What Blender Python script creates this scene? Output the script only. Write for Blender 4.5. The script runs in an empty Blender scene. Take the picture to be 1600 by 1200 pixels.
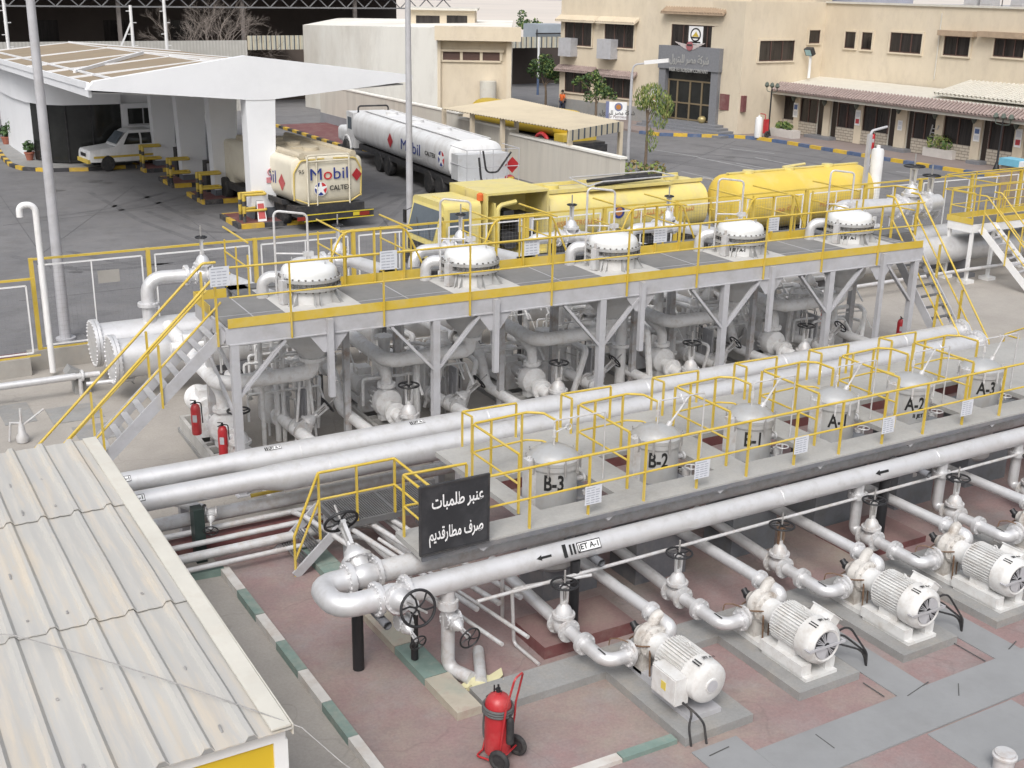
import bpy, math, random
from math import sin, cos, pi, radians
from mathutils import Vector, Matrix
random.seed(7)
S = bpy.context.scene
COL = S.collection

# ------------------------------------------------------------------ camera
CAM = Vector((0.0, 0.0, 9.5))
PITCH, ROLL, YAW, FPX = 0.323435326, 0.0184456075, 1.03717963, 1869.43
_fw = Vector((cos(YAW)*cos(PITCH), sin(YAW)*cos(PITCH), -sin(PITCH)))
_r0 = Vector((sin(YAW), -cos(YAW), 0)); _u0 = _r0.cross(_fw)
RT = _r0*cos(ROLL) + _u0*sin(ROLL); UP = -_r0*sin(ROLL) + _u0*cos(ROLL)
cam = bpy.data.cameras.new('camera'); cam_o = bpy.data.objects.new('camera', cam); COL.objects.link(cam_o)
cam.sensor_width = 36.0; cam.lens = FPX/1600*36.0; cam.clip_start = 0.2; cam.clip_end = 9000
m3 = Matrix((RT, UP, -_fw)).transposed()
cam_o.matrix_world = Matrix.Translation(CAM) @ m3.to_4x4()
S.camera = cam_o

# ------------------------------------------------------------------ light
SUN_EL, SUN_AZ = radians(48), radians(228)          # azimuth measured ccw from +X: high haze-veiled sun behind the viewer's left
w = bpy.data.worlds.new('World'); S.world = w; w.use_nodes = True
nt = w.node_tree; bg = nt.nodes['Background']
sky = nt.nodes.new('ShaderNodeTexSky'); sky.sky_type = 'NISHITA'; sky.sun_disc = False
sky.sun_elevation = SUN_EL; sky.sun_rotation = pi/2 - SUN_AZ
sky.air_density = 1.0; sky.dust_density = 4.0; sky.ozone_density = 1.0
hsv = nt.nodes.new('ShaderNodeHueSaturation'); hsv.inputs['Saturation'].default_value = 0.30
nt.links.new(sky.outputs[0], hsv.inputs['Color'])
# hazy overcast: the veil is brightest overhead and dims towards the horizon
tc = nt.nodes.new('ShaderNodeTexCoord'); sxyz = nt.nodes.new('ShaderNodeSeparateXYZ'); nt.links.new(tc.outputs['Generated'], sxyz.inputs[0])
mr = nt.nodes.new('ShaderNodeMapRange'); mr.inputs['From Min'].default_value = 0.0; mr.inputs['From Max'].default_value = 1.0
mr.inputs['To Min'].default_value = 0.80; mr.inputs['To Max'].default_value = 2.05; nt.links.new(sxyz.outputs['Z'], mr.inputs[0])
vm = nt.nodes.new('ShaderNodeVectorMath'); vm.operation = 'SCALE'; nt.links.new(hsv.outputs[0], vm.inputs[0]); nt.links.new(mr.outputs[0], vm.inputs['Scale']); nt.links.new(vm.outputs[0], bg.inputs['Color'])
bg.inputs['Strength'].default_value = 0.13
sun = bpy.data.lights.new('sun', 'SUN'); sun.energy = 1.3; sun.angle = radians(24); sun.color = (1.0, 0.975, 0.94)
so = bpy.data.objects.new('sun', sun); COL.objects.link(so)
sd = Vector((cos(SUN_EL)*cos(SUN_AZ), cos(SUN_EL)*sin(SUN_AZ), sin(SUN_EL)))
so.rotation_euler = sd.to_track_quat('Z', 'Y').to_euler(); so.location = (0, 0, 60)
S.view_settings.view_transform = 'Standard'; S.view_settings.look = 'None'
S.view_settings.exposure = -0.03; S.view_settings.gamma = 1.0

# ------------------------------------------------------------------ measuring helpers (photo pixel -> point in the place)
def ray(x, y): return _fw + RT*((x-800)/FPX) - UP*((y-600)/FPX)
def G(x, y, z=0.0):
    d = ray(x, y); return CAM + d*((z-CAM.z)/d.z)
def GY(x, y, Y): d = ray(x, y); return CAM + d*(Y/d.y)
def GX(x, y, X): d = ray(x, y); return CAM + d*(X/d.x)
def GP(x, y, Q, d):
    r = ray(x, y); n = Vector((-d[1], d[0], 0)); return CAM + r*(n.dot(Vector((Q[0], Q[1], 0)))/n.dot(r))

# ------------------------------------------------------------------ materials
MATS = {}
def mat(name, col, rough=.5, metal=0.0, var=.10, scale=2.0, dirt=None, bump=0.0, stretch=None, spec=.5, grain=0.0, crack=0.0):
    """procedural paint / concrete: base colour varied by two noises, optional dirt patches (colour, amount, scale)"""
    if name in MATS: return MATS[name]
    m = bpy.data.materials.new(name); m.use_nodes = True; t = m.node_tree; N = t.nodes; L = t.links
    b = N['Principled BSDF']; b.inputs['Roughness'].default_value = rough; b.inputs['Metallic'].default_value = metal
    b.inputs['Specular IOR Level'].default_value = spec
    geo = N.new('ShaderNodeNewGeometry'); vec = geo.outputs['Position']
    if stretch:
        mp = N.new('ShaderNodeMapping'); mp.inputs['Scale'].default_value = stretch; L.new(vec, mp.inputs['Vector']); vec = mp.outputs[0]
    n1 = N.new('ShaderNodeTexNoise'); n1.inputs['Scale'].default_value = scale; n1.inputs['Detail'].default_value = 6; n1.inputs['Roughness'].default_value = .65
    L.new(vec, n1.inputs['Vector'])
    r1 = N.new('ShaderNodeMapRange'); r1.inputs['From Min'].default_value = .3; r1.inputs['From Max'].default_value = .7
    r1.inputs['To Min'].default_value = 1-var; r1.inputs['To Max'].default_value = 1+var; L.new(n1.outputs[0], r1.inputs[0])
    mul = N.new('ShaderNodeMix'); mul.data_type = 'RGBA'; mul.blend_type = 'MULTIPLY'; mul.inputs['Factor'].default_value = 1
    mul.inputs['A'].default_value = (*col, 1); L.new(r1.outputs[0], mul.inputs['B']); out = mul.outputs['Result']
    if dirt:
        for dc, amt, ds in (dirt if isinstance(dirt, list) else [dirt]):
            n2 = N.new('ShaderNodeTexNoise'); n2.inputs['Scale'].default_value = ds; n2.inputs['Detail'].default_value = 8; n2.inputs['Roughness'].default_value = .7
            L.new(vec, n2.inputs['Vector'])
            r2 = N.new('ShaderNodeMapRange'); r2.inputs['From Min'].default_value = .48; r2.inputs['From Max'].default_value = .68
            r2.inputs['To Max'].default_value = amt; L.new(n2.outputs[0], r2.inputs[0])
            mx = N.new('ShaderNodeMix'); mx.data_type = 'RGBA'; L.new(r2.outputs[0], mx.inputs['Factor']); L.new(out, mx.inputs['A'])
            mx.inputs['B'].default_value = (*dc, 1); out = mx.outputs['Result']
    if grain:
        n3 = N.new('ShaderNodeTexNoise'); n3.inputs['Scale'].default_value = 22; n3.inputs['Detail'].default_value = 6; n3.inputs['Roughness'].default_value = .8; L.new(geo.outputs['Position'], n3.inputs['Vector'])
        r3 = N.new('ShaderNodeMapRange'); r3.inputs['From Min'].default_value = .32; r3.inputs['From Max'].default_value = .68; r3.inputs['To Min'].default_value = 1-grain; r3.inputs['To Max'].default_value = 1+grain; L.new(n3.outputs[0], r3.inputs[0])
        m3_ = N.new('ShaderNodeMix'); m3_.data_type = 'RGBA'; m3_.blend_type = 'MULTIPLY'; m3_.inputs['Factor'].default_value = 1; L.new(out, m3_.inputs['A']); L.new(r3.outputs[0], m3_.inputs['B']); out = m3_.outputs['Result']
    if crack:
        wn = N.new('ShaderNodeTexNoise'); wn.inputs['Scale'].default_value = 1.3; L.new(geo.outputs['Position'], wn.inputs['Vector'])
        ad = N.new('ShaderNodeVectorMath'); ad.operation = 'ADD'; L.new(geo.outputs['Position'], ad.inputs[0]); L.new(wn.outputs['Color'], ad.inputs[1])
        vo = N.new('ShaderNodeTexVoronoi'); vo.feature = 'DISTANCE_TO_EDGE'; vo.inputs['Scale'].default_value = crack; L.new(ad.outputs[0], vo.inputs['Vector'])
        r4 = N.new('ShaderNodeMapRange'); r4.inputs['From Min'].default_value = 0; r4.inputs['From Max'].default_value = .012*crack*2; r4.inputs['To Min'].default_value = .87; r4.inputs['To Max'].default_value = 1; L.new(vo.outputs['Distance'], r4.inputs[0])
        m4 = N.new('ShaderNodeMix'); m4.data_type = 'RGBA'; m4.blend_type = 'MULTIPLY'; m4.inputs['Factor'].default_value = 1; L.new(out, m4.inputs['A']); L.new(r4.outputs[0], m4.inputs['B']); out = m4.outputs['Result']
    L.new(out, b.inputs['Base Color'])
    if bump:
        bn = N.new('ShaderNodeBump'); bn.inputs['Strength'].default_value = bump; bn.inputs['Distance'].default_value = .02
        nb = N.new('ShaderNodeTexNoise'); nb.inputs['Scale'].default_value = scale*14; nb.inputs['Detail'].default_value = 5; L.new(vec, nb.inputs['Vector'])
        L.new(nb.outputs[0], bn.inputs['Height']); L.new(bn.outputs[0], b.inputs['Normal'])
    MATS[name] = m; return m

DUST = (.42, .37, .30)
M_sil = mat('silver_paint', (.675, .675, .685), .40, .45, .05, 2.0, [((.50, .48, .45), .30, .8), ((.40, .37, .33), .28, 5.0)], spec=.6)
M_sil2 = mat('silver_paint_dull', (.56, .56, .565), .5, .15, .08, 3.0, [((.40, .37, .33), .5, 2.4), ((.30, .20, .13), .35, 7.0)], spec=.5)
M_white = mat('white_paint', (.74, .74, .74), .4, 0, .05, 1.5, ((.5, .46, .40), .25, 1.0))
M_vessel = mat('vessel_paint', (.46, .465, .465), .38, .32, .06, 2.5, [((.36, .34, .31), .5, 1.8), ((.30, .25, .20), .3, 5.0)], stretch=(1, 1, .35))
M_grey = mat('grey_steel_paint', (.43, .43, .45), .5, 0, .08, 3.0, ((.28, .26, .24), .35, 2.0))
M_greyd = mat('dark_grey_paint', (.16, .165, .18), .55, 0, .15, 4.0, ((.25, .22, .19), .5, 2.0))
M_yel = mat('yellow_paint', (.57, .405, .05), .48, 0, .10, 3.0, [((.46, .37, .17), .5, 3.0), ((.62, .50, .16), .5, 1.1)])
M_yelp = mat('pale_yellow_paint', (.68, .575, .20), .42, 0, .05, 1.0, [((.62, .54, .33), .6, .9), ((.42, .36, .24), .35, 2.2)], stretch=(1, 1, .4))
M_black = mat('black_paint', (.018, .018, .02), .45, 0, .25, 4.0)
M_rubber = mat('black_rubber', (.025, .025, .027), .8, 0, .3, 5.0, ((.12, .11, .10), .5, 3.0))
M_dark = mat('dark_gap', (.012, .012, .013), .8)
M_bolt = mat('bolt_steel', (.34, .33, .32), .45, .3, .2, 9.0)
M_rust = mat('rusty_steel', (.17, .10, .06), .8, .2, .35, 9.0, ((.30, .24, .18), .6, 5.0))
M_red = mat('red_paint', (.42, .026, .032), .38, 0, .10, 4.0, ((.48, .13, .12), .45, 2.6))
M_motor = mat('motor_white', (.66, .66, .65), .42, 0, .06, 2.0, [((.46, .43, .39), .5, 1.7), ((.34, .28, .22), .35, 6.0)])
M_pipew = mat('white_pipe_paint', (.78, .78, .78), .5, 0, .05, 2.0, [((.55, .52, .48), .4, 2.0), ((.34, .25, .18), .3, 7.0)])
M_redd = mat('dark_red_paint', (.16, .06, .06), .7, 0, .15, 3.0, ((.24, .165, .145), .6, 1.6))
M_conc = mat('concrete', (.33, .315, .29), .85, 0, .10, .8, [((.24, .22, .20), .55, .5), ((.40, .36, .31), .5, 1.7)], bump=.25)
M_conc2 = mat('grey_concrete', (.27, .27, .265), .8, 0, .10, 1.2, [((.19, .18, .17), .5, .7), ((.33, .30, .26), .5, 2.3)], bump=.25, grain=.10)
M_slab = mat('slab_concrete', (.36, .355, .34), .8, 0, .08, .9, [((.27, .26, .24), .6, .8), ((.40, .38, .35), .4, 2.5)], bump=.2, grain=.08)
M_pink = mat('worn_pink_floor', (.262, .18, .174), .8, 0, .12, .9, [((.295, .255, .215), .95, .38), ((.215, .175, .168), .7, 1.1), ((.27, .265, .26), .55, .7)], bump=.2, grain=.13, crack=.22)
M_plant = mat('plant_floor_concrete', (.345, .32, .29), .88, 0, .08, .7, [((.27, .25, .225), .6, .45), ((.39, .36, .32), .5, 1.1)], bump=.25, grain=.10, crack=.22)
M_asph = mat('worn_asphalt', (.165, .163, .168), .9, 0, .10, .5, [((.215, .21, .21), .7, .12), ((.12, .12, .125), .5, .3), ((.16, .15, .14), .5, 2.0), ((.085, .085, .088), .45, .75)], bump=.3, grain=.14, crack=.06)
M_sand = mat('hazed_desert_sand', (.60, .545, .49), .95, 0, .06, .02, ((.48, .45, .42), .6, .006))  # sand paled so that distance haze sits in the colour
M_kgreen = mat('green_kerb_paint', (.175, .245, .218), .7, 0, .12, 4.0, ((.33, .33, .28), .6, 2.2))
M_kwhite = mat('white_kerb_paint', (.55, .53, .50), .75, 0, .10, 4.0, ((.42, .34, .28), .6, 2.6))
M_kyel = mat('yellow_kerb_paint', (.58, .38, .04), .7, 0, .15, 3.0, ((.36, .28, .16), .6, 2.0))
M_kblk = mat('black_kerb_paint', (.045, .045, .05), .75, 0, .25, 3.0, ((.2, .18, .16), .5, 2.0))
M_kblue = mat('blue_kerb_paint', (.075, .115, .21), .7, 0, .15, 3.0, ((.22, .22, .24), .5, 2.0))
M_roof = mat('weathered_roof_sheet', (.455, .445, .42), .6, 0, .07, 1.0, [((.50, .425, .325), .85, 2.0), ((.41, .405, .395), .7, 1.1), ((.56, .51, .44), .6, 4.0)], stretch=(2.6, .22, 1.0))
M_roofedge = mat('cream_flashing', (.58, .56, .50), .55, 0, .06, 2.0, ((.52, .47, .40), .5, 3.0))
M_beige = mat('beige_render', (.63, .55, .425), .9, 0, .06, .35, [((.53, .45, .34), .65, .22), ((.66, .58, .47), .4, .8), ((.48, .41, .32), .4, 1.8)], bump=.15, stretch=(1, 1, .5))
M_offwhite = mat('offwhite_render', (.80, .78, .72), .9, 0, .05, .25, [((.58, .53, .45), .6, .16), ((.50, .47, .42), .35, .6)], bump=.1, stretch=(1, 1, .45))
M_canopy = mat('canopy_white', (.77, .78, .80), .6, 0, .03, .3, ((.62, .63, .65), .4, .25))
M_tanroof = mat('tan_roof_sheet', (.275, .215, .145), .9, 0, .10, .6, ((.28, .23, .17), .6, .5))
M_glass = mat('dark_window_glass', (.026, .022, .021), .15, 0, .65, 2.2, ((.06, .052, .046), .5, 1.6), stretch=(2.0, 2.0, .12))
M_glass2 = mat('smoked_glass', (.02, .021, .02), .08, 0, .3, 1.0)
M_brown = mat('brown_frame', (.10, .055, .045), .5, 0, .1, 3.0)
M_bronze = mat('bronze_frame', (.24, .19, .12), .4, .3, .1, 3.0)
M_granite = mat('grey_granite', (.185, .19, .205), .5, 0, .12, 9.0, ((.25, .25, .26), .4, 14.0))
M_tile = mat('red_roof_tile', (.31, .245, .225), .8, 0, .2, 2.5, ((.30, .22, .20), .6, 3.0))
M_trunk = mat('bark', (.16, .12, .085), .9, 0, .25, 6.0)
M_bare = mat('bare_branches', (.24, .205, .18), .9, 0, .2, 4.0)
M_leaf1 = mat('leaf_dark', (.035, .075, .022), .7, 0, .35, 2.0)
M_leaf2 = mat('leaf_mid', (.065, .125, .034), .7, 0, .35, 2.0)
M_leaf3 = mat('leaf_light', (.17, .22, .055), .7, 0, .3, 2.0)
M_leaf4 = mat('leaf_yellowish', (.25, .27, .08), .7, 0, .3, 2.0)
M_grate = mat('grating_steel', (.14, .14, .142), .6, .1, .15, 3.0)
M_paper = mat('notice_sheet', (.60, .62, .66), .5, 0, .04, 6.0)
M_ink = mat('notice_ink', (.32, .34, .40), .6)
M_ltr_w = mat('white_lettering', (.80, .80, .80), .5)
M_ltr_b = mat('blue_lettering', (.02, .04, .22), .5)
M_ltr_r = mat('red_lettering', (.55, .03, .035), .5)
M_ltr_k = mat('black_lettering', (.012, .012, .012), .5)
M_cream = mat('cream_truck_paint', (.66, .615, .50), .4, 0, .05, 1.0, ((.50, .43, .31), .4, .9))
M_twhite = mat('white_truck_paint', (.70, .705, .71), .36, 0, .05, 1.0, [((.5, .48, .46), .4, .9), ((.36, .33, .30), .35, 2.4)], stretch=(1, 1, .35))
M_chassis = mat('dark_chassis', (.03, .03, .033), .6, 0, .3, 4.0, ((.10, .09, .08), .5, 3.0))
M_windsh = mat('windscreen', (.11, .13, .15), .08, 0, .2, 1.0)
M_orange = mat('orange_cloth', (.62, .13, .03), .8, 0, .1, 5.0)
M_navy = mat('navy_cloth', (.03, .035, .06), .9)
M_skin = mat('skin', (.24, .13, .08), .6)
M_hair = mat('black_hair', (.015, .012, .01), .7)
M_stone = mat('rough_stone', (.34, .27, .20), .9, 0, .3, 1.5, [((.20, .16, .13), .7, 2.5)], bump=.8)
M_cyan = mat('cyan_paint', (.16, .42, .55), .6, 0, .08, 3.0)
M_terra = mat('terracotta', (.33, .12, .08), .8, 0, .12, 5.0)
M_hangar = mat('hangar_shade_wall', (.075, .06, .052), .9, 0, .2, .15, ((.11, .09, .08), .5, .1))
M_brick = mat('brown_brick', (.13, .085, .065), .9, 0, .15, .4)
M_corr = mat('grey_corrugated', (.42, .41, .38), .7, 0, .06, 1.0, ((.30, .28, .26), .4, .5))
M_hill = mat('hazed_far_hills', (.36, .35, .36), 1.0, 0, .1, .004)  # pale grey carries the distance haze in the hill colour
M_sack = mat('pale_plastic_sheet', (.62, .58, .36), .5, 0, .08, 3.0)

# ------------------------------------------------------------------ mesh builder
def fil(pts, rad, n=6):
    """round the corners of a polyline"""
    P = [Vector(p) for p in pts]; out = [P[0]]
    for i in range(1, len(P)-1):
        a, b, c = P[i-1], P[i], P[i+1]; u = (a-b); v = (c-b); lu, lv = u.length, v.length; u.normalize(); v.normalize()
        ang = u.angle(v)
        if ang > pi-.02: out.append(b); continue
        d = min(rad/math.tan(ang/2), lu*.49, lv*.49); r = d*math.tan(ang/2)
        bis = (u+v).normalized(); cen = b + bis*(r/sin(ang/2)); p0 = b+u*d; p1 = b+v*d
        e0 = p0-cen; e1 = p1-cen; tot = e0.angle(e1); ax = e0.cross(e1).normalized()
        for k in range(n+1): out.append(cen + Matrix.Rotation(tot*k/n, 3, ax) @ e0)
    out.append(P[-1]); return out

class MB:
    def __init__(s): s.v = []; s.f = []; s.m = []; s.M = Matrix.Identity(4); s.mi = 0
    def xf(s, M): s.M = M; return s
    def mt(s, i): s.mi = i; return s
    def add(s, vs, fs):
        o = len(s.v); M = s.M
        s.v += [tuple(M @ Vector(p)) for p in vs]; s.f += [tuple(i+o for i in f) for f in fs]; s.m += [s.mi]*len(fs); return s
    def box(s, x0, x1, y0, y1, z0, z1):
        vs = [(x, y, z) for z in (z0, z1) for y in (y0, y1) for x in (x0, x1)]
        return s.add(vs, [(0, 2, 3, 1), (4, 5, 7, 6), (0, 1, 5, 4), (2, 6, 7, 3), (0, 4, 6, 2), (1, 3, 7, 5)])
    def bar(s, p0, p1, w, h, up=(0, 0, 1)):
        p0, p1 = Vector(p0), Vector(p1); d = (p1-p0).normalized(); up = Vector(up)
        if abs(d.dot(up)) > .99: up = Vector((0, 1, 0))
        a = d.cross(up).normalized()*(w/2); b = a.cross(d).normalized()*(h/2)
        vs = [p+q for p in (p0, p1) for q in (-a-b, a-b, a+b, -a+b)]
        return s.add(vs, [(0, 3, 2, 1), (4, 5, 6, 7), (0, 1, 5, 4), (1, 2, 6, 5), (2, 3, 7, 6), (3, 0, 4, 7)])
    def tube(s, pts, r, n=10, cap=True, radii=None):
        P = [Vector(p) for p in pts]; k = len(P); T = []
        for i in range(k):
            a = P[max(i-1, 0)]; b = P[min(i+1, k-1)]; T.append((b-a).normalized())
        t = T[0]; u = t.cross(Vector((0, 0, 1)))
        if u.length < .05: u = t.cross(Vector((1, 0, 0)))
        u.normalize(); vs = []; fs = []
        for i in range(k):
            if i:
                q = T[i-1].rotation_difference(T[i]); u = q @ u
            u = (u - T[i]*u.dot(T[i])).normalized(); w2 = T[i].cross(u); rr = radii[i] if radii else r
            for j in range(n): a = 2*pi*j/n; vs.append(P[i] + u*(cos(a)*rr) + w2*(sin(a)*rr))
        for i in range(k-1):
            for j in range(n): a = i*n+j; b = i*n+(j+1) % n; fs.append((a, b, b+n, a+n))
        if cap: fs.append(tuple(range(n-1, -1, -1))); fs.append(tuple((k-1)*n+j for j in range(n)))
        return s.add(vs, fs)
    def cyl(s, p0, p1, r0, r1=None, n=16, cap=True):
        r1 = r0 if r1 is None else r1; return s.tube([p0, p1], r0, n, cap, [r0, r1])
    def lathe(s, prof, base=(0, 0, 0), axis=(0, 0, 1), n=20):
        B = Vector(base); A = Vector(axis).normalized(); u = A.cross(Vector((0, 0, 1)))
        if u.length < .05: u = Vector((1, 0, 0))
        u.normalize(); w2 = A.cross(u); vs = []; fs = []
        for r, h in prof:
            for j in range(n): a = 2*pi*j/n; vs.append(B + A*h + u*(cos(a)*max(r, 1e-4)) + w2*(sin(a)*max(r, 1e-4)))
        for i in range(len(prof)-1):
            for j in range(n): a = i*n+j; b = i*n+(j+1) % n; fs.append((a, b, b+n, a+n))
        fs.append(tuple(range(n-1, -1, -1))); fs.append(tuple((len(prof)-1)*n+j for j in range(n)))
        return s.add(vs, fs)
    def torus(s, cen, axis, R, r, N=20, n=6, arc=2*pi, u=None):
        C0 = Vector(cen); A = Vector(axis).normalized()
        if u is None:
            u = A.cross(Vector((0, 0, 1)))
            if u.length < .05: u = Vector((1, 0, 0))
        u = Vector(u).normalized(); w2 = A.cross(u); vs = []; fs = []; full = arc > 6.28
        K = N if full else N+1
        for i in range(K):
            a = arc*i/N; d = u*cos(a)+w2*sin(a)
            for j in range(n): b = 2*pi*j/n; vs.append(C0 + d*(R+r*cos(b)) + A*(r*sin(b)))
        for i in range(N):
            for j in range(n):
                a = i*n+j; b = i*n+(j+1) % n; c = ((i+1) % K)*n+(j+1) % n; d = ((i+1) % K)*n+j; fs.append((a, d, c, b))
        return s.add(vs, fs)
    def prism(s, poly, z0, z1):
        n = len(poly); zt = z1 if isinstance(z1, (list, tuple)) else [z1]*n
        vs = [(p[0], p[1], z0) for p in poly] + [(p[0], p[1], zt[i]) for i, p in enumerate(poly)]
        fs = [tuple(range(n-1, -1, -1)), tuple(range(n, 2*n))] + [(i, (i+1) % n, n+(i+1) % n, n+i) for i in range(n)]
        return s.add(vs, fs)
    def slab(s, A, B, C_, D, t):                       # thick quad, t along its normal
        A, B, C_, D = (Vector(p) for p in (A, B, C_, D)); nrm = (B-A).cross(D-A).normalized()*t
        vs = [A, B, C_, D, A+nrm, B+nrm, C_+nrm, D+nrm]
        return s.add(vs, [(0, 3, 2, 1), (4, 5, 6, 7), (0, 1, 5, 4), (1, 2, 6, 5), (2, 3, 7, 6), (3, 0, 4, 7)])
    def flange(s, p, axis, R, t, nb=12, br=None, hb=None):
        p = Vector(p); A = Vector(axis).normalized(); s.cyl(p-A*t/2, p+A*t/2, R, n=24)
        u = A.cross(Vector((0, 0, 1)))
        if u.length < .05: u = Vector((1, 0, 0))
        u.normalize(); w2 = A.cross(u); br = br or R*.085; hb = hb or t*.5+br*.8
        for k in range(nb):
            a = 2*pi*(k+.5)/nb; q = p + (u*cos(a)+w2*sin(a))*(R-br*1.6); s.cyl(q-A*hb, q+A*hb, br, n=6)
        return s
    def build(s, name, mats, parent=None, ang=38, recalc=False):
        me = bpy.data.meshes.new(name); me.from_pydata(s.v, [], s.f)
        if not isinstance(mats, (list, tuple)): mats = [mats]
        for m in mats: me.materials.append(m)
        if len(mats) > 1: me.polygons.foreach_set('material_index', s.m)
        me.shade_smooth(); me.set_sharp_from_angle(angle=radians(ang)); me.update()
        o = bpy.data.objects.new(name, me); COL.objects.link(o)
        if parent is not None: o.parent = parent
        return o

def tag(o, label, cat, group=None):
    o['label'] = label; o['category'] = cat
    if group: o['group'] = group
    return o
def thing(name, label, cat, loc=(0, 0, 0), rz=0.0, group=None, rot=None):
    o = bpy.data.objects.new(name, None); o.empty_display_size = .2; COL.objects.link(o); o.location = loc
    o.rotation_euler = rot.to_euler() if rot is not None else (0, 0, rz)
    return tag(o, label, cat, group)
def struct(o): o['kind'] = 'structure'; return o
KIDS = lambda o: [c for c in bpy.data.objects if c.parent == o]
def dup(root, loc, rz=None, label=None, group=None):
    r = root.copy(); COL.objects.link(r); r.location = loc
    if rz is not None: r.rotation_euler = (0, 0, rz)
    if label: r['label'] = label
    if group: r['group'] = group
    for ch in KIDS(root):
        c = ch.copy(); COL.objects.link(c); c.parent = r
        for g in KIDS(ch):
            d = g.copy(); COL.objects.link(d); d.parent = c
    return r
def text(s, size, mat_, parent=None, M=None, ext=.004, bold=0.0, name='lettering', wrap=None, sx=1.0, align='CENTER', accent=None, fit=None):
    """lettering as a mesh; M places the text plane (x along writing, y up, z out); wrap=(radius) bends it on a vertical cylinder"""
    c = bpy.data.curves.new('t', 'FONT'); c.body = s; c.size = size; c.align_x = align; c.align_y = 'CENTER'; c.extrude = ext; c.offset = bold; c.resolution_u = 3
    for i in range(4): c.materials.append(mat_)
    for i, bf in enumerate(c.body_format): bf.material_index = (i % 2) + (2 if accent and i == accent[0] else 0)
    o = bpy.data.objects.new('t', c); COL.objects.link(o); bpy.context.view_layer.update()
    me = bpy.data.meshes.new_from_object(o.evaluated_get(bpy.context.evaluated_depsgraph_get())); bpy.data.objects.remove(o); bpy.data.curves.remove(c)
    if fit: xs = [v.co.x for v in me.vertices]; sx = fit/(max(xs)-min(xs))
    for v in me.vertices:
        v.co.x *= sx
        if wrap:
            a = v.co.x/wrap; z = v.co.z; v.co = Vector((sin(a)*(wrap+z), v.co.y, cos(a)*(wrap+z)))
    odd = {v for p in me.polygons if p.material_index % 2 for v in p.vertices}          # neighbouring glyphs never share a plane
    idx = [p.material_index//2 for p in me.polygons]
    for i in odd: me.vertices[i].co += Vector((me.vertices[i].co.x/wrap, 0, 1)).normalized()*.0015 if wrap else Vector((0, 0, .0015))
    me.materials.clear(); me.materials.append(mat_)
    if accent: me.materials.append(accent[1])
    me.polygons.foreach_set('material_index', idx)
    if M is not None: me.transform(M)
    o = bpy.data.objects.new(name, me); COL.objects.link(o)
    if parent is not None: o.parent = parent
    return o
def frame(o, x, y):                                    # matrix with origin o, x axis, y axis
    x = Vector(x).normalized(); y = Vector(y); z = x.cross(y).normalized(); y = z.cross(x)
    return Matrix((( x.x, y.x, z.x, o[0]), (x.y, y.y, z.y, o[1]), (x.z, y.z, z.z, o[2]), (0, 0, 0, 1)))
X_, Y_, Z_ = Vector((1, 0, 0)), Vector((0, 1, 0)), Vector((0, 0, 1))
NTH = ['first', 'second', 'third', 'fourth', 'fifth', 'sixth', 'seventh', 'eighth', 'ninth', 'tenth', 'eleventh', 'twelfth', 'thirteenth', 'fourteenth', 'fifteenth', 'sixteenth', 'seventeenth', 'eighteenth']
# ================================================================== GROUND
def sheet(name, poly, z, m, t=None):
    mb = MB()
    if t: mb.prism(poly, z-t, z)
    else: mb.add([(p[0], p[1], z) for p in poly], [tuple(range(len(poly)))])
    return struct(mb.build(name, m))
sheet('desert_ground', [(-3000, -300), (5200, -300), (5200, 6000), (-3000, 6000)], -.03, M_sand)
sheet('road_yard', [(-60, 31.0), (110, 31.0), (110, 60), (110, 130), (-60, 130)], 0.0, M_asph)
sheet('plant_floor', [(-40, -12), (80, -12), (80, 30.85), (-40, 30.85)], .004, M_plant)
sheet('pump_floor', [(5.06, -6), (60, -6), (60, 18.7), (5.06, 18.7)], .010, M_pink)
# distant airfield
sheet('runway', [(-900, 900), (1500, 420), (1530, 480), (-900, 1010)], .02, mat('pale_runway', (.34, .34, .35), .9, 0, .05, .01))
mb = MB()
hp = [(-1500+i*90, 2600-i*9) for i in range(60)]
for i in range(59):
    (x0, y0), (x1, y1) = hp[i], hp[i+1]; h0 = 14+12*sin(i*.7)+7*sin(i*1.9); h1 = 14+12*sin((i+1)*.7)+7*sin((i+1)*1.9)
    mb.add([(x0, y0, -1), (x1, y1, -1), (x1, y1+90, h1), (x0, y0+90, h0), (x0, y0+300, -1), (x1, y1+300, -1)], [(0, 1, 2, 3), (3, 2, 5, 4)])
struct(mb.build('hills', M_hill))
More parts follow.
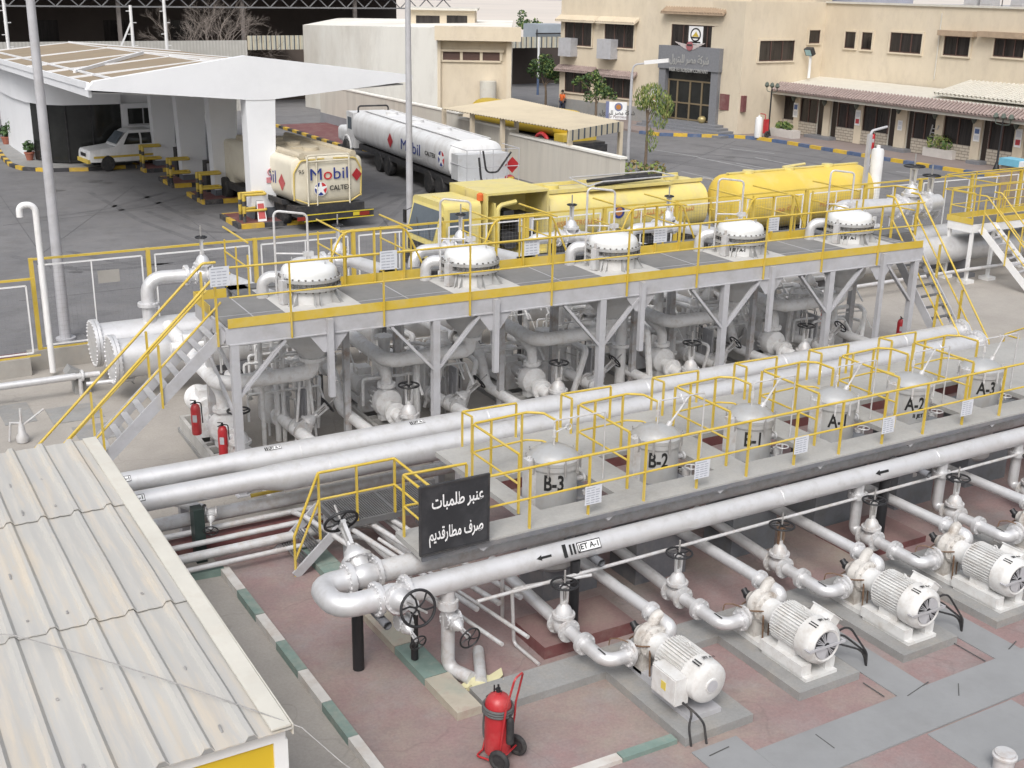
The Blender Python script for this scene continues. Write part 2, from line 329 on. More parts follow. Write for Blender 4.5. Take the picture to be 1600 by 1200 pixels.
# pump floor concrete work
mb = MB(); mb.box(6.95, 24, 12.2, 12.78, .01, .13)
struct(mb.build('concrete_strip', M_conc2))
PX = [9.42 + 2.07*k for k in range(6)]                       # pump axis x
mb = MB()
for k, x in enumerate(PX[:5]):
    mb.box(x-.56, x+.60, 10.42 if k else 10.35, 12.2, .01, .14)
struct(mb.build('concrete_pads', M_conc2))
mb = MB()
mb.box(9.6, 24, 9.02, 9.82, .01, .035)
mb.box(8.85, 9.6, 8.6, 10.2, .01, .030)
for k in (1, 2, 3): mb.box(PX[k]+.75, PX[k]+1.33, 9.82, 12.2, .01, .028)
mb.box(11.9, 13.6, 8.0, 8.99, .01, .024)
struct(mb.build('trench_covers', mat('trench_cover', (.255, .26, .265), .8, 0, .07, 1.0, [((.19, .19, .19), .4, .9)], bump=.2)))
mb = MB()
for (a, b) in [((10.55, 9.35), (10.55, 9.7)), ((13.0, 9.4), (13.25, 9.62)), ((12.35, 9.75), (12.9, 9.86)), ((9.0, 10.02), (9.35, 10.05)), ((14.7, 9.9), (15.0, 10.0)), ((14.1, 9.84), (14.1, 11.9)), ((12.05, 9.9), (12.05, 10.3))]:
    mb.bar((*a, .036), (*b, .036), .014, .008)
struct(mb.build('trench_gaps', mat('trench_gap', (.085, .085, .085), .9)))
M_kcream = mat('worn_cream_kerb', (.42, .38, .31), .8, 0, .12, 3.0, [((.25, .28, .24), .7, 1.5), ((.36, .24, .21), .6, 2.4)])
# striped kerbs
def kerb(name, pts, wd, h, seg, mats, z0=.004, phase=0):
    mb = MB(); L = 0; P = [Vector((*p, 0)) for p in pts]; k = phase
    for a, b in zip(P, P[1:]):
        n = max(1, round((b-a).length/seg)); d = (b-a)/n
        for i in range(n):
            mb.mt(k % len(mats)); k += 1
            p, q = a+d*i, a+d*(i+1); t = d.normalized(); s = Vector((-t.y, t.x, 0))*(wd/2); g = t*.006
            poly = [p+g-s, q-g-s, q-g+s, p+g+s]; mb.prism([(v.x, v.y) for v in poly], z0, z0+h+random.uniform(-.004, .004))
    return struct(mb.build(name, mats))
kerb('kerb', [(4.45, 18.02), (5.06, 17.96), (5.08, 11.6), (5.10, 6)], .15, .13, .95, [M_kgreen, M_kwhite])
kerb('kerb', [(6.62, 18.2), (6.70, 12.3)], .38, .13, .98, [M_kgreen, M_kgreen, M_kcream, M_kcream, M_kgreen, M_kcream])
kerb('kerb', [(6.2, 10.58), (8.82, 10.53)], .15, .07, .8, [M_kgreen, M_kwhite])
mb = MB(); mb.box(4.4, 30, 18.72, 18.98, .004, .32)
struct(mb.build('red_kerb', M_redd))
mb = MB(); mb.box(8.36, 10.0, 13.06, 14.0, .01, .21); mb.box(14.95, 16.55, 13.15, 14.3, .01, .13)
mb.mt(1); mb.box(8.36, 10.0, 13.06, 14.0, .21, .214); mb.box(14.95, 16.55, 13.15, 14.3, .13, .134)
struct(mb.build('red_plinth', [M_redd, mat('dusty_red_top', (.215, .135, .128), .85, 0, .12, 1.5, ((.25, .2, .17), .6, 1.2), grain=.1)]))
mb = MB()
for (x0, x1, y0, y1) in [(2.95, 3.62, 27.0, 28.4), (3.9, 5.0, 26.6, 27.7), (4.2, 5.2, 25.2, 26.2), (5.2, 6.3, 21.3, 22.6)]:
    mb.box(x0, x1, y0, y1, .004, .022)
struct(mb.build('manhole_covers', M_conc2))

# ================================================================== CABIN in the near left corner
cab = thing('cabin', 'metal roofed cabin with white and yellow walls in the near left corner', 'cabin', (3.24, 9.76, 0))
CZ = 2.60
mb = MB()
mb.box(-6.2, -.03, .05, 8.4, .0, CZ-.02)
mb.build('wall', M_white, cab)
mb = MB(); mb.box(-6.2, -.12, -.0, .05, .02, CZ-.19); mb.build('yellow_panel', mat('yellow_wall_panel', (.62, .42, .02), .4, 0, .04, 1.0), cab)
mb = MB(); mb.box(-6.2, 0, -.03, .05, CZ-.19, CZ-.02); mb.build('fascia', M_white, cab)
mb = MB(); mb.box(-.12, .02, -.03, .09, 0, CZ-.19); mb.build('corner_post', M_white, cab)
# roof sheets: three laps, trapezoid ribs along y
mb = MB(); LY1, LY2 = G(155, 965, 2.66).y-9.76, G(105, 803, 2.66).y-9.76
laps = [(-.14, LY1+.15, .0), (LY1, LY2+.15, .026), (LY2, 8.52, .052)]
prof = []; x = -.30
prof = [(.04, .0), (-.30, .0)]; xr = -.30
ribs = [-.37-.425*k for k in range(15)]
for r in ribs:
    prof += [(r+.07, 0), (r+.028, .055), (r-.028, .055), (r-.07, 0), (r-.17, 0), (r-.20, .005), (r-.23, .005), (r-.26, 0)]
for (y0, y1, dz) in laps:
    n = len(prof); NY = 6
    vs = [(px, y0+(y1-y0)*j/NY, CZ+dz+pz+.008*sin(j*1.3+px*2)*(0 < j < NY)) for j in range(NY+1) for px, pz in prof]
    fs = [(j*n+i, j*n+i+1, (j+1)*n+i+1, (j+1)*n+i) for j in range(NY) for i in range(n-1)]
    vs2 = [(a, b, c-.012) for a, b, c in vs]; o = len(vs)
    edge = [(i, i+1, i+1+o, i+o) for i in range(n-1)] + [(NY*n+i, NY*n+i+o, NY*n+i+1+o, NY*n+i+1) for i in range(n-1)]
    mb.add(vs+vs2, [f[::-1] for f in fs] + [tuple(q+o for q in f) for f in fs] + edge)
rf = mb.build('roof', M_roof, cab, ang=20)
mb = MB()
for r in ribs:
    mb.add([(r+.065, -.137, CZ-.01), (r-.065, -.137, CZ-.01), (r-.026, -.137, CZ+.05), (r+.026, -.137, CZ+.05)], [(0, 1, 2, 3)])
mb.build('rib_closure', M_conc2, rf)
mb = MB(); mb.bar((-.07, -.13, CZ+.03), (-.07, 8.5, CZ+.075),   .20, .02); mb.bar((.045, -.13, CZ-.02), (.045, 8.5, CZ-.02), .015, .12)
mb.build('edge_flashing', M_roofedge, cab)
mb = MB()
for (y0, y1, dz) in laps:
    for r in ribs:
        for yy in (y0+.35, (y0+y1)/2):
            if random.random() < .55: mb.cyl((r-.21, yy+random.uniform(-.15, .15), CZ+dz), (r-.21, yy, CZ+dz+.022), .014, n=7)
mb.build('screw', M_bolt, rf)
# loose cable across the roof
p0 = G(19, 994, 2.72); p1 = Vector((3.35, 9.55, 2.60))
pts = [p0 + (p1-p0)*t + Vector((0, 0, .05*sin(t*pi)+.02)) for t in [i/8 for i in range(9)]]
p2 = pts[-1]; pts += [p2+Vector((.25, -.35, -.25)), p2+Vector((.7, -.9, -.62))]
q = MB().tube([p0+Vector((-1.6, .9, .03))]+pts, .006, 6).build('cable', M_bolt); tag(q, 'thin loose cable lying slantwise across the cabin roof', 'cable')

# ================================================================== WHEELED EXTINGUISHER
ex = thing('wheeled_extinguisher', 'big red wheeled fire extinguisher on the pink floor in the foreground', 'fire extinguisher', (6.62, 10.98, 0.012), radians(-62))
ex.location = G(783, 1192, .012) + Vector((0, .10, 0))
mb = MB(); mb.lathe([(.0, .10), (.12, .10), (.165, .13), (.17, .18), (.17, .80), (.165, .86), (.13, .93), (.06, .965), (.035, .97), (.035, 1.0), (0, 1.0)], n=28)
mb.build('cylinder', M_red, ex)
mb = MB(); mb.cyl((0, 0, .99), (0, 0, 1.05), .03); mb.cyl((0, 0, 1.05), (0, 0, 1.10), .014); mb.cyl((-.05, 0, 1.02), (.05, 0, 1.02), .012); mb.cyl((-.08, .03, .95), (-.08, .03, 1.05), .010); mb.build('valve', M_black, ex)
mb = MB(); mb.tube(fil([(.10, .12, .10), (.17, .13, .65), (.19, .12, .86), (.30, .10, 1.34), (.30, -.10, 1.34), (.19, -.12, .86), (.17, -.13, .65), (.10, -.12, .10)], .06), .014, 8); mb.build('handle', M_red, ex)
mb = MB(); mb.tube(fil([(-.02, .15, .06), (-.24, .13, .03), (-.24, -.13, .03), (-.02, -.15, .06)], .05), .014, 8); mb.tube(fil([(-.17, .05, .24), (-.22, .05, .2), (-.23, .0, .03)], .05), .012, 8); mb.build('base_frame', M_red, ex)
mb = MB()
for k in range(3): mb.torus((0, 0, .80-.035*k), (.05, .02, 1), .19, .018, 28, 8)
mb.tube(fil([(-.17, .07, .78), (-.25, .10, .70), (-.26, .06, .40), (-.24, .04, .22), (-.18, .05, .16)], .12), .014, 8); mb.tube([(-.19, .1, .83), (-.27, .16, .74)], .018, 8)
mb.build('hose', mat('grey_hose', (.10, .10, .10), .7, 0, .15, 6), ex)
mb = MB(); mb.lathe([(0, .34), (.045, .34), (.05, .36), (.05, .66), (.04, .70), (.015, .72), (.015, .76)], (.21, -.04, 0), n=14); mb.build('gas_bottle', M_rubber, ex)
for s in (-1, 1):
    wy = s*.21
    wl = MB().torus((.16, wy, .15), (0, 1, 0), .115, .036, 26, 10).build('wheel', M_rubber, ex)
    MB().cyl((.16, wy-.018, .15), (.16, wy+.018, .15), .085, n=20).build('rim', M_chassis, wl)
mb = MB().cyl((.16, -.2, .15), (.16, .2, .15), .014, n=8); mb.build('axle', M_red, ex)
mb = MB(); mb.xf(Matrix.Rotation(radians(185), 4, 'Z')); mb.box(.165, .174, -.03, .03, .60, .66); mb.build('sticker', M_paper, ex)

# ================================================================== VALVE / PUMP BUILDERS
def gate_valve(name, label, M, s=1.0, wheel=.19, spokes=5, group=None, body=M_sil2, stem=True, rusty=False):
    """pipe along local Y, stem along local Z, at pipe-axis height"""
    t = thing(name, label, 'valve', M.to_translation(), rot=M.to_3x3(), group=group)
    mb = MB(); mb.lathe([(.11*s, -.15*s), (.14*s, -.10*s), (.155*s, 0), (.14*s, .10*s), (.11*s, .15*s)], axis=(0, 1, 0), n=18)
    mb.lathe([(.12*s, .02*s), (.125*s, .16*s), (.135*s, .2*s)], n=18); mb.build('body', body, t)
    mb = MB(); mb.flange((0, -.17*s, 0), (0, 1, 0), .20*s, .04*s, 10); mb.build('flange', body, t)
    mb = MB(); mb.flange((0, .17*s, 0), (0, 1, 0), .20*s, .04*s, 10); mb.build('flange', body, t)
    mb = MB(); mb.flange((0, 0, .22*s), (0, 0, 1), .19*s, .05*s, 10); mb.lathe([(.15*s, .24*s), (.15*s, .27*s), (.11*s, .36*s), (.05*s, .42*s), (.045*s, .48*s)], n=16); mb.build('bonnet', body, t)
    mb = MB()
    for q in (-1, 1): mb.bar((q*.05*s, 0, .42*s), (q*.06*s, 0, .74*s), .03*s, .045*s, (0, 1, 0))
    mb.box(-.08*s, .08*s, -.03*s, .03*s, .72*s, .76*s); mb.build('yoke', M_rust if rusty else body, t)
    mb = MB(); mb.torus((0, 0, .78*s), (0, 0, 1), wheel, .016*s+.003, 30, 8); mb.cyl((0, 0, .755*s), (0, 0, .80*s), .035*s, n=10)
    rot_ = random.uniform(0, 1.2)
    for k in range(spokes):
        a = 2*pi*k/spokes+rot_; mb.tube([(0, 0, .78*s), (cos(a)*wheel*.5, sin(a)*wheel*.5, .775*s), (cos(a+.25)*wheel, sin(a+.25)*wheel, .78*s)], .011*s+.002, 6)
    mb.build('handwheel', M_black, t)
    if stem: MB().cyl((0, 0, .42*s), (0, 0, 1.02*s), .016*s, n=8).build('stem', M_bolt, t)
    return t

def pump_motor(label, loc, first=False, group='electric pump sets in a row on the concrete pads'):
    """local origin under the fan end, axis along +Y towards the pump"""
    t = thing('pump_set', label, 'pump', loc, 0, group); h = .53; R = .30
    mb = MB(); mb.cyl((0, .22, h), (0, .88, h), R-.03, n=28); NF = 40
    for k in range(NF):
        a = 2*pi*k/NF
        if first and abs(((a-pi/2+pi) % (2*pi))-pi) > 2.2: continue
        d = Vector((cos(a), 0, sin(a))); mb.bar(Vector((0, .27, h))+d*(R-.012), Vector((0, .84, h))+d*(R-.012), .011, .05, d)
    mb.box(-.13, .13, .30, .80, h-R-.02, h-R+.06)
    mb.build('motor', M_motor, t)
    mb = MB()
    if first: mb.lathe([(0, -.04), (.10, -.04), (.105, -.02), (.23, -.01), (.29, .04), (.305, .11), (.305, .30), (.28, .32)], (0, 0, h), (0, 1, 0), 32)
    else: mb.lathe([(.21, 0), (.245, -.015), (.31, .035), (.33, .11), (.33, .30), (.30, .32)], (0, 0, h), (0, 1, 0), 32)
    fc = mb.build('fan_cover', M_motor, t)
    if first: MB().cyl((0, -.047, h), (0, -.042, h), .085, n=24).build('fan_grille', M_grey, fc)
    else:
        mb = MB().mt(0); mb.cyl((0, -.004, h), (0, -.0, h), .212, n=28); mb.mt(1)
        for k in range(44):
            a = 2*pi*k/44; d = Vector((cos(a), 0, sin(a)))
            if k % 4 and (k//11) % 2: mb.bar(Vector((0, -.012, h))+d*.05, Vector((0, -.012, h))+d*.205, .010, .010, (0, 1, 0))
            elif not (k//11) % 2: mb.bar(Vector((0, -.012, h))+d*.05, Vector((0, -.012, h))+d*.208, .026, .010, (0, 1, 0))
        mb.mt(0); mb.cyl((0, -.03, h), (0, -.01, h), .035, n=14); mb.mt(1); mb.bar((-.34, -.035, h), (.34, -.035, h), .012, .04, (0, 0, 1)); mb.bar((-.34, -.035, h), (-.34, .07, h), .03, .012); mb.bar((.34, -.035, h), (.34, .07, h), .03, .012)
        mb.build('fan_grille', [M_black, M_grey], fc)
    MB().torus((0, .50, h+R+.05), (1, 0, 0), .032, .010, 14, 6).build('eye_bolt', M_motor, t)
    mb = MB()
    if first: mb.box(-.47, -.25, .14, .66, h-.28, h+.12); mb.bar((-.48, .40, h-.08), (-.47, .40, h-.08), .50, .36, (0, 0, 1))
    else: mb.xf(Matrix.Translation((.25, .36, h+.22)) @ Matrix.Rotation(radians(38), 4, 'Y')); mb.box(-.06, .12, -.20, .20, -.14, .10); mb.box(-.08, .14, -.22, .22, .10, .115)
    tb = mb.build('terminal_box', M_motor, t)
    if first: mb = MB(); mb.box(-.488, -.481, .34, .44, h-.14, h-.02); mb.build('warning_label', mat('label_yellow', (.66, .52, .10), .5), tb)
    mb = MB()
    if first: mb.box(-.27, .27, .05, .9, .0, .07); mb.box(-.2, .2, .85, 1.62, 0, .10)
    else: mb.box(-.30, .30, .02, .95, .0, .05); mb.box(-.32, -.14, .10, .98, .05, .22); mb.box(.14, .32, .10, .98, .05, .22); mb.box(-.25, .25, .95, 1.85, 0, .07)
    for q in (-1, 1): mb.box(q*.19-.035, q*.19+.035, .36, .72, .05, h-.14)
    mb.build('base_frame', M_motor if not first else M_grey, t)
    mb = MB(); mb.lathe([(.26, .86), (.20, .92), (.175, 1.10), (.19, 1.14), (.18, 1.18), (.10, 1.2)], (0, 0, h), (0, 1, 0), 24); mb.build('coupling_guard', M_motor, t)
    mb = MB(); mb.lathe([(.10, 1.16), (.22, 1.19), (.25, 1.22), (.25, 1.26), (.20, 1.28), (.23, 1.32), (.24, 1.42), (.20, 1.48), (.12, 1.52), (.10, 1.60)], (0, 0, h), (0, 1, 0), 24)
    for k in range(12):
        a = 2*pi*k/12; mb.cyl((cos(a)*.225, 1.17, h+sin(a)*.225), (cos(a)*.225, 1.29, h+sin(a)*.225), .014, n=6)
    mb.tube(fil([(.02, 1.38, h+.15), (.12, 1.40, h+.30), (.20, 1.42, h+.30)], .1), .085, 12)
    mb.box(-.2, -.05, 1.25, 1.45, .05, h-.1); mb.box(.05, .2, 1.25, 1.45, .05, h-.1)
    vo = mb.build('pump_casing', mat('pump_casing_paint', (.52, .50, .47), .5, 0, .15, 5.0, [((.20, .15, .11), .75, 4.0)]), t)
    mb = MB(); mb.cyl((0, 1.55, h), (0, 1.70, h), .07, n=12); mb.cyl((-.03, 1.66, h+.02), (-.03, 1.74, h+.08), .05, n=10); mb.build('bearing_housing', M_black, vo)
    mb = MB(); mb.torus((0, 1.36, h-.02), (0, .25, 1), .30, .012, 28, 6); mb.tube([(-.16, 1.1, .05), (-.17, 1.12, h-.02)], .014, 6); mb.tube(fil([(-.28, 1.3, h), (-.45, 1.5, h+.05), (-.52, 1.6, h+.02), (-.52, 1.62, h-.1)], .05), .010, 6)
    mb.tube([(0, 1.16, .1), (0, 1.18, h)], .012, 6); mb.build('seal_piping', M_rust, vo)
    mb = MB(); mb.flange((-.34, 1.36, h-.12), (1, 0, 0), .17, .04, 8); mb.tube([(-.34, 1.36, h-.12), (0, 1.36, h-.12)], .09, 14); mb.build('suction_flange', M_sil2, vo)
    # stencilled product band on the fan cover
    mb = MB(); mb.mt(0)
    for k, a in enumerate((100, 93)):
        q = radians(a+18); mb.bar((cos(q)*.332, .07, h+sin(q)*.332), (cos(q)*.332, .22, h+sin(q)*.332), .018, .004, (cos(q), 0, sin(q)))
    mb.build('stencil_bars', M_ltr_k, fc)
    q = radians(80); Mx = frame((cos(q)*.266, .135, h+sin(q)*.266), (0, 1, 0), (-sin(q), 0, cos(q)))
    text('JET A-1', .07, M_ltr_k, fc, frame((cos(q)*.334, .145, h+sin(q)*.334), (sin(q), 0, -cos(q)), (0, 1, 0)), .002, .001)
    return t
names5 = ['pump set nearest the wheeled extinguisher, with a side terminal box and warning label', 'second pump set from the wheeled extinguisher, round slotted fan cover',
          'third pump set from the wheeled extinguisher, on its own concrete pad', 'fourth pump set from the wheeled extinguisher, cut by the picture edge', 'last pump set of the row, mostly outside the picture']
pumps = []
for k in range(5):
    loc = (PX[k]+(.0 if k else -.02), 10.56, .14)
    if k < 2: p = pump_motor(names5[k], loc, first=(k == 0))
    else: p = dup(pumps[1], loc, label=names5[k])
    pumps.append(p)
# motor cables
def cable(label, pts, r=.016, m=M_rubber, name='power_cable', cat='cable', group=None):
    return tag(MB().tube(fil(pts, .18, 6), r, 8).build(name, m), label, cat, group)
for j in range(2):
    a = Vector((PX[0]-.36, 10.72-.06*j, .42)); b = G(1080+24*j, 1166-4*j, .012)
    cable(['left of two black cables from the nearest pump motor to the floor', 'right of two black cables from the nearest pump motor to the floor'][j], [a, a+Vector((.02, -.22, -.02)), (b.x-.02, b.y+.06, .30), b], group='motor cables')
for k in (1, 2, 3):
    for j in range(3):
        a = Vector((PX[k]+.36, 10.75+.1*j, .68-.15*j)); b = Vector((PX[k]+.95, 10.62, .02))
        cable('%s black cable looping from the %s pump motor to the floor' % (['top', 'middle', 'lowest'][j], NTH[k]), [a, a+Vector((.25, -.02, .06-.05*j)), (b.x-.02, b.y+.04*j, .25), b], group='motor cables')

# ================================================================== HEADER PIPES, SUCTION AND DISCHARGE LINES
HY, GYP, HZ_ = 13.42, 14.13, 1.50; HR = .165
def run(name, label, pts, r, bend, m=M_sil, cat='pipe', n=20, group=None, parts=None):
    return tag(MB().tube(fil(pts, bend, 7), r, n).build(name, m), label, cat, group)
ub = thing('u_bend_pipe', 'white U-shaped pipe bend joining the two header pipes at their left end', 'pipe', (5.53, 13.77, HZ_))
MB().tube(fil([(.32, -.35, 0), (-.25, -.35, 0), (-.25, .36, 0), (.20, .36, 0)], .345, 5), HR, 24).build('bend', M_sil, ub)
MB().flange((.31, -.35, 0), X_, .245, .05, 16).build('flange', M_sil, ub)
MB().flange((.19, .36, 0), X_, .245, .05, 16).build('flange', M_sil, ub)
gate_valve('gate_valve', 'gate valve with tilted black handwheel on the rear header pipe', Matrix.Translation((5.96, GYP, HZ_)) @ Matrix.Rotation(radians(-90), 4, 'Z') @ Matrix.Rotation(radians(-56), 4, 'Y'), 1.2, .25, 6, 'header valves', body=M_sil)
gate_valve('gate_valve', 'gate valve with handwheel tipped towards the viewer on the front header pipe', Matrix.Translation((6.07, HY, HZ_)) @ Matrix.Rotation(radians(90), 4, 'Z') @ Matrix.Rotation(radians(-76), 4, 'Y'), 1.1, .245, 6, 'header valves', body=M_sil, stem=True)
hd = thing('header_pipe', 'long bright white header pipe lettered JET A-1 in front of the concrete walkway', 'pipe', (6.27, HY, HZ_))
m = MB().tube([(0, 0, 0), (34, 0, 0)], HR, 28)
for k in range(9): m.torus((3.1+3.7*k, 0, 0), X_, HR, .006, 28, 5)
m.build('pipe', M_sil, hd)
MB().flange((0.02, 0, 0), X_, .245, .05, 16).build('flange', M_sil, hd)
def pipe_label(parent, x, r, a0, s=.10, txt='JET A-1', bars=True):
    q = radians(a0); c0 = Vector((0, -cos(q), sin(q)))
    Mx = frame((x, c0.y*(r+.003), c0.z*(r+.003)), (1, 0, 0), (0, sin(q), cos(q)))
    W = s*3.3
    mb = MB().xf(Mx).mt(0); mb.box(-W*.5, W*.5, -s*.62, s*.62, 0, .003)
    mb.mt(1)
    for k in range(2): mb.box(-W*.5-s*(.55+.5*k), -W*.5-s*(.28+.5*k), -s*.62, s*.62, 0, .003)
    if bars: mb.box(-W*.5-s*2.0, -W*.5-s*1.5, -s*.8, s*.8, 0, .003)
    mb.build('label_band', [M_ltr_k, M_ltr_k], parent)
    mb = MB().xf(Mx).mt(0); mb.box(-W*.47, W*.47, -s*.5, s*.5, .003, .005); mb.build('label_field', M_ltr_w, parent)
    text(txt, s*.95, M_ltr_k, parent, Mx @ Matrix.Translation((0, 0, .006)), .001, .003)
def pipe_arrow(parent, x, r, a0, s=.10, flip=False, axis='X', y=0, z=0):
    q = radians(a0); c0 = Vector((0, -cos(q), sin(q)))
    Mx = frame((x, c0.y*(r+.003), c0.z*(r+.003)), (1, 0, 0), (0, sin(q), cos(q)))
    if flip: Mx = Mx @ Matrix.Rotation(pi, 4, 'Z')
    mb = MB().xf(Mx); mb.add([(-s, -s*.14, 0), (s*.3, -s*.14, 0), (s*.3, -s*.32, 0), (s, 0, 0), (s*.3, s*.32, 0), (s*.3, s*.14, 0), (-s, s*.14, 0)], [tuple(range(7))])
    mb.build('flow_arrow', M_ltr_k, parent)
xl = GY(905, 865, HY-.1).x - 6.27
pipe_label(hd, xl+.14, HR, 32, .125)
pipe_arrow(hd, GY(847, 880, HY-.1).x-6.27, HR, 28, .13, True)
pipe_arrow(hd, GY(1374, 743, HY-.1).x-6.27, HR, 25, .16, True)
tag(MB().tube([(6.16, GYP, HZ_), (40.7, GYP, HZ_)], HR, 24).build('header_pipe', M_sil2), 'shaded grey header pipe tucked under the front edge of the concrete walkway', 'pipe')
SX = [8.66 + 2.1*k for k in range(6)]
dlab = ['nearest the wheeled extinguisher', 'second from the wheeled extinguisher', 'third from the wheeled extinguisher', 'fourth from the wheeled extinguisher', 'fifth from the wheeled extinguisher', 'farthest from the wheeled extinguisher']
def suction(k):
    t = thing('suction_pipe', 'white bent suction pipe, %s' % dlab[k], 'pipe', (SX[k], 0, 0), 0, 'suction pipes of the pumps')
    z0 = .50; m = MB()
    m.tube(fil([(0, HY, HZ_-.1), (0, HY, z0), (0, 13.22, z0)], .34, 8) if k > 2 else [(0, 15.2, z0+.10), (0, 13.22, z0)], .095, 18); m.tube([(0, 12.86, z0), (0, 12.52, z0)], .095, 18); m.build('pipe', M_sil, t)
    e = MB(); dx = PX[min(k, 5)]-.36-SX[k]
    e.tube(fil([(0, 12.44, z0), (0, 11.92, z0), (dx, 11.92, z0)], .33, 8), .10, 18); e.build('elbow', M_sil, t)
    MB().flange((0, HY, 1.16), Z_, .17, .09, 8).build('flange', M_sil, t) if k > 2 else None
    MB().flange((0, 12.48, z0), Y_, .165, .08, 8).build('flange', M_sil, t)
    MB().flange((dx-.03, 11.92, z0), X_, .165, .05, 8).build('flange', M_sil, t)
    a = MB(); a.xf(frame((.0, 12.05, z0), (0, -1, 0), (1, 0, 0))); a.add([(-.1+.02, -.012, .105), (.1, -.012, .105), (.1, .012, .105), (-.08, .012, .105)], [(0, 1, 2, 3)]); a.build('flow_arrow', M_ltr_k, t)
    return t
def discharge(k):
    t = thing('discharge_pipe', 'white pipe rising from the pump towards the walkway, %s' % dlab[k], 'pipe', (PX[k]+.21, 0, 0), 0, 'discharge pipes of the pumps')
    m = MB(); m.tube(fil([(0, 11.98, .72), (.0, 12.0, .88), (0, 12.35, .89), (0, 15.2, .86)], .2, 7), .092, 18); m.build('pipe', M_sil, t)
    m = MB(); m.tube(fil([(-.02, 11.98, .62), (.0, 11.78, .72), (0, 11.75, .88), (0, 12.3, .89)], .22, 8), .10, 16); m.build('elbow', M_sil, t)
    MB().flange((0, 12.22, .89), Y_, .15, .05, 8).build('flange', M_sil, t)
    a = MB(); a.xf(frame((0, 13.05, .88), (0, 1, 0), (-1, 0, .6))); a.add([(-.1, -.018, .095), (.1, -.018, .095), (.1, .018, .095), (-.1, .018, .095)], [(0, 1, 2, 3)]); a.build('flow_arrow', M_ltr_k, t)
    return t
for k in range(6):
    suction(k); 
    if k < 5: discharge(k)
    gate_valve('gate_valve', 'gate valve with flat black handwheel on the suction pipe %s' % dlab[k], Matrix.Translation((SX[k], 13.04, .50)), .90, .20, 5, 'suction valves', rusty=(k == 2))
    fh = MB().flange((SX[k], 0, 0), Z_, .1, .02, 4) if False else None
tag(MB().tube([(7.35, 13.30, 1.13), (26, 13.36, 1.20)], .028, 10).build('drain_pipe', M_sil2), 'thin grey pipe running along below the white header pipe', 'pipe')
# posts and piers
def post(label, x, y, z1, r, z0=.012, m=M_black, name='pipe_support', grp='pipe supports'):
    t = tag(MB().cyl((x, y, z0), (x, y, z1), r, n=18).build(name, m), label, 'pipe support', grp); return t
post('black round post under the rear leg of the U bend', 5.86, 14.15, HZ_-HR+.01, .085)
post('thin black post standing on the green kerb under the front header valve', G(648, 1028, .16).x, G(648, 1028, .16).y, 1.05, .055, .15)
post('black square-looking post on the red plinth left of the nearest pump', 9.05, 13.36, HZ_-HR+.01, .075, .21)
post('black post beside the third handwheel from the extinguisher, on a low red plinth', 15.6, 13.42, HZ_-HR+.01, .095, .13)
for nm, (px, py) in (('open ended dark pipe bracket below the U bend', (606, 978)), ('open ended dark pipe bracket beside the JET A-1 lettering', (940, 880)), ('open ended dark pipe bracket right of the tall black post', (1452, 742))):
    c = GY(px, py, HY-.28); m = MB(); m.tube([c, c+Vector((0, .95, 0))], .062, 14, cap=False); m.tube([c, c+Vector((0, .95, 0))], .05, 14, cap=False); m.cyl(c+Vector((0, .2, 0)), c+Vector((0, .21, 0)), .05, n=12)
    tag(m.build('pipe_bracket', M_greyd), nm, 'bracket', 'pipe brackets')
# vertical drain pipe with its valve
dr = thing('drop_pipe', 'upright silver pipe under the header left end, with bend at floor level', 'pipe', (6.93, HY-.02, 0))
MB().tube(fil([(0, 0, HZ_-.12), (0, 0, .12), (.16, -.42, .12)], .16, 6), .10, 18).build('pipe', M_sil2, dr)
MB().flange((0, 0, 1.16), Z_, .15, .12, 8).build('flange', M_sil2, dr)
gate_valve('gate_valve', 'drain valve on the upright pipe, black handwheel facing the viewer', Matrix.Translation((6.96, HY-.06, .93)) @ Matrix.Rotation(radians(6), 4, 'Z') @ Matrix.Rotation(radians(100), 4, 'X') @ Matrix.Rotation(radians(90), 4, 'Z'), .62, .16, 5, 'drain valves', body=M_sil, stem=False)
gate_valve('gate_valve', 'small drain valve hanging under the front header valve', Matrix.Translation((6.22, HY-.05, 1.08)) @ Matrix.Rotation(radians(4), 4, 'Z') @ Matrix.Rotation(radians(108), 4, 'X') @ Matrix.Rotation(radians(90), 4, 'Z'), .55, .12, 5, 'drain valves', body=M_sil, stem=False)
tag(MB().tube([(7.18, 12.86, .11), (7.55, 13.62, .11)], .085, 14).build('pipe_stub', M_sil2), 'short fat silver pipe stub lying on the floor by the pale sheet', 'pipe')
mb = MB(); c0 = G(762, 1062, .15)
ring = []
for k in range(14):
    a = 2*pi*k/14; r_ = .27+.07*sin(k*2.3); ring.append((c0.x+cos(a)*r_*1.15, c0.y+.10+sin(a)*r_*.7))
mb.prism(ring, .012, [.08+.06*sin(k*1.7) for k in range(14)])
tag(mb.build('plastic_sheet', M_sack, ang=80), 'crumpled pale yellow sheet on the floor behind the extinguisher', 'sheet')
run('instrument_pipe', 'thin silver pipe bending down to the floor left of the red plinth', [G(1000, 878, 1.1)-Vector((.9, 0, 0)), G(800, 920, 1.05), G(803, 1005, .05), G(842, 1038, .03)], .028, .08, M_sil2, n=10)
run('instrument_pipe', 'thin silver standpipe with a rusty collar beside the upright drain pipe', [G(785, 970, .02), G(785, 900, .9)], .03, .05, M_sil2, n=10)
for j, (x, xn) in enumerate(((7.62, 'left'), (8.05, 'right'), )):
    tag(MB().tube([(x-.62, 16.9, .55), (x-.05, 12.95, .55)], .032, 10).build('thin_pipe', M_sil2), '%s of two thin pipes running under the walkway towards the pump floor' % xn, 'pipe', 'thin pipes under the walkway')
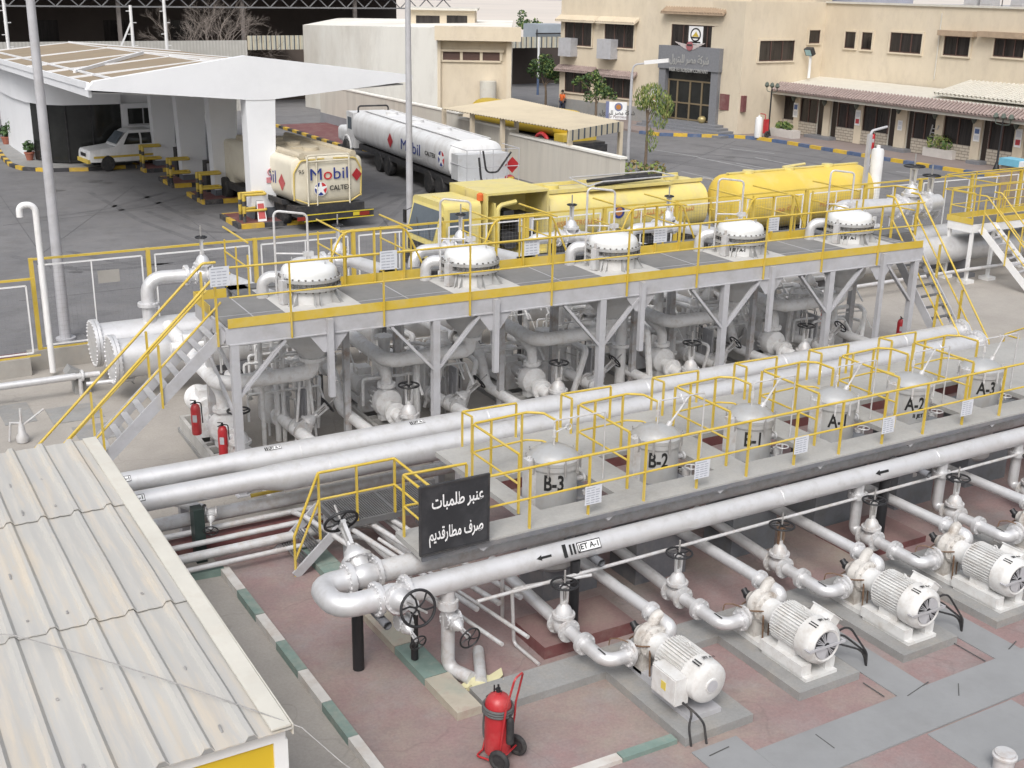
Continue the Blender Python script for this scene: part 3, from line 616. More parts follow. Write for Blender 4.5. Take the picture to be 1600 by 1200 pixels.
PIER = [(9.25, 10.3, 14.55), (10.9, 11.95, 14.3), (12.95, 13.95, 14.3), (14.95, 16.17, 14.37), (17.1, 18.1, 14.4), (19.2, 20.4, 14.5)]
for k, (x0, x1, y0) in enumerate(PIER):
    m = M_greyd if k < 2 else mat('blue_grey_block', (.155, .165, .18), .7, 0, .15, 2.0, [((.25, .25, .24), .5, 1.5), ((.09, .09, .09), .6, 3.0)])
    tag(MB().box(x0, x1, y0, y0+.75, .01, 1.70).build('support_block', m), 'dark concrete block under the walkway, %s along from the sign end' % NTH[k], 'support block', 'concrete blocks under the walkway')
# end vessel at the bottom right corner
dv = thing('strainer', 'small silver strainer top poking in at the bottom right corner', 'strainer', G(1566, 1205, 0.0))
MB().lathe([(.13, 0), (.13, .22), (.155, .22), (.155, .25), (.13, .26), (.13, .29), (0, .30)], n=24).build('shell', M_sil2, dv)
# ================================================================== CONCRETE WALKWAY with the six numbered filters
ZS = 1.85; FX = [9.52, 11.54, 13.58, 15.58, 17.55, 19.55]; FY = 14.78
wk = thing('walkway', 'long pale concrete walkway slab on blocks with a square opening for each numbered filter', 'walkway', (6.66, 13.68, ZS))
mb = MB(); T = .09
def wb(x0, x1, y0, y1, z1=0.0): mb.box(x0-6.66, x1-6.66, y0-13.68, y1-13.68, -T, z1)
wb(6.66, 40, 13.68, 14.20); wb(8.6, 40, 15.62, 17.1)
edges = [8.6] + [v for x in FX for v in (x-.58, x+.80)] + [40]
for i in range(0, len(edges), 2):
    if edges[i+1]-edges[i] > .05: wb(edges[i], edges[i+1], 14.201, 15.619)
wb(6.66, 7.05, 14.201, 14.55)
mb.build('slab', M_slab, wk)
mb = MB(); mb.box(0, 33.3, -.012, 0.012, -.10, -.03); mb.build('edge_angle', M_greyd, wk)
mb = MB()
for k in range(11): x = 1.0+2.2*k; mb.add([(x-.1, .005, -.092), (x+.1, .005, -.092), (x, .005, -.17), (x-.1, .4, -.092), (x+.1, .4, -.092), (x, .1, -.17)], [(0, 2, 1), (0, 1, 4, 3), (1, 2, 5, 4), (0, 3, 5, 2), (3, 4, 5)])
mb.build('bracket', M_grey, wk)

def railing(name, label, pts, H, posts, mid=True, group=None, r=.021, cat='railing', mids=None, m=M_yel, bend=.10, flat=True):
    """pts: foot points of the rail line; posts: indices (or foot points)"""
    o = Vector(pts[0]); t = thing(name, label, cat, o, 0, group); L = [Vector(p)-o for p in pts]; up = Vector((0, 0, H))
    MB().tube(fil([p+up for p in L], bend, 5), r, 10).build('top_rail', m, t)
    if mid: MB().tube(fil([p+up*.5 for p in L], bend, 5), r*.85, 8).build('mid_rail', m, t)
    for q in posts:
        q = L[q] if isinstance(q, int) else Vector(q)-o
        b = MB()
        if flat: b.bar(q+Vector((0, 0, -.0)), q+up-Vector((0, 0, r*.6)), .044, .026, (1, 0, 0))
        else: b.cyl(q, q+up, r, n=8)
        b.build('post', m, t)
    return t
RH = .97
rx = [8.45+1.045*k for k in range(22)]
railing('guard_rail', 'long yellow railing along the front edge of the concrete walkway', [(6.70, 13.72, ZS), (32, 13.80, ZS)], RH, [(6.72, 13.72, ZS)]+[(x, 13.72+(x-6.7)*.0032, ZS) for x in rx], group='walkway railings')
railing('guard_rail', 'short yellow corner railing at the sign end of the walkway', [(6.70, 13.78, ZS), (6.70, 14.34, ZS), (7.70, 14.30, ZS)], RH, [1, 2], group='walkway railings', bend=.02)
fn = ['B-3', 'B-2', 'B-1', 'A-1', 'A-2', 'A-3']
for k, x in enumerate(FX):
    xl = x-.95
    railing('cage_rail', 'U shaped yellow guard rail behind filter %s' % fn[k], [(xl, 14.25, ZS), (xl, 15.72, ZS), (xl+1.05, 15.78, ZS), (xl+1.27, 15.62, ZS), (xl+1.27, 15.2, ZS)], RH,
            [0, 1, (xl+.35, 15.73, ZS), (xl+.95, 15.77, ZS), 4], group='U shaped guard rails')
    railing('step_rail', 'low yellow rail of the step behind filter %s' % fn[k], [(xl+.55, 16.75, ZS), (xl+.55, 17.1, ZS-.02), (xl+1.6, 17.05, ZS-.02)], .66, [0, 1, 2], mid=False, group='low step rails', r=.02, bend=.02)

def filt(k):
    x = FX[k]; t = thing('filter_vessel', 'silver filter vessel painted %s in black on its shell' % fn[k], 'filter', (x, FY, 0), 0, 'numbered filter vessels on the walkway')
    R = .385; zt = 2.40
    m = MB(); m.lathe([(R-.06, .55), (R, .62), (R, zt-.02)], n=36); m.lathe([(R+.012, zt-.10), (R+.03, zt-.10), (R+.03, zt-.02), (R, zt-.02)], n=36); m.build('shell', M_vessel, t)
    m = MB(); m.lathe([(R+.035, zt-.015), (R+.04, zt+.04), (R+.005, zt+.06), (R-.03, zt+.105), (R-.13, zt+.165), (.10, zt+.21), (.03, zt+.22), (0, zt+.22)], n=36)
    ld = m.build('lid', M_vessel, t)
    for j in range(10):
        m = MB(); a = 2*pi*j/10+.2; c, s_ = cos(a), sin(a); m.bar((c*(R+.045), s_*(R+.045), zt-.16), (c*(R+.045), s_*(R+.045), zt+.06), .035, .022, (c, s_, 0)); m.cyl((c*(R+.055), s_*(R+.055), zt-.18), (c*(R+.055), s_*(R+.055), zt+.10), .010, n=6); m.build('clamp', M_bolt if k < 3 else M_sil2, ld)
    m = MB(); m.box(-R-.13, -R+.03, -.09, .09, zt-.75, zt+.06); m.cyl((-R-.06, 0, zt-.8), (-R-.06, 0, zt+.10), .03, n=8); m.build('lid_davit', M_sil2, t)
    m = MB(); m.tube(fil([(0, .0, zt+.2), (0, 0, zt+.50), (.0, .0, zt+.62), (.95, -.02, zt+.62), (.95, -.02, ZS+.01)], .03, 4), .014, 8); m.cyl((0, 0, zt+.34), (0, 0, zt+.46), .030, n=8); m.cyl((.40, -.01, zt+.60), (.40, -.01, zt+.65), .022, n=6); m.build('vent_pipe', M_sil2, t)
    m = MB()
    if k: m.tube([(.20, -.05, zt+.17), (.78, .18, zt+.52)], .018, 8); m.cyl((.17, -.06, zt+.15), (.25, -.03, zt+.21), .045, n=8)
    else: m.torus((.30, .05, zt+.45), Y_, .05, .012, 12, 6); m.tube([(.0, 0, zt+.42), (.25, .04, zt+.45)], .012, 6)
    m.build('lever', M_sil2, t)
    m = MB(); m.cyl((R-.02, -.05, zt-.42), (R+.14, -.06, zt-.42), .045, n=10); m.cyl((R+.12, -.06, zt-.42), (R+.16, -.06, zt-.42), .075, n=12); m.cyl((R+.2, -.1, zt-1.2), (R+.2, -.1, zt-.65), .07, n=10); m.torus((R+.27, -.16, zt-.62), (0, 0, 1), .11, .012, 16, 6); m.cyl((R+.27, -.16, zt-1.2), (R+.27, -.16, zt-.58), .02, n=6); m.build('side_nozzle', M_sil2, t)
    if k == 4: text('II JET', .10, M_ltr_k, t, Matrix.Translation((0, 0, zt-.52)) @ Matrix.Rotation(radians(-18), 4, 'Z') @ Matrix.Rotation(pi/2, 4, 'X'), .002, .004, wrap=R+.002, name='lettering')
    tx = text(fn[k], .36, M_ltr_k, t, Matrix.Translation((0, 0, zt-.30)) @ Matrix.Rotation(radians(-30), 4, 'Z') @ Matrix.Rotation(pi/2, 4, 'X'), .002, .009, wrap=R+.003, sx=.68)
    return t
for k in range(6):
    filt(k)
    x = FX[k]
    q = thing('pit_valve', 'silver valve in the floor opening beside filter %s' % fn[k], 'valve', (x+.62, 14.85, 1.25), 0, 'valves in the walkway openings')
    m = MB(); m.lathe([(.14, 0), (.20, .05), (.20, .10), (.16, .16), (.11, .22), (.05, .26), (.03, .42)], n=16)
    for j in range(8): a = 2*pi*j/8; m.cyl((cos(a)*.17, sin(a)*.17, .03), (cos(a)*.17, sin(a)*.17, .13), .016, n=6)
    m.cyl((0, -.3, -.08), (0, .5, -.08), .10, n=14); m.cyl((0, 0, -1.2), (0, 0, 0), .11, n=14); m.build('body', M_sil2, q)
    m = MB(); m.torus((0, -.05, .38), (.2, -.3, 1), .13, .014, 20, 6)
    for j in range(3): a = 2*pi*j/3; m.cyl((0, -.05, .38), (cos(a)*.13, sin(a)*.13-.05, .38), .010, n=6)
    m.build('handwheel', M_black, q)
# placards tied to the front railing
PL = [(927, 773, 'first notice sheet from the sign end, beside filter B-3'), (1097, 733, 'second notice sheet from the sign end, right of filter B-2'), (1252, 695, 'third notice sheet from the sign end, right of filter B-1'), (1388, 664, 'fourth notice sheet from the sign end, between filters A-1 and A-2'), (1511, 637, 'fifth notice sheet from the sign end, in front of filter A-3')]
def placard(label, p, wd, ht, tilt=0, rows=7, rz=0.0, group='notice sheets on the yellow railings', mirror=False):
    t = thing('notice_sheet', label, 'notice', p, rz, group)
    MB().box(-wd/2, wd/2, -.006, 0, -ht/2, ht/2).build('sheet', M_paper, t); m = MB(); m.add([], [])
    for i in range(rows):
        z = ht*(.40-.8*i/(rows-1)); n = 1 if i == 0 else 3
        for j in range(n):
            a = -wd*.42+wd*.84*j/n; m.box(a, a+wd*(.84/n)*random.uniform(.6, .88), -.0075, -.0062, z-ht*.022, z+ht*.022)
    m.build('ruled_lines', M_ink, t); return t
for px, py, lb in PL:
    p = GY(px, py, 13.66); placard('white '+lb, p, .30, .30)
# the black signboard
sg = thing('signboard', 'black signboard with two lines of white Arabic script on the end of the walkway', 'sign', (6.72, 13.62, ZS-.05))
a = GY(657, 868, 13.62); b = GY(762, 848, 13.62); c = GY(761, 750, 13.62); W = b.x-a.x; H0 = 1.02
sg.location = (a.x, 13.62, a.z)
MB().box(0, W, -.015, .015, 0, H0).build('board', mat('board_black', (.028, .03, .034), .4, 0, .2, 2.0, ((.07, .07, .075), .5, 2.0)), sg)
m = MB()
for (x0, x1, z0, z1) in ((-.015, W+.015, -.015, .012), (-.015, W+.015, H0-.012, H0+.015), (-.015, .012, .012, H0-.012), (W-.012, W+.015, .012, H0-.012)): m.box(x0, x1, -.024, .02, z0, z1)
m.build('frame', M_chassis, sg)
AR1 = '\uFE95\uFE8E\uFE92\uFEE4\uFEE0\uFEC3 \uFEAE\uFE92\uFEE8\uFECB'
AR2 = '\uFEE2\uFEF3\uFEAA\uFED7\uFEAD\uFE8E\uFEC4\uFEE3 \uFED1\uFEAE\uFEBB'
text(AR1, .26, M_ltr_w, sg, Matrix.Translation((W*.54, -.02, H0*.74)) @ Matrix.Rotation(pi/2, 4, 'X'), .003, .003, fit=W*.76, name='first_line')
text(AR2, .26, M_ltr_w, sg, Matrix.Translation((W*.52, -.02, H0*.27)) @ Matrix.Rotation(pi/2, 4, 'X'), .003, .003, fit=W*.80, name='second_line')

# ================================================================== GRATING FOOTBRIDGE and its steps at the walkway end
fb = thing('footbridge', 'small steel grating footbridge with steps at the left end of the walkway', 'footbridge', (6.86, 17.30, 0))
BZ = .80
def grating(mb, x0, x1, y0, y1, z, step=.045, axis='y'):
    if axis == 'y':
        n = int((x1-x0)/step)
        for i in range(n): xx = x0+(i+.5)*step; mb.box(xx-.008, xx+.008, y0, y1, z-.03, z)
    else:
        n = int((y1-y0)/step)
        for i in range(n): yy = y0+(i+.5)*step; mb.box(x0, x1, yy-.008, yy+.008, z-.03, z)
m = MB(); grating(m, .05, 2.2, -.02, .92, BZ); m.box(.0, .05, -.05, .95, BZ-.10, BZ+.004); m.box(0, 2.3, -.06, -.02, BZ-.10, BZ+.006); m.box(0, 2.3, .92, .96, BZ-.10, BZ+.006); m.box(1.05, 1.09, -.02, .92, BZ-.05, BZ+.003)
m.build('deck', M_grate, fb)
m = MB()
for s in (0, 1):
    y = -.04+.98*s; MB().bar((.02, y, BZ-.05), (-.80, y, .03), .035, .16).build('stringer', M_grey, fb)
for i in range(3):
    m = MB(); zz = BZ*(1-(i+1)/4); xx = -.02-.195*(i+.35); grating(m, xx-.22, xx+.0, -.02, .92, zz); m.box(xx-.01, xx+.01, -.02, .92, zz-.03, zz+.003); m.build('tread', M_grate, fb)
for q in ((1.9, 2.0, -.05, .95), (.1, .2, .85, .95), (.1, .2, -.05, .05)): MB().box(*q, 0, BZ-.1).build('leg', M_grey, fb)
t = thing('guard_rail', 'yellow handrail of the footbridge steps, bending down to the floor on the left', 'railing', (0, 0, 0), 0, 'footbridge handrails')
f0 = G(452, 888, .01); tops = [Vector((f0.x, 17.28, .74)), Vector((6.52, 17.26, 1.80)), Vector((7.90, 17.26, 1.80)), Vector((7.90, 15.4, 1.80))]
MB().tube(fil([Vector((f0.x, 17.28, .0))]+tops, .03, 4), .024, 10).build('top_rail', M_yel, t)
MB().tube(fil([Vector((f0.x, 17.28, .30)), Vector((6.52, 17.26, 1.32)), Vector((7.90, 17.26, 1.32)), Vector((7.90, 15.4, 1.32))], .03, 4), .021, 8).build('mid_rail', M_yel, t)
for p in (Vector((6.52, 17.26, .6)), Vector((7.2, 17.26, .8)), Vector((7.90, 17.26, .8))): MB().bar(p, Vector((p.x, p.y, 1.79)), .05, .03, X_).build('post', M_yel, t)
for j in range(4):
    x = 6.95+.38*j
    tag(MB().tube(fil([(x-.42, 18.6, .55), (x-.35, 18.2, .62), (x+.35, 13.9, .62)], .1), .045, 10).build('thin_pipe', M_sil2), '%s of four parallel silver pipes running under the footbridge, counted from the left' % NTH[j], 'pipe', 'pipes under the footbridge')

# ================================================================== TWIN PIPES AND THE SMALL ONES BELOW
AY, BY, PZ = 19.52, 18.62, 1.25
def bigpipe(label, y, x1, xr, r=.25):
    t = thing('twin_pipe', label, 'pipe', (1.0, y, PZ), 0, 'twin pipes'); r0 = .185
    m = MB(); m.tube([(0, 0, r-r0-.02), (xr-1, 0, r-r0-.02), (xr-.5, 0, 0), (x1-1, 0, 0)], r, 28, True, [r0, r0, r, r])
    for k in range(5): m.torus((xr+.3+3.9*k, 0, 0), X_, r, .007, 30, 5)
    m.build('pipe', M_sil, t)
    m = MB(); m.flange((x1-1.0, 0, 0), X_, r+.10, .06, 18); m.flange((x1-.93, 0, 0), X_, r+.10, .06, 18); m.build('flange', M_sil, t); return t
tb = bigpipe('nearer of two long fat white pipes beside the walkway', BY, 24.2, 5.9)
ta = bigpipe('farther of two long fat white pipes beside the walkway', AY, 24.7, 5.7)
pipe_label(tb, GY(222, 776, BY-.1).x-1.0-.13, .187, 42, .10, bars=False)
pipe_label(ta, GY(203, 750, AY-.1).x-1.0-.13, .187, 42, .085, bars=False)
pipe_label(ta, GY(430, 705, AY-.1).x-1.0, .25, 68, .07, bars=False)
pipe_label(ta, GY(655, 660, AY-.1).x-1.0, .25, 68, .07, bars=False)
for o_ in (tb, ta):
    for c_ in KIDS(o_):
        if c_.name.split('.')[0] in ('label_band', 'label_field', 'lettering'): c_.location.z += .045 if c_.data.vertices[0].co.x < 3.8 else 0
for j, x in enumerate((4.85, 9.9, 15.0, 20.2)):
    tag(MB().box(x-.09, x+.09, BY-.12, BY+.12, .01, PZ-.26).build('pipe_support', mat('dark_green_paint', (.02, .035, .032), .5, 0, .2, 3.0)) if j == 0 else MB().box(x-.07, x+.07, BY-.1, BY+.1, .01, PZ-.26).build('pipe_support', M_grey), ['dark green post under the twin pipes beside the cabin', 'grey post under the twin pipes behind the sign', 'grey post under the twin pipes behind filter B-1', 'grey post under the twin pipes behind filter A-3'][j], 'pipe support', 'supports of the twin pipes')
    tag(MB().box(x-.07, x+.07, AY-.1, AY+.1, .01, PZ-.26).build('pipe_support', M_grey), ['grey post under the farther twin pipe beside the cabin', 'grey post under the farther twin pipe behind the sign', 'grey post under the farther twin pipe behind filter B-1', 'grey post under the farther twin pipe behind filter A-3'][j], 'pipe support', 'supports of the twin pipes')
small = [(19.02, .62, .125, 'medium grey pipe low behind the twin pipes', 2.0, 24), (18.78, .48, .05, 'thin silver pipe under the twin pipes, highest of three', 2.0, 7.6), (18.42, .42, .05, 'thin silver pipe under the twin pipes, middle of three', 2, 7.8), (18.20, .30, .085, 'silver pipe low in front of the twin pipes', 2, 7.5), (17.92, .22, .045, 'thin silver pipe nearest the green kerb end', 2, 7.2)]
for y, z, r, lb, x0, x1 in small:
    tag(MB().tube(fil([(x0, y, z), (x1, y, z), (x1+.3, y-.25, z), (x1+.35, y-2.0, z)], .15) if x1 < 10 else [(x0, y, z), (x1, y, z)], r, 14).build('pipe', M_sil2), lb, 'pipe', 'low pipes below the twin pipes')
tag(MB().tube([(5.9, 18.95, .86), (8.7, 18.95, .90)], .035, 10).build('yellow_pipe', M_yel), 'short yellow pipe lying below the twin pipes left of the footbridge', 'pipe')
c = G(318, 795, .85); m = MB(); m.tube([c+Vector((-.4, .55, .02)), c], .085, 14, cap=False); m.tube([c+Vector((-.4, .55, .02)), c], .07, 14, cap=False); m.cyl(c+Vector((-.3, .41, 0)), c+Vector((-.29, .40, 0)), .07, n=12)
tag(m.build('pipe_bracket', M_sil2), 'open ended grey pipe bracket on the dark green post', 'bracket', 'pipe brackets')
gate_valve('gate_valve', 'small valve with black handwheel hanging below the twin pipes by the dark green post', Matrix.Translation(G(330, 800, .82)) @ Matrix.Rotation(radians(-20), 4, 'Z') @ Matrix.Rotation(radians(120), 4, 'X') @ Matrix.Rotation(pi/2, 4, 'Z'), .5, .12, 5, 'drain valves', body=M_sil2, stem=False)
for j in range(4):
    x = 21.0+.9*j
    
# brown channel and spare pipes at the far right end of the twin pipes
tag(MB().tube([(21.6, 18.05, 1.15), (36, 18.3, 1.2)], .15, 16).build('pipe', M_sil), 'white pipe beyond filter A-3 leaving the picture on the right', 'pipe')
tag(MB().box(22, 40, 17.25, 17.55, .9, 1.0).build('channel', mat('brown_red_channel', (.17, .07, .05), .6, 0, .15, 3)), 'reddish brown steel channel behind filter A-3', 'channel')
railing('guard_rail', 'yellow railing corner standing beyond the end of the twin pipes', [(26.1, 18.3, .01), (26.1, 19.2, .01), (28.5, 19.6, .01)], 1.1, [0, 1, 2], group='walkway railings', bend=.05)
# ================================================================== RAISED STEEL PLATFORM
PO = Vector((6.26, 20.97, 0)); PR = radians(-1.78); PM = Matrix.Translation(PO) @ Matrix.Rotation(PR, 4, 'Z'); PL_ = 17.7; PW = 2.10; DZ = 3.40
def PP(x, y, z=0): return PM @ Vector((x, y, z))
XV = [2.05, 5.65, 9.28, 12.93, 16.45]; YV = 1.28
pf = thing('steel_platform', 'long raised steel platform on grey legs with yellow edge boards', 'platform', PO, PR)
cuts = [0] + [v for x in XV for v in (x-.78, x+.78)] + [PL_]
for i in range(0, len(cuts), 2): MB().box(cuts[i], cuts[i+1], .0, PW, DZ-.05, DZ).build('deck_panel', mat('deck_grating', (.19, .188, .185), .75, 0, .10, 2.5, [((.26, .25, .24), .5, 1.4)]), pf)
for i in range(0, len(cuts), 2):
    m = MB(); a, b = cuts[i], cuts[i+1]; m.box(a, b, .68, .70, DZ, DZ+.004); m.box((a+b)/2-.012, (a+b)/2+.012, 0, .68, DZ, DZ+.004); m.box((a+b)/2-.012, (a+b)/2+.012, .70, PW, DZ, DZ+.004); m.build('deck_seam', M_grey, pf)
for x in XV: MB().box(x-.779, x+.779, 0, PW, DZ-.05, DZ+.006).build('cover_plate', mat('pale_cover_plate', (.56, .55, .53), .55, 0, .06, 2.0, ((.40, .38, .35), .4, 1.5)), pf)
m = MB(); m.box(0, PL_, -.06, -.0, DZ-.36, DZ-.03); m.box(0, PL_, -.10, .0, DZ-.36, DZ-.34); m.box(0, PL_, PW, PW+.06, DZ-.36, DZ-.03); m.box(-.05, 0, -.06, PW+.06, DZ-.34, DZ-.04); m.box(PL_, PL_+.05, -.06, PW+.06, DZ-.34, DZ-.04)
for k in range(10): x = .9+1.77*k; m.box(x-.04, x+.04, 0.001, PW-.001, DZ-.28, DZ-.051)
m.build('beam', M_grey, pf)
m = MB(); m.box(0, PL_, -.075, -.06, DZ-.03, DZ+.15); m.build('toe_board', M_yel, pf)
for i in range(1, 5):
    m = MB(); a = XV[i-1]+.62; b = XV[i]-.62; m.box(a, b, PW+.06, PW+.075, DZ-.03, DZ+.17); m.build('toe_board', M_yel, pf)
m = MB(); m.box(-.065, -.05, .95, PW+.07, DZ-.03, DZ+.17); m.box(-.05, .6, PW+.06, PW+.075, DZ-.03, DZ+.17); m.build('toe_board', M_yel, pf)
LX = [.10, 4.22, 8.20, 11.55, 14.75, 17.55]
for i, x in enumerate(LX):
    m = MB(); m.bar((x, -.02, .02), (x, -.02, DZ-.36), .15, .15, (0, 1, 0)); m.box(x-.14, x+.14, -.16, .12, .005, .03); m.build('leg', M_grey, pf)
    m = MB(); m.bar((x+.05, PW-.03, .02), (x+.05, PW-.03, DZ-.36), .15, .15, (0, 1, 0)); m.box(x-.14, x+.2, PW-.2, PW+.15, .005, .10); m.build('leg', mat('lifted_leg_paint', (.48, .48, .49), .5, 0, .10, 3.0, [((.25, .16, .10), .7, 3.5)]), pf)  # rear leg grey raised above the front legs' to brighten them under the deck
    for s in (-1, 1):
        if (i == 0 and s < 0) or (i == 5 and s > 0): continue
        m = MB(); m.bar((x+s*.06, -.03, 2.02), (x+s*.98, -.03, DZ-.38), .055, .11, (0, 1, 0)); m.build('brace', M_grey, pf)
for x in XV:
    m = MB(); m.bar((x-.1, -.125, 1.78 if x != XV[4] else .5), (x-.1, -.125, DZ-.05), .11, .11, (0, 1, 0)); m.add([(x-.5, -.068, DZ-.36), (x+.3, -.068, DZ-.36), (x+.02, -.068, DZ-.72), (x-.22, -.068, DZ-.72), (x-.5, -.052, DZ-.36), (x+.3, -.052, DZ-.36), (x+.02, -.052, DZ-.72), (x-.22, -.052, DZ-.72)], [(0, 3, 2, 1), (4, 5, 6, 7), (0, 1, 5, 4), (1, 2, 6, 5), (2, 3, 7, 6), (3, 0, 4, 7)])
    m.build('hanger_post', M_grey, pf)
for x in (2.9, 6.6, 10.2, 13.8): MB().bar((x, PW-.5, .0), (x, PW-.5, DZ-.3), .13, .13, (0, 1, 0)).build('inner_leg', mat('lifted_leg_paint', (.48, .48, .49)), pf)
m = MB(); m.bar((.1, .05, 2.35), (.15, PW-.08, DZ-.5), .05, .10); m.bar((.15, PW-.1, 2.2), (.1, .05, 1.5), .05, .10); m.build('end_brace', M_grey, pf)

def prail(label, pts, H, posts, group, **k):
    return railing('guard_rail', label, [PP(*p) for p in pts], H, [PP(*q) if not isinstance(q, int) else q for q in posts], group=group, **k)
PXs = [1.20, 3.08, 4.96, 6.88, 8.78, 10.66, 12.58, 14.35, 16.15]
fr = prail('long yellow railing along the front of the raised platform', [(.05, -.10, DZ), (PL_-.15, -.10, DZ)], 1.12, [(x, -.10, DZ-.34) for x in PXs], 'raised platform railings', bend=.05)
for c in KIDS(fr):
    if c.name.startswith('post'):
        for v in c.data.vertices:
            if v.co.z > .5: v.co.z += .34
for i in range(4):
    a = XV[i]+.62; b = XV[i+1]-.72
    o = PP(a, PW+.03, DZ); t = thing('guard_rail', 'rounded yellow rail behind the platform between vessels %d and %d from the cabin end' % (i+1, i+2), 'railing', o, PR, 'raised platform back rails'); w_ = b-a
    MB().tube(fil([(0, 0, .25), (.42, 0, 1.12), (w_-.42, 0, 1.12), (w_, 0, .25)], .28, 6), .024, 8).build('top_rail', M_yel, t)
    MB().tube([(.22, 0, .58), (w_-.22, 0, .58)], .02, 8).build('mid_rail', M_yel, t)
    for x in (.45, w_/2, w_-.45): MB().bar((x, 0, -.2), (x, 0, 1.1), .075, .03, X_).build('post', M_yel, t)
for i in range(5):
    for s, nm in ((-.95, 'left'), (1.15, 'right')):
        x = XV[i]+s
        prail('yellow gangway rail, %s of the %s vessel from the cabin end' % (nm, NTH[i]), [(x, PW+.1, DZ), (x, PW+1.9, DZ)], 1.05, [(x, PW+.15, DZ-.25), (x, PW+1.0, DZ-.25), (x, PW+1.85, DZ-.25)], 'rear gangway rails', bend=.05)
    m = MB(); m.box(-.97, -.55, PW+.08, PW+1.95, DZ-.30, DZ-.26); m.box(-.97, 1.2, PW+1.55, PW+1.95, DZ-.30, DZ-.26); m.box(.85, 1.2, PW+.08, PW+1.549, DZ-.30, DZ-.26); m.bar((-.9, PW+1.85, 0), (-.9, PW+1.85, DZ-.3), .08, .08, Y_); m.bar((1.1, PW+1.85, 0), (1.1, PW+1.85, DZ-.3), .08, .08, Y_); g = m.build('gangway', M_grate); g.location = PP(XV[i], 0, 0); g.rotation_euler = (0, 0, PR)
    tag(g, 'grating gangway behind vessel %d from the cabin end on the raised platform' % (i+1), 'gangway', 'rear gangways')

# ------------------------------------------------------------------ vessels through the platform
def vessel(label):
    t = thing('filter_separator', label, 'pressure vessel', PP(XV[0], YV, 0), PR, 'domed white vessels through the raised platform')
    m = MB(); m.lathe([(.16, 2.10), (.20, 2.14), (.30, 2.32), (.50, 2.50), (.54, 2.62), (.54, DZ+.28), (.53, DZ+.30)], n=36)
    sh = m.build('shell', mat('collar_paint', (.62, .62, .62), .45, 0, .06, 2.0, [((.42, .39, .35), .5, 2.0)]), t)
    m = MB(); m.lathe([(.54, DZ+.28), (.63, DZ+.28), (.63, DZ+.34), (.50, DZ+.34), (.50, DZ+.44), (.63, DZ+.44), (.63, DZ+.50), (.56, DZ+.50)], n=40)
    fl_ = m.build('flange', M_vessel, t); m = MB()
    for j in range(28): a = 2*pi*j/28; m.cyl((cos(a)*.60, sin(a)*.60, DZ+.25), (cos(a)*.60, sin(a)*.60, DZ+.53), .019, n=6)
    m.build('bolt', mat('dark_bolt', (.16, .15, .14), .6, .2, .2, 6), fl_)
    m = MB(); m.lathe([(.56, DZ+.49), (.56, DZ+.58), (.55, DZ+.63), (.515, DZ+.685), (.44, DZ+.73), (.30, DZ+.765), (.15, DZ+.783), (0, DZ+.79)], n=40); dm = m.build('dome', mat('dome_white', (.72, .73, .73), .28, 0, .04, 1.5, ((.52, .50, .47), .35, 1.2)), t)
    m = MB(); m.torus((.26, -.22, DZ+.80), (1, -.3, 0), .05, .010, 14, 6); m.torus((-.28, .2, DZ+.79), (1, -.3, 0), .05, .010, 14, 6); m.build('lifting_eye', M_vessel, dm)
    for a in (-140, -95, -50, 35, 130):
        m = MB(); q = radians(a); d = Vector((cos(q), sin(q), 0)); n_ = Vector((-d.y, d.x, 0))
        for s in (-.05, .05):
            b = n_*s; m.add([d*.53+b+Vector((0, 0, DZ+.008)), d*.74+b+Vector((0, 0, DZ+.008)), d*.53+b+Vector((0, 0, DZ+.29)), d*.53+b*1.2+Vector((0, 0, DZ+.008)), d*.74+b*1.2+Vector((0, 0, DZ+.008)), d*.53+b*1.2+Vector((0, 0, DZ+.29))], [(0, 1, 2), (3, 5, 4), (0, 3, 4, 1), (1, 4, 5, 2), (0, 2, 5, 3)])
        m.build('gusset', M_vessel, t)
    m = MB(); m.xf(Matrix.Rotation(radians(-160), 4, 'Z')); m.box(.56, .72, -.07, .07, DZ+.02, DZ+.50); m.cyl((.66, 0, DZ+.0), (.66, 0, DZ+.62), .03, n=8); m.build('lid_davit', M_sil2, t)
    m = MB(); m.cyl((0, 0, DZ+.78), (0, 0, DZ+.98), .045, n=10); m.box(-.10, .10, -.05, .05, DZ+.88, DZ+.97); m.tube(fil([(0, 0, DZ+.98), (0, 0, DZ+1.72), (-.62, .18, DZ+1.80), (-.62, .18, DZ+.1)], .10, 5), .024, 8); m.tube([(-.62, .18, DZ+.95), (-.1, .03, DZ+.93)], .018, 6); m.build('vent_pipe', M_sil2, t)
    m = MB(); m.flange((0, 0, 2.16), Z_, .26, .07, 12); m.tube(fil([(0, 0, 2.2), (0, 0, 1.86), (-1.95, 0, 1.86), (-1.95, 1.2, 1.86), (-1.75, 5.0, 1.75)], .30, 8), .155, 20); m.flange((-1.87, 2.2, 1.83), (.05, 1, 0), .25, .08, 12); m.build('outlet_pipe', M_pipew, t)
    m = MB(); m.tube(fil([(-.40, .34, DZ+.42), (-.80, .52, DZ+.42), (-.84, .55, DZ-.9)], .20, 8), .12, 18); m.build('inlet_pipe', M_sil, t)
    return t
vl = ['cabin-end domed white vessel on the raised platform, next to the steps', 'second domed white vessel from the cabin end on the raised platform', 'middle domed white vessel on the raised platform', 'fourth domed white vessel from the cabin end, with a small black product band', 'far-end domed white vessel on the raised platform, by the far steps']
v0 = vessel(vl[0]); VS = [v0]
for i in range(1, 5): VS.append(dup(v0, PP(XV[i], YV, 0), label=vl[i]))
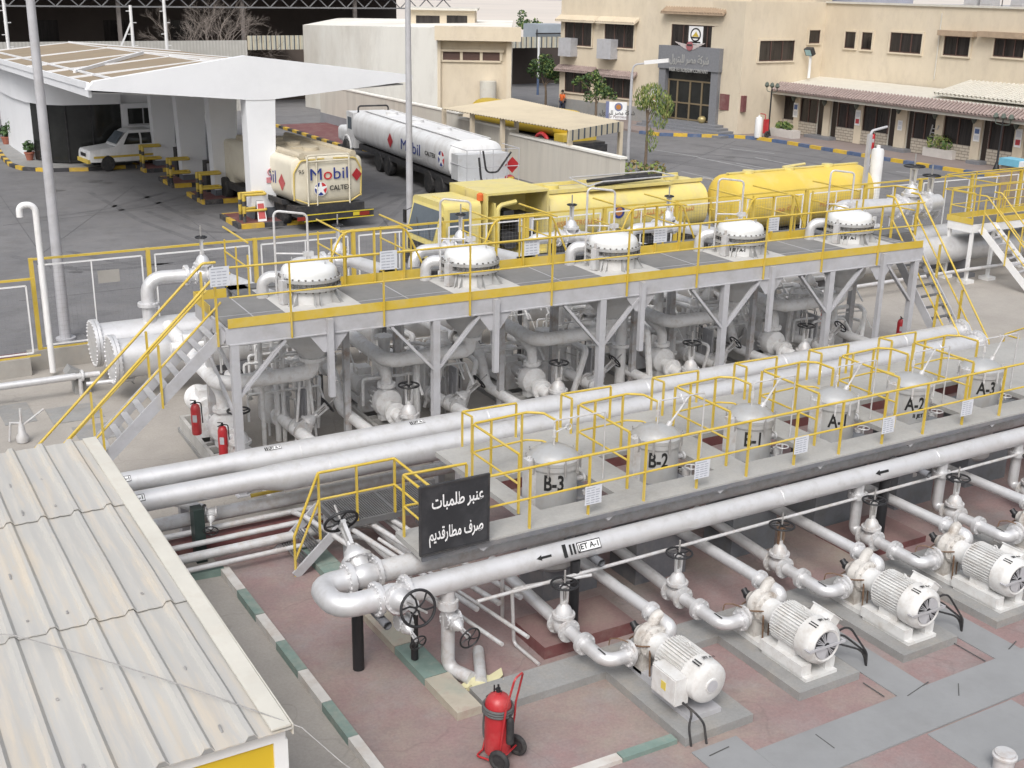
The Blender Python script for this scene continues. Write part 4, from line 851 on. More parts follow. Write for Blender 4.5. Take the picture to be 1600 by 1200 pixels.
for i in (3, 4):
    Mx = Matrix.Rotation(radians(-42), 4, 'Z') @ Matrix.Translation((0, 0, DZ+.16)) @ Matrix.Rotation(pi/2, 4, 'X')
    text('II JET A-1', .10, M_ltr_k, VS[i], Mx, .002, .005, wrap=.543, name='product_band')
    tag(VS[i], vl[i], 'pressure vessel')
# gate valves behind the vessels and their feed pipes from the manifold
for i in range(5):
    xw = PP(XV[i]-.05, 0).x
    t = thing('feed_pipe', 'white feed pipe arching from the manifold behind vessel %d from the cabin end' % (i+1), 'pipe', (xw, 0, 0), 0, 'arched feed pipes')
    MB().tube(fil([(-1.5, 29.1, 1.2), (-1.5, 29.1, 2.5), (.1, 28.9, 2.5), (.35, 24.6, 2.75), (.6, 23.2, 2.75)], .38, 8), .165, 18).build('pipe', M_sil, t)
    MB().flange((-1.5, 29.1, 1.85), Z_, .26, .08, 14).build('flange', M_sil, t)
    MB().flange((-.55, 28.98, 2.5), (1, -.1, 0), .26, .08, 14).build('flange', M_sil, t)
    gate_valve('gate_valve', 'gate valve with tall dark stem behind vessel %d from the cabin end' % (i+1), Matrix.Translation((xw-.15, 28.9, 2.5)) @ Matrix.Rotation(radians(-95), 4, 'Z'), 1.2, .13, 5, 'feed pipe valves', body=M_sil)
# placards along the front railing
for i, (px, py) in enumerate(((343, 432), (607, 406), (831, 385), (1032, 366), (1208, 349))):
    c = GY(px, py, 20.75-.02*i); placard('white notice sheet on the raised platform railing, %s from the cabin end' % NTH[i], c, .36, .36, group='notice sheets on the raised platform', rows=6)

# ------------------------------------------------------------------ stairs
def stairs(name, label, top, dirv, run_, rise, wd, n, rail=True, group=None, tread_m=M_grate, string_m=M_grey, posts=3, H=1.0, far=1, side=(0, 1), hook=False, short='steel stairs'):
    """top: middle of the upper edge; dirv: horizontal direction of descent"""
    D = Vector((*dirv, 0)).normalized(); N_ = Vector((-D.y, D.x, 0)); t = thing(name, label, 'stairs', top, 0, group)
    for s in (-1, 1):
        b = N_*(s*wd/2); MB().bar(b+Vector((0, 0, -.10)), b+D*run_+Vector((0, 0, -rise+.02)), .035, .22, Z_).build('stringer', string_m, t)
    for i in range(n):
        f = (i+1)/(n+1); c = D*(run_*f)+Vector((0, 0, -rise*f)); MB().bar(c-N_*(wd/2-.02), c+N_*(wd/2-.02), .13, .022, Z_).build('tread', tread_m, t)
    if rail:
        for s in side:
            b = N_*((s*2-1)*(wd/2+.03)); r = thing('handrail', '%s yellow handrail of the %s' % ('farther' if s == far else 'nearer', short), 'railing', Vector(top)+b, 0, 'stair handrails')
            pts = [D*-.15+Vector((0, 0, H+.0)), D*.10+Vector((0, 0, H)), D*run_+Vector((0, 0, H-rise+.05))]
            if hook: pts += [D*(run_+.12)+Vector((0, 0, H-rise-.35)), D*(run_+.02)+Vector((0, 0, H-rise-.5))]
            MB().tube(fil(pts, .12, 5), .026, 10).build('top_rail', M_yel, r)
            MB().tube([D*.05+Vector((0, 0, H*.48)), D*run_+Vector((0, 0, H*.5-rise+.05))], .022, 8).build('mid_rail', M_yel, r)
            for k in range(posts):
                f = .04+.92*k/(posts-1); c = D*(run_*f)+Vector((0, 0, -rise*f)); MB().bar(c+Vector((0, 0, -.22)), c+Vector((0, 0, H-.02)), .07, .035, D).build('post', M_yel, r)
    return t
stairs('steel_stairs', 'steel stairs climbing to the left end of the raised platform', PP(-.05, .45, DZ), (-1, .03), 3.55, 3.38, .92, 15, posts=4, tread_m=mat('pale_tread', (.40, .40, .41), .5, 0, .1, 3), far=0, short='stairs beside the cabin roof')
stairs('steel_stairs', 'steel stairs going down at the right end of the raised platform', (24.75, 21.85, DZ), (.06, -1), 2.75, 3.38, .92, 13, posts=4, hook=True, short='stairs beyond the ends of the twin pipes')
m = MB(); m.box(-.85, .55, -.05, .75, DZ-.05, DZ); m.box(-.85, .55, -.09, -.05, DZ-.3, DZ-.03); g = m.build('landing', M_grate); g.location = (24.78, 21.88, 0); tag(g, 'small grating landing at the top of the right hand stairs of the raised platform', 'landing')
railing('guard_rail', 'yellow railing round the landing at the right end of the raised platform', [(24.1, 22.62, DZ), (25.25, 22.62, DZ), (25.28, 21.9, DZ)], 1.1, [0, 1], group='raised platform railings', bend=.1)

# ================================================================== MANIFOLD PIPES behind the platform
def mani(label, y, x0, x1, R):
    t = thing('manifold_pipe', label, 'pipe', (x0, y, 1.0), 0, 'huge manifold pipes')
    MB().tube([(.05, 0, 0), (x1-x0, 0, 0)], R, 40).build('pipe', M_sil, t)
    m = MB(); m.flange((.06, 0, 0), X_, R+.115, .07, 30, br=.026); m.flange((-.02, 0, 0), X_, R+.115, .07, 30, br=.026); m.build('flange', M_sil, t)
    for k in range(5):
        x = 3+6.5*k; m = MB(); m.box(x-.12, x+.12, -.35, .35, -.99, -R*.75); m.box(x-.3, x+.3, -.5, .5, -.995, -.85); m.build('saddle', M_greyd, t)
    return t
mani('farther of two huge white manifold pipes behind the raised platform', 29.20, 5.42, 40, .47)
mani('nearer of two huge white manifold pipes behind the raised platform', 27.65, 5.50, 41.5, .47)
tag(MB().tube([(-2, 28.35, .50), (4.75, 28.33, .50)], .085, 14).build('hose_pipe', M_sil), 'white pipe with a black end lying along the left edge by the bund wall', 'pipe')
tag(MB().cyl((3.05, 28.38, .5), (2.9, 28.38, .5), .095, n=16).build('end_fitting', M_black), 'black end fitting of the white pipe at the left picture edge', 'fitting')
m = MB(); m.tube([(4.75, 28.33, .5), (5.3, 28.3, .5)], .07, 12); m.flange((4.9, 28.33, .5), X_, .14, .05, 8); m.cyl((4.85, 28.33, .01), (4.85, 28.33, .5), .05, n=8); tag(m.build('pipe_end', M_sil2), 'flanged silver end of the white pipe beside the manifold', 'pipe')
tag(MB().tube([G(135, 600, .45), G(210, 592, .45)], .05, 10).build('pipe', M_sil), 'short white pipe crossing behind the left stairs', 'pipe')
m = MB(); c = G(128, 612, .0); m.box(-.18, .18, -.2, .2, 0, .4); m.xf(Matrix.Translation((-.1, 0, .45)) @ Matrix.Rotation(.6, 4, 'Y')); m.box(-.25, .2, -.2, .2, -.08, .12); g = m.build('junction_box', M_conc2); g.location = c; tag(g, 'grey junction box on a plinth left of the stairs', 'box')
m = MB(); m.lathe([(.12, 0), (.13, .12), (.08, .2), (.06, .35), (.02, .5)], n=14); m.tube([(-.25, .1, .02), (-.2, .05, .45), (0, 0, .42)], .025, 6); m.tube([(0, 0, .35), (.5, .12, .62)], .022, 6); m.tube([(0, 0, .35), (.02, 0, .75)], .03, 6); g = m.build('hydrant', M_sil2); g.location = G(36, 690, .02); tag(g, 'small dark hydrant with levers on the floor behind the cabin roof', 'hydrant')

# ================================================================== SKID PUMPS and small strainers under the platform
def skid(label):
    t = thing('pump_skid', label, 'pump', PP(XV[0]-1.78, 1.35, 0), PR, 'pump skids under the raised platform')
    m = MB(); m.box(-.45, .45, -.2, 2.6, .005, .10); m.build('plinth', M_conc2, t)
    m = MB(); m.box(-.42, -.34, -.1, 2.5, .10, .40); m.box(.34, .42, -.1, 2.5, .10, .40)
    for y in (-.1, .38, .62, 1.15, 1.5, 2.42): m.box(-.339, .339, y, y+.09, .12, .395)
    m.box(-.339, .339, .0, 2.4, .15, .18); m.build('base_frame', mat('skid_paint', (.46, .45, .43), .6, 0, .1, 3, [((.26, .24, .22), .5, 2.0)]), t)
    m = MB(); m.box(-.30, .30, .72, 1.1, .19, .26); m.box(-.30, .30, .1, .36, .19, .26); m.build('dark_opening', M_dark, t)  # near-black blocks stand in for the dark, shaded holes between frame bars
    m = MB(); m.cyl((0, 1.50, .78), (0, 2.35, .78), .27, n=24); m.lathe([(.27, 2.35), (.29, 2.38), (.29, 2.5), (.2, 2.56)], (0, 0, .78), (0, 1, 0), 24); m.box(-.22, .22, 1.6, 2.25, .395, .56); m.box(-.16, .16, 1.65, 2.0, 1.02, 1.2); m.build('motor', M_pipew, t)
    m = MB(); m.cyl((0, .78, .78), (0, 1.50, .78), .12, n=16); m.add([(-.35, 1.3, .4), (.35, 1.3, .4), (.22, 1.3, .95), (-.22, 1.3, .95), (-.35, .95, .4), (.35, .95, .4)], [(0, 1, 2, 3), (0, 3, 4), (1, 5, 2), (3, 2, 5, 4)]); m.build('coupling_guard', M_sil2, t)
    m = MB(); m.lathe([(.16, .2), (.30, .26), (.33, .4), (.30, .54), (.2, .62), (.16, .8)], (0, 0, .78), (0, 1, 0), 24)
    for k in range(16): a = 2*pi*k/16; m.cyl((cos(a)*.30, .5, .78+sin(a)*.30), (cos(a)*.30, .64, .78+sin(a)*.30), .018, n=6)
    m.box(-.18, .18, .28, .5, .395, .6); m.tube(fil([(0, .4, 1.0), (0, .4, 1.5), (-.15, 1.3, 1.9), (-.15, 3.0, 1.9)], .2), .12, 14); m.flange((0, .4, 1.18), Z_, .2, .08, 10); m.build('pump_casing', M_pipew, t)
    m = MB(); m.tube([(0, .25, .72), (0, -.15, .66), (0, -.9, .62), (0, -3.1, .62)], .14, 16, True, [.14, .14, .145, .145]); m.flange((0, -.08, .67), Y_, .24, .09, 12); m.build('discharge_pipe', M_pipew, t)
    return t
k0 = skid('pump skid farthest left under the raised platform, beside the red extinguishers')
for i in range(1, 5): dup(k0, PP(XV[i]-1.78, 1.35, 0), label='pump skid under the raised platform, %s from the cabin end' % NTH[i])
def strainer(label):
    t = thing('strainer_vessel', label, 'strainer', PP(XV[0]-.40, 3.0, 0), PR, 'upright strainers under the raised platform')
    m = MB(); m.lathe([(.10, .25), (.22, .30), (.27, .40), (.27, 1.30)], n=24)
    for k in range(3): a = 2*pi*k/3; m.cyl((cos(a)*.2, sin(a)*.2, 0), (cos(a)*.2, sin(a)*.2, .4), .03, n=6)
    m.build('shell', M_pipew, t)
    m = MB(); m.flange((0, 0, 1.31), Z_, .35, .05, 12); m.flange((0, 0, 1.37), Z_, .35, .05, 12); m.cyl((-.1, 0, 1.4), (-.1, 0, 1.52), .03, n=6); m.build('lid', M_sil2, t)
    m = MB(); m.tube([(0, 0, .55), (.06, -.45, .5), (.25, -3.3, .5)], .13, 14); m.flange((.06, -.45, .5), (.06, -1, 0), .2, .07, 10); m.tube(fil([(0, 0, 1.0), (-.42, .15, 1.0), (-.5, 1.4, 1.0)], .25), .13, 14); m.flange((-.40, .15, 1.0), (1, -.3, 0), .22, .08, 10); m.build('pipe', M_pipew, t)
    m = MB(); m.torus((-.62, .3, 1.35), (.4, -.8, .5), .16, .014, 18, 6)
    for k in range(4): a = 2*pi*k/4; m.cyl((-.62, .3, 1.35), Vector((-.62, .3, 1.35))+Matrix.Rotation(a, 3, Vector((.4, -.8, .5))) @ Vector((.142, .071, 0)), .01, n=5)
    m.cyl((-.62, .3, 1.35), (-.5, .32, 1.0), .03, n=6); m.build('handwheel', M_black, t)
    m = MB()
    for j in range(6):
        x = .35+.13*j; y = -.6+.22*(j % 3); m.tube(fil([(x, y, .0), (x, y, .9+.25*(j % 3)), (x-.35, y+.5, 1.0+.2*(j % 3))], .06), .014, 6)
    m.build('sampling_tube', M_sil2, t)
    m = MB(); m.box(.52, .56, -.8, -.4, .1, 1.15); m.box(.5, .58, -.62, -.58, 0, 1.0); m.build('gauge_board', M_grey, t)
    return t
s0 = strainer('upright silver strainer under the raised platform nearest the left stairs')
for i in range(1, 5): dup(s0, PP(XV[i]-.40, 3.0, 0), label='upright silver strainer under the raised platform, %s from the cabin end' % NTH[i])
for i in range(5):
    m = MB(); random.seed(i+3)
    for j in range(20):
        x = random.uniform(-1.4, 1.6); y = random.uniform(1.9, 5.5); z = random.uniform(.9, 2.2); L = random.uniform(.6, 1.6)
        m.tube(fil([(x, y, z-.6), (x, y, z), (x+L, y-.1, z), (x+L, y-.5, z-.4)], .06), random.choice((.018, .025, .035)), 6)
    m.cyl((.4, 3.4, 0), (.4, 3.4, 1.7), .09, n=12); m.cyl((.9, 4.4, 0), (.9, 4.4, 1.4), .07, n=12); m.lathe([(.1, 1.2), (.18, 1.24), (.18, 1.4), (.1, 1.5), (.04, 1.7)], (.4, 3.4, 0), n=12)
    g = m.build('instrument_piping', M_pipew); g.location = PP(XV[i]+.1, 0, 0); tag(g, 'tangle of thin instrument pipes behind the strainer of vessel %d from the cabin end' % (i+1), 'piping', 'instrument piping under the raised platform')
for i in range(5):
    x = XV[i]
    gate_valve('gate_valve', 'white gate valve on a pump discharge under the platform, %s from the cabin end' % NTH[i], Matrix.Translation(PP(x-1.78, .55, .63)), 1.15, .21, 5, 'valves under the raised platform', body=M_sil2)
    gate_valve('gate_valve', 'slanting gate valve on a strainer outlet under the platform, %s from the cabin end' % NTH[i], Matrix.Translation(PP(x-.22, 1.6, .52)) @ Matrix.Rotation(radians(55), 4, 'Y'), 1.0, .18, 5, 'valves under the raised platform', body=M_sil2)
    gate_valve('gate_valve', 'tall gate valve between manifold and platform leg, %s from the cabin end' % NTH[i], Matrix.Translation(PP(x+1.0, 3.6, 1.35)) @ Matrix.Rotation(radians(20), 4, 'Z'), 1.3, .22, 5, 'valves under the raised platform', body=M_sil2)
    m = MB(); m.tube(fil([(1.0, 6.2, 1.35), (1.0, 2.6, 1.35), (1.0, 2.2, .6), (1.05, -.9, .55)], .3), .12, 16); m.flange((1.0, 2.95, 1.35), Y_, .2, .08, 10); m.cyl((1.0, 4.4, 0), (1.0, 4.4, 1.25), .07, n=10); m.box(.8, 1.2, 4.2, 4.6, .004, .12)
    g = m.build('branch_pipe', M_pipew); g.location = PP(x, 0, 0); tag(g, 'bent white branch pipe under the raised platform, %s from the cabin end' % NTH[i], 'pipe', 'branch pipes under the raised platform')
for y, z, r, lb in ((2.75, 2.45, .09, 'upper long thin white pipe hung under the back of the raised platform'), (3.9, 1.95, .11, 'long white pipe low behind the raised platform legs'), (.55, .28, .05, 'long thin pipe near the floor under the raised platform')):
    tag(MB().tube([PP(-.2, y, z), PP(17.4, y, z)], r, 12).build('pipe', M_pipew), lb, 'pipe', 'long pipes under the raised platform')
for i in range(5):
    rr = random.Random(50+i); t = thing('standpipe', 'cluster of white flanged standpipes among the pumps, %s from the cabin end' % NTH[i], 'pipe', PP(XV[i]-.6, 0, 0), PR, 'standpipes under the raised platform')
    m = MB()
    for j in range(5):
        x, y, r_, h_ = rr.uniform(-1.0, 1.4), rr.uniform(1.7, 4.6), rr.choice((.05, .07, .10, .13)), rr.uniform(1.1, 2.5)
        m.cyl((x, y, 0), (x, y, h_), r_, n=12); m.flange((x, y, h_), Z_, r_*1.7, .05, 8); m.flange((x, y, h_*.55), Z_, r_*1.7, .07, 8)
        m.tube(fil([(x, y, h_*.75), (x+rr.uniform(.3, .9), y, h_*.75), (x+rr.uniform(.3, .9), y-.6, h_*.75), (x+.5, y-.6, .2)], .12), r_*.6, 8)
    m.build('pipe', M_pipew, t)
def extinguisher(label, loc, s=1.0, group='hand fire extinguishers'):
    t = thing('fire_extinguisher', label, 'fire extinguisher', loc, 0, group)
    MB().lathe([(.085*s, 0), (.09*s, .02*s), (.09*s, .50*s), (.07*s, .57*s), (.03*s, .60*s)], n=18).build('cylinder', M_red, t)
    m = MB(); m.cyl((0, 0, .6*s), (0, 0, .66*s), .022*s, n=8); m.bar((0, 0, .66*s), (-.10*s, -.06*s, .70*s), .025*s, .015*s); m.bar((0, 0, .63*s), (-.10*s, -.06*s, .62*s), .025*s, .012*s); m.tube(fil([(.02*s, 0, .62*s), (.11*s, 0, .60*s), (.12*s, 0, .2*s)], .05), .012*s, 6); m.build('valve', M_black, t)
    m = MB(); m.xf(Matrix.Rotation(radians(-120), 4, 'Z')); m.box(.088*s, .093*s, -.04*s, .04*s, .26*s, .40*s); m.build('label_plate', M_grey, t)
    return t
extinguisher('red extinguisher hung on the rear left leg of the raised platform', G(308, 678, .78), 1.08)
extinguisher('red extinguisher low by the front left leg, half behind the twin pipes', G(350, 712, .55), 1.05)
extinguisher('red extinguisher standing on the floor under the far-end vessel', G(1286, 505, .01), 1.0)
extinguisher('red extinguisher on the floor by the right end leg of the raised platform', G(1404, 530, .01), 1.0)
# ================================================================== BUND WALL AND FENCE
tag(MB().box(4.1, 62, 30.85, 31.08, .005, .50).build('bund_wall', M_conc), 'low concrete bund wall carrying the yellow fence', 'wall')
tag(MB().box(-30, 4.09, 30.45, 30.68, .005, .45).build('bund_wall', M_conc), 'lower stretch of concrete bund wall at the left edge', 'wall')
struct(MB().box(-20, 12, 31.6, 32.5, .002, .03).build('drain_channel', M_redd))
m = MB()
for k in range(60): m.box(-8+k*.3, -7.85+k*.3, 31.7, 32.4, .032, .05)
struct(m.build('drain_grating', M_redd))
FY0 = 30.96; FP = [4.42 + 2.86*k for k in range(15)]
def fence_panel(x0, x1, y, z0, z1, label, left=True, right=False, bar=True):
    t = thing('fence', label, 'fence', (x0, y, 0), 0, 'fence panels along the bund wall'); L = x1-x0
    m = MB(); m.bar((-.03, 0, z1), (L+.03, 0, z1), .07, .05); m.build('top_rail', M_yel, t); m = MB(); m.bar((0, 0, z0+.02), (L, 0, z0+.02), .05, .04); m.build('bottom_rail', M_yel, t)
    if left: MB().bar((0, 0, z0), (0, 0, z1+.03), .10, .10, Y_).build('post', M_yel, t)
    if right: MB().bar((L, 0, z0), (L, 0, z1+.03), .10, .10, Y_).build('post', M_yel, t)
    m = MB(); a, b = .17, L-.17
    for p, q in (((a, z0+.10), (b, z0+.10)), ((a, z1-.16), (b, z1-.16)), ((a, z0+.10), (a, z1-.16)), ((b, z0+.10), (b, z1-.16))): m.bar((p[0], -.01, p[1]), (q[0], -.01, q[1]), .035, .035, Y_)
    if bar: m.bar((L*.5, -.01, z0+.1), (L*.5, -.01, z1-.16), .03, .03, Y_)
    m.build('white_frame', M_white, t)
    m = MB(); nx, nz = int((b-a)/.11), int((z1-z0-.26)/.11)
    for i in range(1, nx): m.bar((a+(b-a)*i/nx, -.01, z0+.12), (a+(b-a)*i/nx, -.01, z1-.18), .0032, .0032, Y_)
    for i in range(1, nz): z = z0+.1+(z1-z0-.26)*i/nz; m.bar((a+.02, -.012, z), (b-.02, -.012, z), .0032, .0032, Y_)
    m.build('wire_mesh', mat('dull_wire', (.26, .26, .26), .6, .3, .1, 4), t); return t
for k in range(14):
    fence_panel(FP[k], FP[k+1], FY0, .50, 2.82, 'yellow and white fence panel, %s counting from the crooked vent pipe' % NTH[k+1], True, k == 13)
fence_panel(1.5, 4.36, 30.58, .45, 2.42, 'lower yellow and white fence panel at the left picture edge', True, False, False)
tag(MB().box(G(147, 0, 0).x if False else 5.98, 6.52, FY0-.03, FY0-.02, 2.05, 2.38).build('fence_plate', M_conc), 'worn blank grey plate hung on the fence near the lamp post', 'plate')
# vent pipe with a crook
m = MB(); z1 = 4.3; m.tube(fil([(0, 0, .1), (0, 0, z1), (-.36, 0.02, z1), (-.36, .02, z1-.28)], .18, 8), .075, 16); t = m.build('vent_pipe', M_white); t.location = (4.62, 30.2, 0)
b = GY(85, 600, 30.2); t.location = (b.x, 30.2, 0); tag(t, 'white vent pipe with a crooked top by the bund wall at left', 'vent pipe')
# lamp posts
def lamp_post(label, loc, h, r, lean=0.0):
    t = thing('lamp_post', label, 'lamp post', loc, 0, 'tall grey lamp posts'); MB().cyl((0, 0, 0), (lean, 0, h), r, r*.62, 16).build('pole', M_grey, t)
    m = MB(); m.cyl((0, 0, 0), (0, 0, .06), r*1.7, n=14); m.build('base', M_grey, t)
    m = MB(); m.tube(fil([(lean, 0, h-.02), (lean+.1, 0, h+.9), (lean+1.4, 0, h+1.2)], .5), .045, 8); m.build('arm', M_grey, t); MB().box(lean+1.3, lean+1.9, -.13, .13, h+1.12, h+1.24).build('lamp_head', M_grey, t); return t
lp = lamp_post('tall grey lamp post on the road behind the left fence', G(103, 530), 11.5, .155)
lamp_post('tall grey lamp post rising beside the yellow tanker cab', GY(641, 380, 36.6)*1 if False else Vector((G(641, 395).x, G(641, 395).y, 0)), 11.5, .135)
# tall cylinder and thin post behind the platform right end
c = GY(1359, 350, 33.0); cyl = thing('standpipe_vessel', 'tall slim white cylinder standing behind the fence by the right end of the platform', 'cylinder', (c.x, 33.0, 0)); zt_ = GY(1376, 232, 33.0).z
MB().lathe([(.24, 0), (.24, zt_-.1), (.20, zt_), (.08, zt_+.02), (.08, zt_+.12), (.02, zt_+.14)], n=20).build('shell', M_white, cyl)
MB().flange((0, 0, 1.4), Z_, .34, .06, 8).build('flange', M_white, cyl)
c2 = GY(1345, 340, 32.4); m = MB(); zt2 = GY(1353, 210, 32.4).z; m.bar((0, 0, 0), (0, 0, zt2), .16, .12, Y_); m.tube(fil([(0, 0, zt2-.1), (.1, 0, zt2+.12), (.75, -.1, zt2+.25)], .12), .05, 8); m.bar((0, 0, zt2*.72), (.5, .3, zt2*.72), .05, .05)
g = m.build('grey_post', M_grey); g.location = (c2.x, 32.4, 0); tag(g, 'grey post with a bent top arm beside the slim white cylinder', 'post')

# ================================================================== RIGHT HAND PLATFORM AND VALVES
rq = thing('steel_platform', 'second raised platform crossing the manifold pipes at the right picture edge', 'platform', (33.75, 26.7, 0))
RZ = 2.02
m = MB(); m.box(0, 12, 0, 1.0, RZ-.05, RZ); m.build('deck', M_grate, rq)
m = MB(); m.box(0, 12, -.05, 0, RZ-.28, RZ); m.box(-.05, 0, -.05, 1.0, RZ-.28, RZ); m.box(0, 12, 1.0, 1.05, RZ-.28, RZ); m.build('beam', M_white, rq)
m = MB(); m.box(-.07, -.05, -.05, 1.05, RZ, RZ+.20); m.build('toe_board', M_yel, rq)
m = MB(); m.box(1.15, 12, -.07, -.05, RZ, RZ+.20); m.build('toe_board', M_yel, rq)
m = MB(); m.box(0, 12, 1.02, 1.04, RZ, RZ+.20); m.build('toe_board', M_yel, rq)
for (x, y) in ((.05, .02), (1.15, .02), (.05, .95), (4, .02), (8, .02), (4, .95)):
    m = MB(); m.bar((x, y, 0), (x, y, RZ-.28), .10, .10, Y_); m.box(x-.2, x+.2, y-.2, y+.2, .004, .12); m.build('leg', M_white, rq)
for lb, pts, ps in (('yellow railing on the left side of the right hand platform', [(33.75, 26.75, RZ), (33.75, 27.7, RZ)], [0, 1]), ('yellow railing along the back of the right hand platform', [(33.8, 27.72, RZ), (45, 27.72, RZ)], [0, (35.2, 27.72, RZ), (36.6, 27.72, RZ), (38.5, 27.72, RZ), (41, 27.72, RZ), 1]), ('yellow railing along the front of the right hand platform', [(35.1, 26.68, RZ), (45, 26.68, RZ)], [0, (36.5, 26.68, RZ), (38, 26.68, RZ), (40, 26.68, RZ), 1]), ('yellow railing of the gangway behind the right hand platform', [(36.3, 27.8, RZ), (36.3, 30.2, RZ), (42, 30.2, RZ)], [0, 1, (38, 30.2, RZ), (40, 30.2, RZ)])):
    railing('guard_rail', lb, pts, 1.05, ps, group='right hand platform railings', bend=.12)
stairs('steel_stairs', 'pale steel stairs of the right hand platform at the picture edge', (34.4, 26.62, RZ), (.25, -1), 2.0, 2.0, 1.0, 9, posts=3, string_m=M_white, tread_m=M_grey, short='pale stairs at the picture edge')
# big elbow and gate valve on manifold
t = thing('bypass_pipe', 'fat white pipe with flanges above the manifold at the right end', 'pipe', (31.0, 29.2, 0))
MB().tube(fil([(-1.2, 0, 1.3), (-1.2, 0, 2.45), (1.2, -.15, 2.35), (3.6, -.2, 2.35)], .5, 8), .30, 22).build('pipe', M_sil, t)
MB().flange((1.5, -.16, 2.35), X_, .44, .08, 16).build('flange', M_sil, t); MB().flange((2.9, -.18, 2.35), X_, .44, .08, 16).build('flange', M_sil, t)
gate_valve('gate_valve', 'big gate valve with tall dark stem left of the right hand platform', Matrix.Translation((33.2, 29.0, 2.35)) @ Matrix.Rotation(radians(90), 4, 'Z'), 1.75, .34, 5, 'big gate valves', body=M_sil)
gate_valve('gate_valve', 'big gate valve half hidden behind the right hand platform railings', Matrix.Translation((34.6, 29.4, 2.0)) @ Matrix.Rotation(radians(90), 4, 'Z'), 1.6, .30, 5, 'big gate valves', body=M_sil)
t = thing('pig_trap', 'flanged white pipe end above the manifold left of the right hand platform', 'pipe', (29.6, 27.9, 1.75)); MB().cyl((-1.4, 0, 0), (.9, 0, 0), .22, n=20).build('pipe', M_sil, t); MB().flange((.9, 0, 0), X_, .36, .09, 12).build('flange', M_sil, t)
tag(MB().tube([(24, 26.6, .45), (34, 26.6, .5), (40, 26.4, .5)], .06, 10).build('pipe', M_sil2), 'thin grey pipe low in front of the manifold at right', 'pipe')

# ================================================================== VEHICLES
def wheel(parent, x, y, r=.5, wd=.30, axis=X_, name='wheel'):
    A = Vector(axis); o = MB().lathe([(r*.62, -wd/2), (r*.93, -wd/2), (r, -wd*.35), (r, wd*.35), (r*.93, wd/2), (r*.62, wd/2)], (x, y, r), axis, 26).build(name, M_rubber, parent)
    MB().lathe([(.02, -wd*.40), (r*.30, -wd*.42), (r*.35, -wd*.30), (r*.60, -wd*.36), (r*.62, -wd*.2), (r*.62, wd*.2), (r*.60, wd*.36), (r*.35, wd*.30), (r*.3, wd*.42), (.02, wd*.4)], (x, y, r), axis, 20).build('rim', mat('wheel_rim', (.24, .24, .24), .5, .1, .2, 5), o); return o
def sect(mb, prof, y0, y1, cx=0.0, caps=True, dome=0.0, n=None):
    """extrude an (x,z) outline along y; dome pushes the ends out"""
    k = len(prof); mx = sum(p[0] for p in prof)/k; mz = sum(p[1] for p in prof)/k
    rings = [(y0-dome, .0), (y0-dome*.93, .35), (y0-dome*.7, .70), (y0-dome*.35, .92), (y0, 1), (y1, 1), (y1+dome*.35, .92), (y1+dome*.7, .70), (y1+dome*.93, .35), (y1+dome, .0)] if dome else [(y0, 1), (y1, 1)]
    vs = []; fs = []
    for y, s in rings:
        s = max(s, .01); vs += [(mx+(p[0]-mx)*s, y, mz+(p[1]-mz)*s) for p in prof]
    for i in range(len(rings)-1):
        for j in range(k): a = i*k+j; b = i*k+(j+1) % k; fs.append((a, b, b+k, a+k))
    fs.append(tuple(range(k-1, -1, -1))); fs.append(tuple((len(rings)-1)*k+j for j in range(k)))
    return mb.add(vs, fs)
def rrect(w_, z0, z1, r, n=5, top=None):
    out = []; rt = r if top is None else top
    for cx, cz, a0, rr in ((w_/2-r, z0+r, -90, r), (w_/2-rt, z1-rt, 0, rt), (-w_/2+rt, z1-rt, 90, rt), (-w_/2+r, z0+r, 180, r)):
        for i in range(n+1): a = radians(a0+90*i/n); out.append((cx+cos(a)*rr, cz+sin(a)*rr))
    return out
def ellip(w_, z0, z1, p=2.6, n=28):
    out = []; cz = (z0+z1)/2; h = (z1-z0)/2
    for i in range(n):
        a = 2*pi*i/n; c, s_ = cos(a), sin(a); out.append((w_/2*math.copysign(abs(c)**(2/p), c), cz+h*math.copysign(abs(s_)**(2/p), s_)))
    return out
def diamond(mb, M, s, mats=None): mb.xf(M); mb.add([(-s, 0, 0), (0, -s, 0), (s, 0, 0), (0, s, 0)], [(0, 1, 2, 3)]); return mb
def caltex(parent, M, R):
    """white disc with a five pointed star, dark half left and red half right"""
    mb = MB().xf(M).mt(0); mb.cyl((0, 0, 0), (0, 0, .003), R, n=30)
    pts = []
    for i in range(10): a = pi/2+2*pi*i/10; r = R*.97 if i % 2 == 0 else R*.38; pts.append((cos(a)*r, sin(a)*r))
    for i in range(5):                       # coloured wedges between the star points
        a0 = pi/2+2*pi*i/5; a1 = a0+2*pi/5; inn = (cos((a0+a1)/2)*R*.40, sin((a0+a1)/2)*R*.40); arc = [(cos(a0+.12+(a1-a0-.24)*j/6)*R*.93, sin(a0+.12+(a1-a0-.24)*j/6)*R*.93) for j in range(7)]
        mb.mt(1 if cos((a0+a1)/2) < .05 else 2); poly = [inn]+arc; mb.add([(p[0], p[1], .005) for p in poly], [tuple(range(8))])
    mb.build('star_emblem', [M_ltr_w, M_ltr_b, M_ltr_r], parent)

